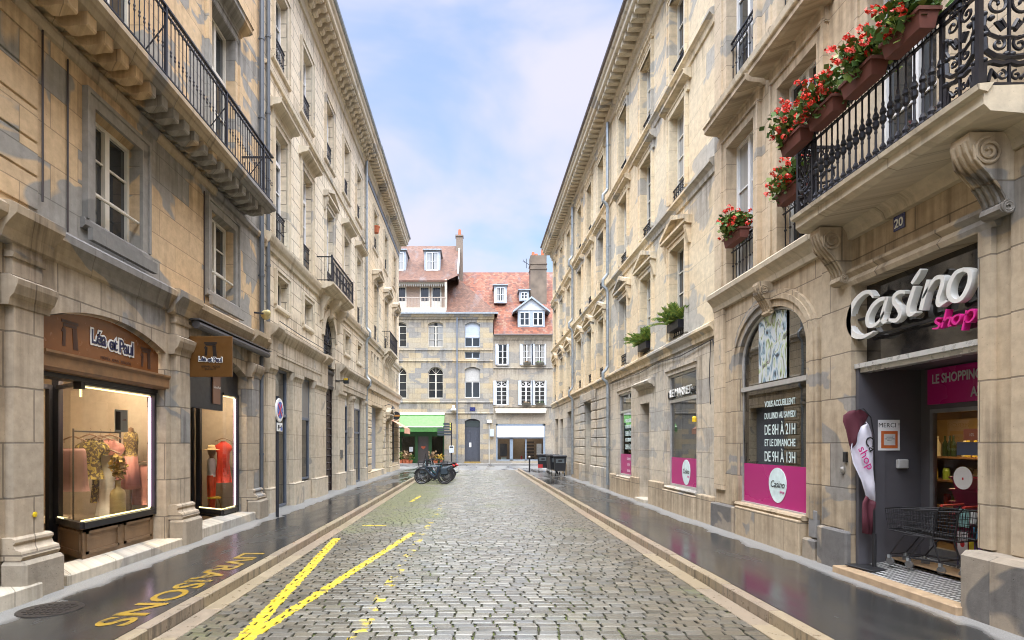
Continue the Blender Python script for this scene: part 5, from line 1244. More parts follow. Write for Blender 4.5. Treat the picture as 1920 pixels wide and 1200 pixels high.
def cart_proto(name, label, loc, rz):
    t = thing(name, label, 'shopping cart', loc, rz, 'black shopping carts in the grocery entrance'); t.scale = (.82,.82,.82)
    b = MB()                                               # basket: front (x=+) lower and narrower
    def corner(f, z): 
        x = -.38 + .78*f; w = .25 - .05*f; zz = (.50+.05*f) + ((.93-.05*f)-(.50+.05*f))*z
        return x - .03*(1-z)*(1 if f > .5 else -1), w - .03*(1-z), zz
    for z in (0,.25,.5,.75,1):
        (xa,wa,za),(xb,wb,zb) = corner(0,z), corner(1,z); r = .009 if z in (0,1) else .004
        b.tube([(xa,-wa,za),(xb,-wb,zb),(xb,wb,zb),(xa,wa,za)], r, 4, closed=True)
    for i in range(19):
        f = i/18; (xa,wa,za),(xb,wb,zb) = corner(f,0), corner(f,1)
        for s in (-1,1): b.tube([(xa,s*wa,za),(xb,s*wb,zb)], .0035, 4)
        b.tube([(xa,-wa,za),(xa,wa,za)], .0035, 4)
    for f in (0,1):
        for i in range(9):
            k = -1+2*i/8; (xa,wa,za),(xb,wb,zb) = corner(f,0), corner(f,1); b.tube([(xa,k*wa,za),(xb,k*wb,zb)], .0035, 4)
    b.build('basket', M_black, t)
    f = MB()
    for s in (-1, 1):
        f.tube([(-.42,s*.24,1.0),(-.36,s*.25,.90),(-.30,s*.24,.50),(-.40,s*.25,.16)], .012, 6)
        f.tube([(-.32,s*.24,.52),(.10,s*.22,.50),(.34,s*.2,.14)], .011, 6); f.tube([(-.40,s*.25,.18),(.34,s*.2,.16)], .010, 6)
    f.tube([(-.40,-.25,.18),(-.40,.25,.18)], .010, 6).tube([(.34,-.2,.16),(.34,.2,.16)], .010, 6)
    f.build('frame', mat('dark_grey_tube', (.03,.03,.034), .35, metal=.5), t)
    MB().tube([(-.43,-.27,1.0),(-.43,.27,1.0)], .017, 8).build('handle', mat('red_plastic_handle', (.40,.03,.025), .4), t)
    for x, w in ((-.40,.25),(.34,.2)):
        for s in (-1, 1):
            o = MB().lathe([(.0,-.016),(.055,-.016),(.06,-.008),(.06,.008),(.055,.016),(.0,.016)], 16, (x-.02, s*w, .06), 'y').build('wheel', mat('grey_caster', (.10,.10,.10), .5), t)
            MB().box(x-.03,x+.01,s*w-.025,s*w+.025,.11,.16).box(x-.03,x-.01,s*w-.024,s*w-.019,.05,.12).build('fork', M_zinc, o)
    return t
c1 = cart_proto('shopping_cart', 'black wire shopping cart pushed deepest, its basket end towards the flag', (5.60, 7.36, .295), R(113))
c2 = dup(c1, None, (5.68, 7.14, .295), R(113), 'second black wire shopping cart nested behind the first, red handle nearest the door')
mp = thing('thank_you_notice', 'white paper notice with orange box on the grey recess wall', 'notice', (5.15, 7.868, 0), 0)
MB().box(.26,.55,-.012,-.006,1.76,2.17).build('sheet', M_paper, mp); MB().box(.30,.52,-.015,-.0125,1.79,2.02).build('orange_box', mat('orange_print', (.55,.13,.03), .5), mp); MB().box(.335,.485,-.018,-.0155,1.83,1.98).build('inner_sheet', mat('white_inner_paper', (.6,.58,.56), .6), mp)
textmesh('MERCI !', .085, M_black, mp, (.405,-.014,2.07), ext=.0005); textmesh('MASQUE\nOBLIGATOIRE\nMERCI', .022, M_black, mp, (.41,-.0185,1.93), ext=.0003)
MB().cbox(.50,.64,-.06,0,1.52,1.64,.01).build('wall_box', mat('pale_grey_plastic', (.45,.45,.44), .5), thing('door_opener', 'pale grey square box on the grey recess wall', 'switch box', (5.15, 7.868, 0), 0))
bz = thing('intercom', 'round steel intercom knob and dark keypad on the pier by the flag', 'intercom', (WR,0,0), -PI/2)
MB().lathe([(.0,-.09),(.03,-.09),(.055,-.07),(.055,-.05),(.0,-.05)], 16, (-8.10,0,1.48), 'y').build('knob', mat('brushed_steel', (.45,.44,.42), .35, metal=.8), bz); MB().cbox(-8.06,-7.99,-.09,-.05,1.60,1.74,.006).build('keypad', M_black, bz)
# stickers on the sliding door
def sticker(a, b, z0, z1, col, label, txt=None, tcol=None, shape=None):
    t = thing('door_sticker', label, 'sticker', (WR,.87,-.07), -PI/2, 'stickers on the grocery door')
    m = mat('sticker_'+'_'.join(str(int(c*100)) for c in col), col, .4, vary=.03)
    if shape == 'round': MB().lathe([(.0,0),((b-a)/2,0),((b-a)/2,.003),(.0,.003)], 24, ((a+b)/2,.830,(z0+z1)/2), 'y').build('sheet', m, t)
    else: MB().box(a, b, .830, .833, z0, z1).build('sheet', m, t)
    if txt: textmesh(txt, (z1-z0)*.38, tcol or M_black, t, ((a+b)/2,.829,(z0+z1)/2-(z1-z0)*.14), ext=.0003, sx=.8)
    return t
sticker(-6.45,-6.17,1.36,1.64,(.75,.75,.73),'round white sticker with red mark on the sliding door','▪', mat('red_mark',(.5,.03,.03),.5),'round')
sticker(-6.37,-6.22,.90,1.12,(.35,.62,.60),'pale turquoise sticker low on the sliding door'); sticker(-6.21,-6.06,.96,1.10,(.70,.72,.72),'white strip sticker beside the turquoise one')
sticker(-6.16,-6.07,.78,.92,(.10,.38,.70),'small light blue sticker on the sliding door'); sticker(-6.39,-6.24,.55,.84,(.70,.66,.68),'white sticker with red dot on the sliding door','●',MC['red_mark'])
sticker(-6.22,-6.15,.62,.74,(.55,.42,.02),'yellow sticker beside a purple one on the door'); sticker(-6.149,-6.06,.62,.74,(.10,.03,.16),'purple sticker beside a yellow one on the door')
sticker(-6.22,-6.06,.50,.61,(.62,.25,.06),'orange sticker with white disc low on the door','Carte',M_white); sticker(-6.39,-6.24,.42,.54,(.02,.03,.14),'navy blue sticker at the foot of the door','★',M_white)
sticker(-6.22,-6.06,.42,.49,(.72,.71,.70),'white sticker with red signs at the foot of the door','ØØ',MC['red_mark']); sticker(-6.30,-6.06,1.96,2.10,(.45,.16,.10),'faded red sticker at top right of the sliding door','10%',M_white); sticker(-6.40,-6.06,1.78,1.94,(.10,.13,.22),'dark blue sticker with pink stripe on the sliding door')
# shelves with goods, basket stack
sh = thing('store_shelf', 'lit wooden shelf of jars and bottles inside the grocery', 'shelf', RW(8.7, 2.1, .33), -PI/2)
for z in (.55,.95,1.3): MB().box(-1.9,.9,-.2,.25,z,z+.03).build('shelf', M_wood, sh)
MB().box(-1.9,.9,.22,.25,0,1.9).build('back_panel', mat('amber_back_panel', (.30,.19,.07), .6), sh)
goods = [mat('jar_green', (.20,.28,.04), .2), mat('jar_yellow', (.55,.40,.06), .2), mat('bottle_dark', (.03,.045,.02), .1), mat('jar_red', (.40,.05,.03), .3), mat('jar_cream', (.60,.52,.36), .4)]
gme = {}
gr = random.Random(9)
for z in (.58,.98,1.33):
    for i in range(22):
        k = gr.randrange(5) if z < 1.3 else gr.choice((2,2,1,4))
        key = (k, z > 1.3)
        if key not in gme:
            mb = MB().lathe([(.0,0),(.04,0),(.04,.18),(.014,.24),(.014,.31),(0,.31)] if key[1] else [(.0,0),(.045,0),(.045,.13),(.038,.15),(.038,.17),(0,.17)], 10); o = mb.build('bottle' if key[1] else 'jar', goods[k]); gme[key] = o.data; bpy.data.objects.remove(o)
        nm = 'bottle' if key[1] else 'jar'
        o = put(nm, gme[key], None, RW(8.7 + 1.82 - .125*i, 2.08+gr.uniform(-.08,.08), .33+z+.001))
        tag(o, 'small %s standing in the row on the lit grocery shelf' % nm, nm, '%ss on the grocery shelves' % nm)
bkt = None
for i in range(6):
    z = .40 + .16*i
    if bkt is None:
        bkt = thing('shopping_basket', 'magenta plastic shopping basket in the stack behind the sliding door', 'basket', RW(7.42, 1.25, z), -PI/2, 'stacked magenta shopping baskets')
        mb = MB().loft([[(-.2,-.13,0),(.2,-.13,0),(.2,.13,0),(-.2,.13,0)],[(-.24,-.17,.22),(.24,-.17,.22),(.24,.17,.22),(-.24,.17,.22)],[(-.26,-.19,.225),(.26,-.19,.225),(.26,.19,.225),(-.26,.19,.225)],[(-.26,-.19,.20),(.26,-.19,.20),(.26,.19,.20),(-.26,.19,.20)]])
        mb.build('tub', mat('magenta_plastic', (.35,.015,.10), .4), bkt)
        MB().tube([(-.25,0,.22),(-.1,.0,.235),(.1,.0,.235),(.25,0,.22)], .012, 6).build('handle', M_black, bkt)
    else: dup(bkt, None, RW(7.42, 1.25, z))

# ------------------------------------------------------------------ right side, long buttery building
E = right('long_stone_building', 'long buttery stone building with pedimented windows along the right side')
cE = [14.8, 17.5, 20.2, 23.7, 26.1, 28.5, 31.75, 34.3, 37.0]
opsE = [op(13.5,15.5,.75,3.63,d=.34), op(17.1,18.0,.12,3.06,d=.45,nobottom=True), op(19.1,20.8,.75,3.58,d=.34), op(25.5,27.1,.12,3.7,d=.5,nobottom=True), op(30.8,32.4,.12,3.6,d=.4,nobottom=True), op(34.0,35.1,.12,3.3,d=.4,nobottom=True), op(35.9,37.3,.12,3.4,d=.4,nobottom=True)]
mb = wall(MB(), -38.5, -12.48, 0, 4.2, opsE); shell(mb, -38.5, -12.48, 0, 4.2, 9); mb.build('ground_floor_wall', S['E_gf'], E)
ups = []
for y in cE: ups += [op(y-.53,y+.53,4.55,6.86,d=.32), op(y-.53,y+.53,8.1,10.33,d=.32), op(y-.53,y+.53,11.3,13.3,d=.32)]
mb = wall(MB(), -38.5, -12.48, 4.2, 14.3, ups); shell(mb, -38.5, -12.48, 4.2, 14.3, 9); mb.build('upper_wall', S['E_up'], E)
for y in cE:
    window(E, -y, 4.55, 1.06, 2.31, .19, 4, stonem=S['E_up'], sur=.17, hood='ped', hz=7.08, hhalf=.92, hout=.17, rail=.40, railn=7)
    window(E, -y, 8.1, 1.06, 2.23, .19, 4, stonem=S['E_up'], sur=.17, hood='flat', hz=10.47, hhalf=.92, hout=.20, rail=.34, railn=7)
    window(E, -y, 11.3, 1.06, 2.0, .19, 3, stonem=S['E_up'], sur=.15, hood='flat', hz=13.46, hhalf=.72, hout=.10, rail=.32, railn=7)
sc = MB()
for z in (4.15, 7.65, 10.85): sc.prof(-38.55, -12.5, [(0,z),(.04,z+.01),(.05,z+.12),(.10,z+.19),(.14,z+.22),(.14,z+.28),(.09,z+.32),(0,z+.34)])
sc.build('string_course', S['E_up'], E)
cornice(MB(), -38.6, -12.46, 13.85, 14.75, .72, .38, 'dentil').build('cornice', S['trim'], E)
MB().tube([(-38.65,-.74,14.78),(-12.4,-.74,14.78)], .065, 8).build('gutter', mat('brown_zinc', (.16,.13,.12), .5, metal=.3), E)
MB().prism([(-.70,14.8),(.2,14.85),(5,18.3),(9,14.8)], 'x', -38.5, -12.48).build('roof', MC['dark_slate_roof'], E)
MB().tube([(-12.5,-.03,3.9),(-12.6,-.03,4.10),(-14.5,-.05,4.02),(-16.4,-.05,4.10),(-18.0,-.05,4.03),(-21.9,-.05,4.10)], .011, 5).tube([(-12.7,-.03,4.1),(-12.72,-.05,3.4),(-12.66,-.05,2.7)], .009, 5).build('cable', M_iron, E)
for y in (22.1, 30.0): pipe(E, -y, .3, 13.95, .12, .062, jogs=(4.4, 7.9, 11.1))
pl = MB()
for a, b, z, p in ((12.52,13.3,.72,.12),(13.36,15.62,.66,.16),(15.75,17.0,.8,.12),(18.1,18.95,.8,.12),(19.0,20.9,.68,.15),(21.05,21.85,.75,.12),(28.4,30.6,.9,.08),(32.6,33.9,.8,.08),(37.4,38.5,.8,.08)): MB().cbox(-b, -a, -p, .05, 0, z, .018).build('plinth', S['D_gf'], E)
for a, b, z0, z1 in ((13.5,15.5,.7,3.63),(19.1,20.8,.7,3.58)):
    sf = MB()
    for k0, k1, pr in ((0,.12,.035),(.12,.2,.07)):
        sf.box(-b-k1,-b-k0,-pr,0,z0,z1+k1).box(-a+k0,-a+k1,-pr,0,z0,z1+k1).box(-b-k0,-a+k0,-pr,0,z1+k0,z1+k1)
    sf.prof(-b-.1,-a+.1,[(-.3,.68),(.10,.68),(.12,.72),(.08,.755),(-.3,.76)])
    sf.build('shop_surround', S['E_gf'], E)
ds = MB()
for s in (-18.0-.24, -17.1+.02): ds.box(s, s+.22, -.05, 0, .12, 3.06)
ds.box(-18.24,-16.86,-.05,0,3.06,3.3); ds.prof(-18.4,-16.7,[(0,3.48),(.05,3.49),(.08,3.56),(.20,3.60),(.22,3.66),(.1,3.74),(0,3.76)]); ds.cbox(-18.05,-17.05,-.22,.44,0,.22,.015); ds.build('door_surround', S['E_gf'], E)
rd = MB()                                                # rusticated blocks by the green door
for k in range(8):
    z = .95 + .385*k
    rd.cbox(-24.55, -22.3, -.03, 0, z, z+.36, .02)
    rd.cbox(-29.75, -28.1, -.03, 0, z, z+.36, .02)
    for a, b in ((-28.05,-27.12),(-25.48,-24.6)): rd.cbox(a, b, -.09, 0, z, z+.36, .03)
for a, b in ((-28.1,-27.12),(-25.48,-24.55)): rd.cbox(a, b, -.14, 0, 0, .92, .03)
rd.cbox(-24.5,-22.3,-.10,0,0,.92,.02); rd.cbox(-28.05,-24.6,-.10,0,3.75,4.15,.02); rd.build('rustication', S['E_gf'], E)
alu = MC['pale_grey_aluminium']
for (a, b, z1) in ((13.5,15.5,3.63),(19.1,20.8,3.58)):
    o = shopfront(E, -b, -a, .76, z1, .06, 2.95, alu, M_darkglass, 2.5)
    MB().box(-b+.05,-a-.05,.048,.054,.80,1.5).build('magenta_film', M_magenta, o)
    if a < 15:
        MB().prism(pebble(-14.37,1.13,.62,.62), 'y', .040,.046).build('logo_shape', MC['pale_aqua_vinyl'], o)
        textmesh('Casino', .17, M_black, o, (-14.37,.036,1.12), ext=.001, shear=.25, sx=.9); textmesh('shop', .07, M_pink, o, (-14.22,.036,1.03), ext=.001, shear=.25)
    else:
        for body, size, z in (('VOUS ACCUEILLENT',.15,2.58),('DU LUNDI AU SAMEDI',.15,2.38),('DE 8H À 21H',.22,2.12),('ET LE DIMANCHE',.16,1.93),('DE 9H À 13H',.22,1.67)):
            textmesh(body, size, M_white_vinyl, o, (-19.72,.045,z), ext=.001, offset=.008, fit=.85)
        for i, body in enumerate(('COMMANDE','RETRAIT','LIVRAISON')): textmesh(body, .12, mat('pale_pink_print', (.70,.45,.55), .5), o, (-19.7,.040,1.3-.2*i), ext=.001, offset=.004, sx=.7)
ln = thing('shop_letter_sign', 'white block capitals on a dark rail across the second shop window', 'shop sign', (WR,0,0), -PI/2)
textmesh('LE MARKET', .28, M_signwhite, ln, (-14.55,-.045,3.05), ext=.012, offset=.001, fit=1.5); MB().box(-15.5,-13.5,.0,.03,3.10,3.14).box(-15.5,-15.38,-.03,.04,3.05,3.2).build('mounting_rail', M_black, ln)
MB().box(-18.0,-17.1,.40,.45,.2,3.06).box(-17.9,-17.2,.37,.40,.4,1.3).box(-17.9,-17.2,.37,.40,1.5,2.9).build('door', M_bluegrey, E)
gd = MB().box(-27.1,-25.5,.44,.5,.12,3.7).build('door', mat('dark_green_door_paint', (.012,.06,.045), .4), E)
MB().box(-27.0,-26.35,.42,.44,.4,1.5).box(-26.25,-25.6,.42,.44,.4,1.5).box(-27.0,-26.35,.42,.44,1.7,3.5).box(-26.25,-25.6,.42,.44,1.7,3.5).build('door_panel', MC['dark_green_door_paint'], gd)
for a, b, z in ((-32.4,-30.8,3.6),(-35.1,-34.0,3.3),(-37.3,-35.9,3.4)):
    MB().box(a, b, .34, .4, .12, 2.6).box(a+.1,b-.1,.32,.34,.5,2.4).build('door', M_brown, E); MB().box(a, b, .34, .4, 2.62, z).build('transom_window', M_pane, E)
wn_ = thing('door_notice', 'white notice with dark lettering on the jamb of the green door', 'notice', (WR,0,0), -PI/2)
MB().box(-27.0,-26.5,.40,.41,1.6,2.0).build('sheet', M_paper, wn_); textmesh('MARCO', .13, M_black, wn_, (-26.75,.395,1.72), ext=.001, offset=.004)
MB().lathe([(.0,0),(.05,.0),(.05,.10),(.03,.13),(0,.13)], 12, (-13.4,-.12,2.35)).build('housing', mat('bright_yellow_plastic', (.75,.5,.02), .3), thing('warning_lamp', 'small yellow lamp on the jamb of the second shop window', 'lamp', (WR,0,0), -PI/2))
def fern(Y, z, label, seed):
    t = thing('window_plant', label, 'plant', RW(Y, -.02, z), -PI/2, 'green plants on the right facade')
    MB().box(-.42,.42,-.12,.1,0,.2).build('trough', M_iron, t)
    r = random.Random(seed); mb = MB()
    for i in range(44):
        a = r.uniform(0, 2*PI); L = r.uniform(.38,.76); up = r.uniform(.3,1.5); bx = r.uniform(-.35,.3)
        d = Vector((math.cos(a)*.9-.15, -abs(math.sin(a))*1.0+.25, up)).normalized()
        pts = [Vector((bx,-.02,.18)) + d*L*k/8 + Vector((0,0,-.38*L*(k/8)**2)) for k in range(9)]
        mb.tube(pts, .006, 4); side = d.cross(Vector((0,0,1))).normalized()
        for k in range(2, 9):
            for s in (-1,1):
                for e in (0,.5):
                    p = pts[k-1].lerp(pts[k], e); q = p + side*s*.17*(1.15-k/10) + d*.10; n = Vector((0,0,.018))
                    mb.add([p-n, q, p+n+d*.03], [(0,1,2)])
    mb.build('fronds', M_fern, t); return t
fern(14.85, 4.72, 'large spiky green plant in the window box nearest the grocery', 3); fern(17.55, 4.66, 'trailing spiky green plant in the second window box from the grocery', 8)

# ------------------------------------------------------------------ houses across the cross street
YF = 52.0
def fx(px): return (px-889)*YF/1100
def fz(py): return 1.85+(832-py)*YF/1100
def tile_roof(name, cols, bw=.22, bh=.19):
    m, g, p = newmat(name); geo = g.new('NewGeometry'); s = g.new('SeparateXYZ', i0=geo.outputs['Position'])
    P = g.new('CombineXYZ', X=s.outputs[0], Y=g.math('MULTIPLY', s.outputs[2], 1.3)).outputs[0]
    b = g.new('TexBrick', {'offset': .5}, Color1=(0,0,0), Color2=(1,1,1), Mortar=(.5,.5,.5), Scale=1.0, Vector=P)
    b.inputs['Mortar Size'].default_value = .012; b.inputs['Brick Width'].default_value = bw; b.inputs['Row Height'].default_value = bh
    n = g.noise(P, .9, 5, .65)
    c = g.ramp(g.math('ADD', g.math('MULTIPLY', b.outputs[0], .55), g.math('MULTIPLY', n, .5)), *cols)
    st = g.range(g.noise(g.map(P, (1.2, .5, 1)), .8, 4, .6, .5), .54, .68)
    c = g.mix(g.math('MULTIPLY', st, .55), c, (.14,.125,.125)); c = g.mix(g.math('MULTIPLY', b.outputs[1], .55), c, (.05,.025,.02))
    g.set(p, 'Base Color', c); p.inputs['Roughness'].default_value = .75
    bp = g.new('Bump', Strength=.6, Distance=.03); g.set(bp, 'Height', g.math('SUBTRACT', g.math('MULTIPLY', b.outputs[0], .4), b.outputs[1])); g.set(p, 'Normal', bp); return m
M_rbrown = tile_roof('brown_tile_roof', ((.15,(.062,.026,.015)),(.5,(.115,.047,.026)),(.85,(.145,.068,.04))))
M_rred = tile_roof('orange_red_tile_roof', ((.15,(.06,.02,.013)),(.4,(.15,.042,.02)),(.58,(.22,.062,.027)),(.80,(.19,.095,.055))), .26, .22)
M_bluewhite = mat('pale_blue_white_paint', (.46,.51,.57), .45, vary=.04)
F1 = thing('patchwork_stone_house', 'patchwork stone house with brown tiled roof facing down the street', 'house', (0, YF, 0))
segw = [(fx(817), 10.42, 1.34, 2.25, .22, 0), (fx(748), 10.42, 1.34, 2.25, .22, 0), (fx(817), 5.87, 1.34, 2.79, .5, 1), (fx(748), 5.87, 1.34, 2.79, .5, 1), (fx(680), 10.42, 1.34, 2.25, .22, 0), (fx(680), 5.87, 1.34, 2.79, .5, 1)]
doorx = (fx(871.5), fx(900)); dc = sum(doorx)/2; dw = doorx[1]-doorx[0]
opsF = [dict(u0=x-w/2,u1=x+w/2,v0=z,v1=z+h,rise=r,seg=True,d=.3) for x,z,w,h,r,f in segw]
opsF += [dict(u0=doorx[0],u1=doorx[1],v0=.2,v1=4.07,rise=.22,seg=True,d=.35), dict(u0=doorx[0],u1=doorx[1],v0=5.92,v1=8.66,rise=.22,seg=True,d=.3), dict(u0=doorx[0],u1=doorx[1],v0=10.45,v1=12.62,rise=.22,seg=True,d=.3), dict(u0=doorx[0],u1=doorx[1],v0=9.40,v1=10.02,d=.25), dict(u0=fx(749),u1=fx(833),v0=.12,v1=3.9,d=.5,nobottom=True)]
mb = wall(MB(), -16, 1.68, 0, 13.35, opsF); shell(mb, -16, 1.68, 0, 13.35, 8); mb.build('wall', S['F1'], F1)
for x,z,w,h,r,f in segw: window(F1, x, z, w, h, .27, 3, rise=r, stonem=S['F1'], sur=0, fan=bool(f), transom=0, fm=M_frame)
sc = MB()
for z in (10.10,9.12,5.46,4.48): sc.prof(-16, 1.70, [(0,z),(.05,z+.01),(.07,z+.08),(.05,z+.13),(0,z+.15)])
sc.prof(-16, 1.78, [(0,12.85),(.08,12.87),(.12,13.0),(.22,13.1),(.30,13.28),(.30,13.36),(0,13.37)]); sc.build('string_course', S['F1'], F1)
window(F1, dc, 5.92, dw, 1.45, .27, 1, stonem=S['F1'], sur=0, fm=M_white); MB().box(doorx[0]+.02, doorx[1]-.02, .2, .26, 7.37, 8.62).build('roller_blind', mat('pale_blind', (.42,.41,.385), .6), F1)
window(F1, dc, 10.45, dw, .85, .27, 1, stonem=S['F1'], sur=0, fm=M_bluewhite); window(F1, dc, 9.40, dw, .62, .22, 1, stonem=S['F1'], sur=0, fm=M_bluewhite)
bl = MB().box(doorx[0]+.02, doorx[1]-.02, .2, .26, 11.3, 12.58)
for i in range(5): bl.box(doorx[0]+.02, doorx[1]-.02, .185, .2, 11.6+.18*i, 11.63+.18*i)
bl.box(dc-.015, dc+.015, .17, .2, 11.6, 12.5); bl.build('roller_blind', M_bluewhite, F1)
dd = MB().prism(outline(doorx[0], doorx[1], .28, 4.05, .22, True), 'y', .28, .34).build('double_door', mat('slate_blue_door_paint', (.06,.066,.085), .45), F1)
dp = MB(); dp.box(dc-.012, dc+.012, .262, .28, .3, 3.2).box(doorx[0], doorx[1], .25, .28, 3.18, 3.28)
for s in (-1, 1):
    dp.tube([(dc+s*.32+.2*math.cos(t), .275, 2.55+.42*math.sin(t)) for t in [2*PI*i/20 for i in range(20)]], .02, 5, closed=True); frame_rect(dp, dc+s*.32-.22, dc+s*.32+.22, .45, 1.75, .268, .28, .03)
dp.build('door_panel', MC['slate_blue_door_paint'], dd); MB().box(doorx[0]+.06, doorx[1]-.06, .262, .27, 3.32, 3.86).build('transom_window', M_pane, dd)
MB().box(dc-.30, dc-.10, .255, .262, 1.55, 1.95).build('paper', M_paper, dd); MB().box(doorx[0]-.05, doorx[1]+.05, -.12, .35, 0, .26).build('doorstep', mat('ochre_step', (.28,.19,.06), .7), F1)
pipe(F1, fx(857), .2, 13.2, .12, .06, m=mat('slate_blue_pipe', (.16,.19,.24), .5))
# attic storey with loggia, upper roof, hip roof, chimney
at = MB().box(-16, -2.5, .9, 6, 13.35, 16.5); at.build('attic_wall', mat('peach_render', (.40,.29,.22), .8), F1)
for x in (-3.4,-4.45,-6.55,-7.6,-9.7):
    MB().box(x-.45,x+.45,.85,.9,13.6,16.0).build('window', M_frame, F1).name = 'window'; 
    MB().box(x-.34,x+.34,.835,.85,14.7,15.9).build('pane', M_pane, F1)
MB().box(-16,-2.45,-.1,.9,13.37,13.62).box(-16,-2.45,-.16,-.1,13.3,13.9).box(-2.6,-2.42,-.1,.9,13.4,16.4).build('loggia', mat('cream_loggia_paint', (.46,.42,.34), .6), F1)
rl = MB()
for i in range(90): rl.box(-14+.128*i-.012, -14+.128*i+.012, -.13,-.11, 13.9, 14.75)
rl.box(-16,-2.5,-.15,-.09,14.75,14.82); rl.build('railing', mat('pale_brown_rail', (.40,.33,.27), .6), F1)
va = MB()
for i in range(60): va.prism([(-14.5+.2*i,16.1),(-14.4+.2*i,15.78),(-14.3+.2*i,16.1)], 'y', .18, .2)
va.box(-14.6,-2.55,.18,.2,16.1,16.35); va.build('awning_valance', M_frame, F1)
MB().add([(-16,-.05,16.30),(-1.45,-.05,16.75),(-1.45,6,21.4),(-16,6,21.4),(-16,12,16.3),(-1.45,12,16.3),(-2.45,-.05,16.30)], [(0,6,1,2,3),(3,2,5,4),(1,5,2)]).box(-16,-2.42,-.12,.0,16.18,16.32).build('upper_roof', M_rbrown, F1)
MB().add([(-2.5,-.35,13.38),(2.1,-.35,13.38),(-1.3,2.9,17.15),(-2.5,2.9,17.15),(2.1,7,13.38),(-1.3,7,17.15)], [(0,1,2,3),(1,4,5,2)]).build('hip_roof', M_rbrown, F1)
MB().box(-16,2.12,-.40,-.28,13.30,13.42).build('gutter', M_zinc, F1)
MB().box(-1.5,-1.38,1.5,6.2,16.9,17.1).prism([(-.1,16.9),(6,21.5),(6,21.62),(-.1,17.02)], 'x', -1.5, -1.36).build('flashing', mat('zinc_flashing', (.42,.45,.45), .5, metal=.3), F1)
ch = MB().box(-1.75,-1.1,5.0,5.7,16,22.0).box(-1.82,-1.04,4.93,5.77,22.0,22.15).build('chimney', mat('chimney_render', (.20,.155,.12), .85), F1); MB().lathe([(.16,0),(.12,.6),(.1,.62),(0,.62)], 10, (-1.42,5.3,22.15)).build('chimney_pot', mat('terracotta', (.42,.12,.05), .8), ch)
def dormer(parent, x0, x1, z0, z1, y0, depth, m, fr, flat=True, wins=1):
    b = MB().box(x0, x1, y0, y0+depth, z0, z1); 
    o = b.build('dormer', m, parent)
    if flat: MB().box(x0-.12, x1+.12, y0-.22, y0+depth, z1, z1+.1).build('dormer_roof', M_zinc, o)
    w = (x1-x0)/wins
    for i in range(wins): window(o, x0+w*(i+.5), z0+.12, w-.34, z1-z0-.28, -.02 + y0, 2, stonem=S['F2'], sur=0, fm=fr)
    return o
M_lead = mat('lead_cladding', (.32,.36,.40), .55, metal=.2)
for a, b in ((-4.55,-3.1),(-7.7,-6.25),(-10.9,-9.4)): dormer(F1, a, b, 17.55, 19.5, 1.6, 2.5, M_lead, M_white)
# shop under the green awning
MB().box(fx(749),fx(833),.34,.42,2.5,3.9).box(fx(777),fx(783),.3,.42,.12,2.6).box(fx(803),fx(809),.3,.42,.12,2.6).box(fx(749),fx(752),.3,.42,.12,2.6).box(fx(830),fx(833),.3,.42,.12,2.6).box(fx(752),fx(777),.3,.42,.12,.5).box(fx(809),fx(830),.3,.42,.12,.5).build('green_shopfront', mat('dark_green_shop_paint', (.02,.08,.02), .45), F1)
MB().box(fx(783),fx(803),.38,.42,.14,2.5).build('shop_door', mat('taupe_door', (.085,.07,.065), .5), F1)
for a, b in ((752,777),(809,830)): MB().add([(fx(a),.40,.5),(fx(b),.40,.5),(fx(b),.40,2.5),(fx(a),.40,2.5)], [(0,1,2,3)]).build('pane', M_glass, F1)
room(MB(), fx(749)-.1, fx(833)+.1, .5, 3.0, .12, 3.9).build('shop_interior', mat('olive_interior', (.09,.075,.035), .8), F1)
heart = thing('heart_sign', 'small orange heart sign on the door of the green awning shop', 'sign', (0, YF, 0))
hp = [(fx(793)+.16*(16*math.sin(t)**3)/13, fz(839)+.14*(13*math.cos(t)-5*math.cos(2*t)-2*math.cos(3*t)-math.cos(4*t))/13) for t in [2*PI*i/24 for i in range(24)]]
MB().prism(hp, 'y', .365, .378).build('heart', mat('orange_heart', (.60,.12,.05), .5), heart)
MB().box(fx(770)-.17,fx(770)+.17,.385,.392,fz(847),fz(838)).build('sheet', M_paper, thing('shop_notice', 'white notice in the window left of the heart sign', 'notice', (0, YF, 0)))
ga = thing('green_awning', 'bright green canvas awning over the flower shop at the end of the street', 'awning', (0, YF, 0))
M_green = cloth('bright_green_canvas', (.14,.35,.10))
MB().prism([(-.05,4.42),(-1.25,3.30),(-1.25,3.28),(-.05,4.38)], 'x', fx(739), fx(833.5)).build('canopy', M_green, ga)
MB().prism([(-1.25,3.30),(-1.26,3.30),(-1.28,2.88),(-1.27,2.88)], 'x', fx(739), fx(833.5)).build('valance', cloth('deep_green_canvas', (.05,.17,.035)), ga)
MB().box(fx(739),fx(834),-.18,0,4.42,4.60).tube([(fx(739),-1.25,3.30),(fx(833.5),-1.25,3.30)], .03, 6).build('cassette', M_white, ga)
MB().tube([(fx(831),-.05,3.2),(fx(831),-1.22,3.28)], .03, 6).tube([(fx(742),-.05,3.2),(fx(742),-1.22,3.28)], .03, 6).build('arm', M_iron, ga)
def potted(x, y, s, fol, lab, seed, pm=None):
    t = thing('potted_plant', lab, 'potted plant', (x, YF+y, .12), 0, 'plants in front of the flower shop')
    MB().lathe([(.0,0),(.13*s,0),(.17*s,.28*s),(.19*s,.30*s),(0,.28*s)], 12).build('pot', pm or mat('terracotta', (.42,.12,.05), .8), t)
    leaves(MB(), 70, (0,0,.55*s), (.28*s,.22*s,.28*s), .16*s, random.Random(seed)).build('foliage', fol, t)
M_yel = foliage_mat('yellow_petals', (.62,.42,.03), (.55,.30,.03), (.12,.18,.03)); M_tan = foliage_mat('dried_stems', (.30,.19,.09), (.42,.28,.15), (.22,.13,.06))
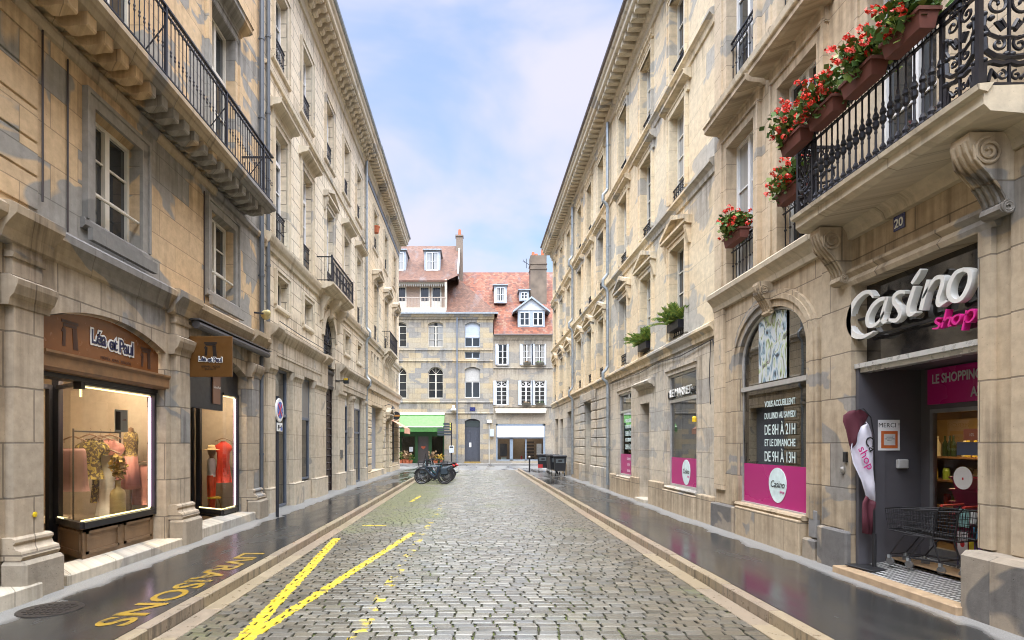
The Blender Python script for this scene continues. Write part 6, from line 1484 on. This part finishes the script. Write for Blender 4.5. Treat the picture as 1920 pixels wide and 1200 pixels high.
potted(fx(752), -.35, 1.1, M_leaf, 'low green bush at the left end of the flower shop front', 1); potted(fx(759), -.25, 1.3, M_tan, 'tan dried grass pot left of the flower shop door', 2); potted(fx(765), -.35, 1.2, M_tan, 'pale dried bouquet pot standing second left of the flower shop door', 3); potted(fx(771), -.3, 1.0, M_leaf, 'green leafy pot standing next to the flower shop door', 4)
potted(fx(812), -.2, 1.3, M_tan, 'straw coloured bouquet right of the flower shop door', 5); potted(fx(818), -.2, .95, M_yel, 'yellow flowering pot right of the flower shop door', 6); potted(fx(827), -.2, .95, M_yel, 'yellow flowering pot at the right end of the flower shop', 7)
wl2 = thing('wall_lantern', 'white bell-shaped lantern high on the patchwork house by the drainpipe', 'lamp', (fx(850.5), YF-.3, 0))
MB().lathe([(.0,fz(760)),(.10,fz(760.5)),(.12,fz(765)),(.20,fz(767)),(.26,fz(769.5)),(0,fz(769))], 16).build('lamp_shade', M_white, wl2); MB().box(-.02,.02,0,.3,fz(764),fz(763)).build('bracket', M_iron, wl2)
nm = thing('street_name_plate', 'dark blue street name plate above the double door', 'street sign', (0, YF, 0)); MB().box(fx(881),fx(891),-.03,0,fz(770.5),fz(763.5)).build('plate', MC['blue_enamel'], nm)
sp = thing('finger_post', 'dark signpost with white-edged finger boards beside the green awning', 'signpost', (fx(846.5)*50.6/52, 50.6, .12))
MB().tube([(0,0,0),(0,0,3.55)], .05, 8).build('post', M_iron, sp)
for i, (L, z, s) in enumerate(((.65,3.35,-1),(.65,3.12,-1),(1.15,2.88,-1),(1.15,2.66,-1),(1.15,2.44,-1))): MB().box(-L-.05,-.05,-.03,.0,z,z+.17).box(-L-.06,-L-.02,-.034,.004,z+.02,z+.15).build('finger_board', mat('dark_slate_board', (.035,.045,.055), .5), sp)
for z in (2.95,3.2,3.4): MB().box(-.15,-.04,-.036,-.031,z,z+.1).build('yellow_mark', mat('yellow_mark', (.55,.55,.06), .5), sp)
pm_ = thing('parking_meter', 'grey white ticket machine on a post by the finger post', 'ticket machine', (fx(846.5)*50.2/52, 50.2, .12))
MB().cbox(-.20,.20,-.1,.1,.95,1.55,.02).build('housing', mat('pale_grey_case', (.50,.54,.58), .4), pm_); MB().tube([(0,0,0),(0,0,.95)], .06, 8).build('post', M_iron, pm_); MB().box(-.15,.15,-.106,-.1,1.38,1.5).build('screen', M_black, pm_)

F2 = thing('pale_shuttered_house', 'pale house with orange red roof, dormers and white shop blind', 'house', (0, YF, 0))
w2 = [(fx(942.5),8.85,.80,1.84,0),(fx(988),8.85,.80,1.84,0),(fx(1011.5),8.85,.92,1.84,0),(fx(940.5),5.28,.98,2.15,1),(fx(986.5),5.28,.92,2.15,1),(fx(1012),5.28,.92,2.15,1),(9.0,8.85,.9,1.84,0),(9.0,5.28,.9,2.15,1)]
ops2 = [dict(u0=x-w/2,u1=x+w/2,v0=z,v1=z+h,d=.22) for x,z,w,h,f in w2] + [dict(u0=fx(930),u1=fx(1022.5),v0=.35,v1=3.62,d=.4)]
mb = wall(MB(), 1.68, 16, 0, 11.5, ops2); shell(mb, 1.68, 16, 0, 11.5, 8); mb.build('wall', S['F2'], F2)
M_shut = mat('pale_blue_shutter', (.46,.51,.59), .5, vary=.04)
for x,z,w,h,f in w2:
    o = window(F2, x, z, w, h, .12, 4 if f else 3, transom=(h-.52 if f else 0), stonem=S['F2'], sur=0, fm=M_white, sill=.12, sillm=S['F2'])
    if f:
        hh = MB()
        for k in range(3): a = .35+.6*k*.6; hh.tube([(0,-.02,h-.47),(math.cos(.6+k*.97)*w*.42,-.02,h-.47+math.sin(.6+k*.97)*.36)], .018, 5)
        hh.tube([(math.cos(t)*w*.42,-.02,h-.47+math.sin(t)*.36) for t in [PI*i/10 for i in range(11)]], .02, 5); hh.build('fan_bars', M_white, o)
    for s in (-1, 1):
        sl = MB(); a, b = sorted((s*w/2, s*(w/2+(.24 if s < 0 else .12)))); sl.cbox(a, b, -.22, -.15, 0, h, .008)
        if not f or s < 0 or True: sl.build('shutter', M_shut, o)
    if x > 3.5 and x < 8:
        t = thing('window_box', '%s flower trough under the %s window, %s house' % (('wooden','lower left') if (f and x<5) else ('dark','lower right') if f else ('ochre','upper left') if x < 5 else ('brown leafy','upper right'), 'pale') if False else ('trough of %s plants under %s window of shuttered house' % (('dry ochre' if x < 5 else 'dark green'), (('lower' if f else 'upper')+(' middle' if x < 5 else ' right')))), 'window box', (x, YF-.2, z-.02))
        MB().box(-w*.42,w*.42,-.12,.08,0,.2).build('trough', mat('dark_trough', (.05,.045,.03), .7), t); leaves(MB(), 40, (0,0,.24), (w*.4,.1,.08), .1, random.Random(int(x*10))).build('foliage', M_tan if x < 5 else M_leaf, t)
sc = MB()
for z in (8.5,5.08): sc.prof(1.72, 16, [(0,z),(.06,z+.01),(.08,z+.08),(.05,z+.12),(0,z+.13)])
sc.prof(1.72,16,[(0,11.05),(.06,11.06),(.1,11.2),(.2,11.35),(.24,11.5),(0,11.52)]); sc.build('string_course', S['F2'], F2)
MB().add([(1.75,-.3,11.5),(16,-.3,11.5),(16,6,18.8),(-1.34,6,18.8),(-1.34,2.2,14.4),(1.75,2.2,14.4),(16,12,11.5),(1.7,12,11.5)], [(0,1,2,3,4,5),(3,2,6,7)]).build('roof', M_rred, F2)
MB().box(1.72,16,-.36,-.26,11.42,11.54).build('gutter', mat('brown_zinc', (.16,.13,.12), .5, metal=.3), F2)
dormer(F2, 1.85, 3.0, 14.85, 16.45, 2.2, 2.6, M_bluewhite, M_white); dormer(F2, 4.2, 5.1, 15.1, 16.05, 2.4, 2.2, M_lead, M_white)
bd = dormer(F2, 3.9, 6.3, 12.25, 13.75, .35, 2.6, M_lead, M_white, flat=False, wins=2)
MB().prism([(3.75,13.75),(6.45,13.75),(5.1,14.75)], 'y', .30, 2.8).build('gable', mat('pale_lead_gable', (.55,.58,.62), .5), bd)
MB().prism([(3.45,13.52),(3.45,13.68),(5.1,14.95),(6.75,13.68),(6.75,13.52),(5.1,14.78)], 'y', .05, 3.2).build('gable_roof', M_lead, bd)
ch = MB().box(5.25,6.75,2.6,4.0,13.5,19.4).box(5.2,6.8,2.55,4.05,18.1,18.2).box(5.2,6.8,2.55,4.05,18.55,18.65).build('chimney', mat('sooty_chimney', (.15,.115,.085), .85, vary=.35, vscale=1.2), F2)
for x, h in ((5.55,.45),(5.85,.3),(6.45,.75)): MB().lathe([(.17,0),(.13,h),(.1,h+.02),(0,h+.02)], 10, (x,3.2,19.4)).build('chimney_pot', mat('terracotta', (.42,.12,.05), .8), ch)
MB().tube([(5.2,3.0,18.6),(4.6,3.0,19.0)], .025, 5).tube([(4.9,3.0,18.3),(4.9,3.0,19.2)], .025, 5).tube([(4.6,2.7,19.0),(4.6,3.3,19.0)], .02, 5).tube([(4.75,2.75,18.9),(4.75,3.25,18.9)], .02, 5).build('aerial', M_iron, ch)
aw = thing('folded_awning', 'closed cream awning case above the white shop blind', 'awning', (0, YF, 0)); MB().box(fx(928),fx(1024),-.28,0,fz(770),fz(766)).cbox(fx(929),fx(1023),-.36,-.05,fz(775),fz(770.5),.03).build('case', mat('cream_awning_case', (.62,.56,.47), .5), aw)
sf2 = MB().box(fx(930),fx(933),.02,.2,.35,3.62).box(fx(956),fx(962),.1,.2,.35,2.4).box(fx(985),fx(987.5),.1,.2,.35,2.4).box(fx(1018.5),fx(1022.5),.02,.2,.35,3.62).box(fx(930),fx(1022.5),.02,.2,3.45,3.62).box(fx(933),fx(1018),.1,.2,2.3,2.42).box(fx(933),fx(1018),.1,.2,.35,.45)
sf = sf2.build('blue_grey_shopfront', mat('slate_blue_shop_paint', (.20,.25,.31), .45), F2)
MB().add([(fx(932),.15,.4),(fx(1020),.15,.4),(fx(1020),.15,2.4),(fx(932),.15,2.4)], [(0,1,2,3)]).build('pane', M_glass, sf)
rm = MB(); room(rm, fx(929), fx(1023), .4, 2.4, .35, 3.6); rm.build('shop_interior', mat('warm_wooden_interior', (.24,.18,.12), .7), F2)
wb = thing('white_roller_blind', 'wide white roller blind in the shop front of the shuttered house', 'blind', (0, YF, 0)); MB().box(fx(931.5),fx(1020.5),-.05,.0,2.42,3.44).build('cloth', mat('white_blind', (.58,.59,.64), .6, vary=.03), wb)
for a, b, z0, z1, c, lab in ((938,951,fz(855),fz(832),(.02,.022,.03),'dark display board behind the left shop pane of shuttered house'),(940,950,fz(867),fz(858),(.55,.62,.56),'pale green box low behind the left shop pane'),(1007,1016,fz(853),fz(832),(.72,.72,.72),'white poster behind the right shop pane'),(977,980,fz(863),fz(855),(.45,.02,.02),'small red extinguisher behind the middle shop pane')):
    MB().box(fx(a),fx(b),.35,.45,z0,z1).build('panel', mat('display_'+str(a), c, .5), thing('shop_display', lab, 'display', (0, YF, 0)))
bs_ = thing('interior_bookcase', 'brown bookcase of dark goods inside the shuttered house shop', 'bookcase', (fx(996), YF+1.6, .36))
for k in range(6): MB().box(-.5,.5,-.15,.15,.3*k,.3*k+.03).build('shelf', M_wood, bs_); MB().box(-.45,.4,-.1,.1,.3*k+.03,.3*k+.2).build('goods', M_brown, bs_)
MB().box(fx(960),fx(1000),.9,1.2,3.5,3.55).build('ceiling_lamp', emit('soft_shop_lamp', (1.0,.86,.68), 11), F2)
MB().box(-.18,.18,-.25,0,2.5,3.15).build('housing', M_bluewhite, thing('alarm_box', 'pale grey box on the wall left of the white blind', 'alarm box', (fx(922), YF, 0))); MB().box(-.3,.1,-.3,0,3.7,3.95).build('housing', M_white, thing('wall_camera', 'small white camera housing above the grey wall box', 'camera', (fx(919.5), YF, 0)))
pipe(F2, fx(917), .15, 3.7, .06, .03, m=mat('white_conduit', (.6,.6,.56), .5), name='conduit')

# houses that close the cross street and the blocks behind
M_back = S['C_up']
# ------------------------------------------------------------------ things in the street
np_ = thing('no_stopping_sign', 'round blue and red no-stopping sign on a dark pole, left pavement', 'traffic sign', (-4.63, 13.8, .12), R(91))
MB().tube([(0,0,0),(0,0,2.85)], .038, 10).build('pole', mat('dark_navy_pole', (.018,.02,.03), .4), np_)
sd = MB().lathe([(.0,-.02),(.255,-.02),(.26,0),(.255,.01),(0,.01)], 32, (0,-.045,2.52), 'y').build('sign_plate', mat('sign_red', (.50,.02,.045), .3), np_)
MB().lathe([(.0,-.004),(.20,-.004),(.20,0),(0,0)], 30, (0,-.066,2.52), 'y').build('blue_disc', mat('sign_blue', (.03,.09,.42), .3), sd)
cr = MB()
for a in (45, -45):
    c, s = math.cos(R(a)), math.sin(R(a)); L, w = .2, .024
    cr.prism([(c*L-s*w, 2.52+s*L+c*w), (c*L+s*w, 2.52+s*L-c*w), (-c*L+s*w, 2.52-s*L-c*w), (-c*L-s*w, 2.52-s*L+c*w)], 'y', -.076+.001*(a>0), -.071)
cr.build('red_cross', MC['sign_red'], sd)
MB().lathe([(.255,-.021),(.275,-.018),(.275,.012),(.255,.012)], 32, (0,-.045,2.52), 'y').build('rim', M_white, sd)
pl2 = MB().cbox(-.20,.20,-.06,-.045,2.02,2.22,.004).build('sub_plate', M_white, np_)
MB().box(-.16,-.02,-.064,-.0605,2.09,2.12).box(-.14,-.04,-.064,-.0605,2.12,2.17).lathe([(.0,-.064),(.025,-.064),(.025,-.06),(0,-.06)],10,(-.13,0,2.08),'y').prism([(.0,2.10),(.12,2.12),(.15,2.17),(.13,2.17),(.10,2.14),(0,2.12)],'y',-.064,-.0605).build('tow_symbol', M_black, pl2); MB().box(.05,.18,-.0635,-.0605,2.04,2.12).build('blue_symbol', MC['sign_blue'], pl2)
bo = thing('bollard', 'thin black bollard with pale ball top at the far right kerb', 'bollard', (3.35, 35.5, .12)); MB().tube([(0,0,0),(0,0,.86)], .045, 10).build('post', M_iron, bo); MB().lathe([(.0,0),(.04,.01),(.065,.06),(.055,.11),(.0,.135)], 12, (0,0,.86)).build('ball', M_frame, bo)

M_tyre = mat('black_rubber', (.012,.012,.013), .7)
def bicycle(label, loc, rz, col, basket=False, lean=.12):
    t = thing('bicycle', label, 'bicycle', loc, rz, 'bicycles parked across the left kerb', rot=(lean, 0, rz))
    m = mat('bike_paint_%d' % int(sum(col)*1000), col, .3)
    r = .34; w = .53
    for x in (-w, w):
        o = MB().torus((x,0,r), r-.02, .030, 'y', 30, 6).build('wheel', M_tyre, t)
        sk = MB().torus((x,0,r), r-.045, .010, 'y', 26, 4).lathe([(.0,-.04),(.025,-.04),(.025,.04),(0,.04)], 8, (x,0,r), 'y')
        for i in range(14): a = 2*PI*i/14; sk.tube([(x,.02*(-1)**i,r),(x+(r-.045)*math.cos(a),0,r+(r-.045)*math.sin(a))], .0025, 3)
        sk.build('rim', mat('dull_aluminium', (.35,.35,.36), .35, metal=.8), o)
        MB().tube([(x+(r+.03)*math.cos(a),0,r+(r+.03)*math.sin(a)) for a in [R(20)+R(150)*i/12 for i in range(13)]], .022, 5).build('mudguard', M_iron, t)
    f = MB(); bb = (-.08,0,.30); st = (-.22,0,.78); hd = (.33,0,.80); hb = (.37,0,.62)
    for a, b, q in ((bb,st,.018),(bb,hb,.020),(st,hd,.018),(hd,hb,.022)): f.tube([a,b], q*1.35, 7)
    for s in (-.05,.05): f.tube([(-w,s,r),bb], .010, 6).tube([(-w,s,r),(st[0],s*.3,st[2]-.06)], .009, 6).tube([(w,s,r),(.39,s,.60),hb], .011, 6)
    f.build('frame', m, t)
    MB().tube([(.33,0,.80),(.31,0,1.02),(.33,0,1.05)], .020, 6).tube([(.18,-.30,1.08),(.30,-.2,1.11),(.34,0,1.05),(.30,.2,1.11),(.18,.30,1.08)], .020, 7).tube([(.14,-.30,1.08),(.24,-.27,1.10)], .027, 6).tube([(.14,.30,1.08),(.24,.27,1.10)], .027, 6).build('handlebar', M_iron, t)
    MB().loft([[(-.36+dx,wd*math.cos(a)*.5,.92+.03*math.sin(a)) for a in [2*PI*k/10 for k in range(10)]] for dx, wd in ((0,.02),(.02,.20),(.10,.18),(.2,.06),(.28,.03))]).build('saddle', M_black, t, smooth=True); MB().tube([(-.22,0,.78),(-.25,0,.91)], .013, 6).build('seat_post', M_zinc, t)
    MB().lathe([(.0,-.008),(.09,-.008),(.09,.008),(0,.008)], 16, (-.08,-.05,.30), 'y').tube([(-.08,-.07,.30),(.02,-.09,.18)], .010, 5).box(-.02,.07,-.16,-.08,.165,.185).tube([(-.08,.07,.30),(-.18,.09,.42)], .010, 5).build('crank', M_iron, t)
    MB().tube([(-.1,.06,.28),(-.22,.20,.02)], .010, 5).build('kickstand', M_iron, t)
    pk = MB().box(-.68,-.24,-.06,.06,.73,.75).tube([(-.66,-.05,.73),(-.55,-.05,.38)], .008, 5).tube([(-.66,.05,.73),(-.55,.05,.38)], .008, 5); pk.build('rack', M_iron, t)
    for s in (-1, 1): MB().cbox(-.66,-.34,s*.13-.06,s*.13+.06,.42,.74,.03).build('pannier', mat('dark_blue_canvas', (.02,.035,.05), .7), t)
    if basket:
        b = MB()
        for z, k in ((.78,.8),(.9,.9),(1.02,1.0)): b.tube([(.42,-.17*k,z),(.42+.30*k,-.17*k,z),(.42+.30*k,.17*k,z),(.42,.17*k,z)], .007, 4, closed=True)
        for i in range(8):
            for s in (-1,1): b.tube([(.42+.24*i/7,s*.136,.78),(.42+.30*i/7,s*.17,1.02)], .004, 3)
            b.tube([(.66,-.136+.272*i/7,.78),(.72,-.17+.34*i/7,1.02)], .004, 3)
        b.build('basket', M_iron, t)
    return t
bicycle('dark grey bicycle with front wire basket, nearest in the parked row', (-1.88, 26.9, 0), PI-.05, (.03,.035,.045), True)
bicycle('dark blue bicycle parked second in the row, its wheels just behind', (-1.85, 27.4, 0), PI+.12, (.02,.05,.09), False, .16)
bicycle('black bicycle with basket in the middle of the parked row', (-1.95, 28.0, 0), .15, (.012,.012,.014), True, -.1)
bicycle('teal bicycle parked last in the row before the scooters', (-1.8, 28.6, 0), PI, (.03,.12,.14), False, .1)
def scooter(label, loc, rz, col):
    t = thing('motor_scooter', label, 'scooter', loc, rz, 'scooters parked past the bicycles'); m = mat('scooter_paint_%d' % int(sum(col)*1000), col, .25, coat=.5)
    for x in (-.62,.66):
        o = MB().torus((x,0,.28), .22, .065, 'y', 24, 8).build('wheel', M_tyre, t); MB().lathe([(.0,-.05),(.15,-.04),(.15,.04),(0,.05)], 14, (x,0,.28), 'y').build('rim', MC['dull_aluminium'], o)
    def sec(x, zc, hw, hh): return [(x, hw*math.cos(a), zc+hh*math.sin(a)) for a in [2*PI*k/14 for k in range(14)]]
    MB().loft([sec(-1.0,.72,.03,.03),sec(-.85,.70,.12,.10),sec(-.55,.62,.17,.17),(sec(-.2,.52,.18,.20)),sec(.05,.36,.16,.09),sec(.35,.36,.17,.08),sec(.48,.55,.18,.24),sec(.56,.75,.15,.2),sec(.58,.95,.05,.05)]).build('body', m, t, smooth=True)
    MB().loft([sec(-.92,.83,.06,.03),sec(-.7,.83,.14,.07),sec(-.35,.80,.14,.07),sec(-.1,.76,.10,.05)]).build('seat', M_black, t, smooth=True)
    MB().tube([(.66,.06,.28),(.60,.05,.6),(.5,0,1.0)], .03, 7).tube([(.42,-.33,1.06),(.5,0,1.03),(.42,.33,1.06)], .018, 7).build('handlebar', M_iron, t)
    MB().loft([sec(-1.04,.72,.05,.03),sec(-1.0,.74,.09,.045),sec(-.9,.78,.09,.04)]).build('tail_light', mat('tail_light_red', (.55,.015,.015), .25), t, smooth=True)
    MB().box(-1.06,-1.04,-.09,.09,.42,.56).build('number_plate', M_white, t)
    for s in (-1,1): MB().tube([(.48,s*.2,1.05),(.46,s*.28,1.25)], .008, 5).lathe([(.0,-.01),(.06,0),(0,.012)], 10, (.45,s*.29,1.28), 'x').build('mirror', M_iron, t)
    MB().tube([(-.3,-.12,.25),(-.75,-.16,.32),(-.95,-.16,.36)], [.03,.05,.045], 8).build('exhaust', M_zinc, t)
    return t
scooter('dark grey motor scooter wedged between the bicycles and the teal striped one', (-2.0, 29.4, 0), PI+.1, (.025,.03,.035)); scooter('dark motor scooter with teal stripe parked just past the bicycles', (-1.95, 30.0, 0), PI-.35, (.03,.08,.10)); scooter('black motor scooter with red tail light at the far end of the row', (-1.75, 31.2, 0), PI-.5, (.02,.02,.025))

M_bin = mat('black_bin_plastic', (.02,.021,.024), .45)
def wheeled_bin(label, loc, rz, red=False):
    t = thing('wheeled_bin', label, 'wheeled bin', loc, rz, 'black wheeled bins on the far right pavement')
    MB().loft([[(-.28,-.24,.28),(.28,-.24,.28),(.28,.24,.28),(-.28,.24,.28)],[(-.33,-.28,.98),(.33,-.28,.98),(.33,.28,.98),(-.33,.28,.98)],[(-.35,-.30,1.0),(.35,-.30,1.0),(.35,.30,1.0),(-.35,.30,1.0)]]).build('tub', M_bin, t)
    MB().cbox(-.36,.36,-.32,.32,1.0,1.12,.03).build('lid', mat('charcoal_lid', (.035,.036,.042), .45), t)
    MB().box(-.22,.22,-.29,-.265,.70,.92).build('handle_recess', mat('grey_recess', (.10,.12,.13), .5), t); MB().box(-.10,.10,-.295,-.286,.76,.86).build('slot', M_black, t)
    for x in (-.24,.24):
        for y in (-.2,.2):
            o = MB().lathe([(.0,-.02),(.08,-.02),(.085,0),(.08,.02),(0,.02)], 14, (x,y,.085), 'x').build('wheel', M_tyre, t); MB().tube([(x,y,.09),(x,y,.3)], .018, 6).build('fork', M_zinc, o)
    if red: MB().box(-.3,-.02,-.30,-.27,.28,.5).build('red_panel', mat('red_panel', (.45,.03,.03), .5), t)
    return t
wheeled_bin('black wheeled bin nearest on the far right pavement', (4.62, 31.6, .12), -.1); wheeled_bin('black wheeled bin in the middle of the row by the wall', (4.50, 32.9, .12), .15); wheeled_bin('black wheeled bin third in the row, partly hidden', (4.55, 34.1, .12), 0); wheeled_bin('black wheeled bin with a red panel at the far end of the row', (4.15, 35.4, .12), -.1, True)
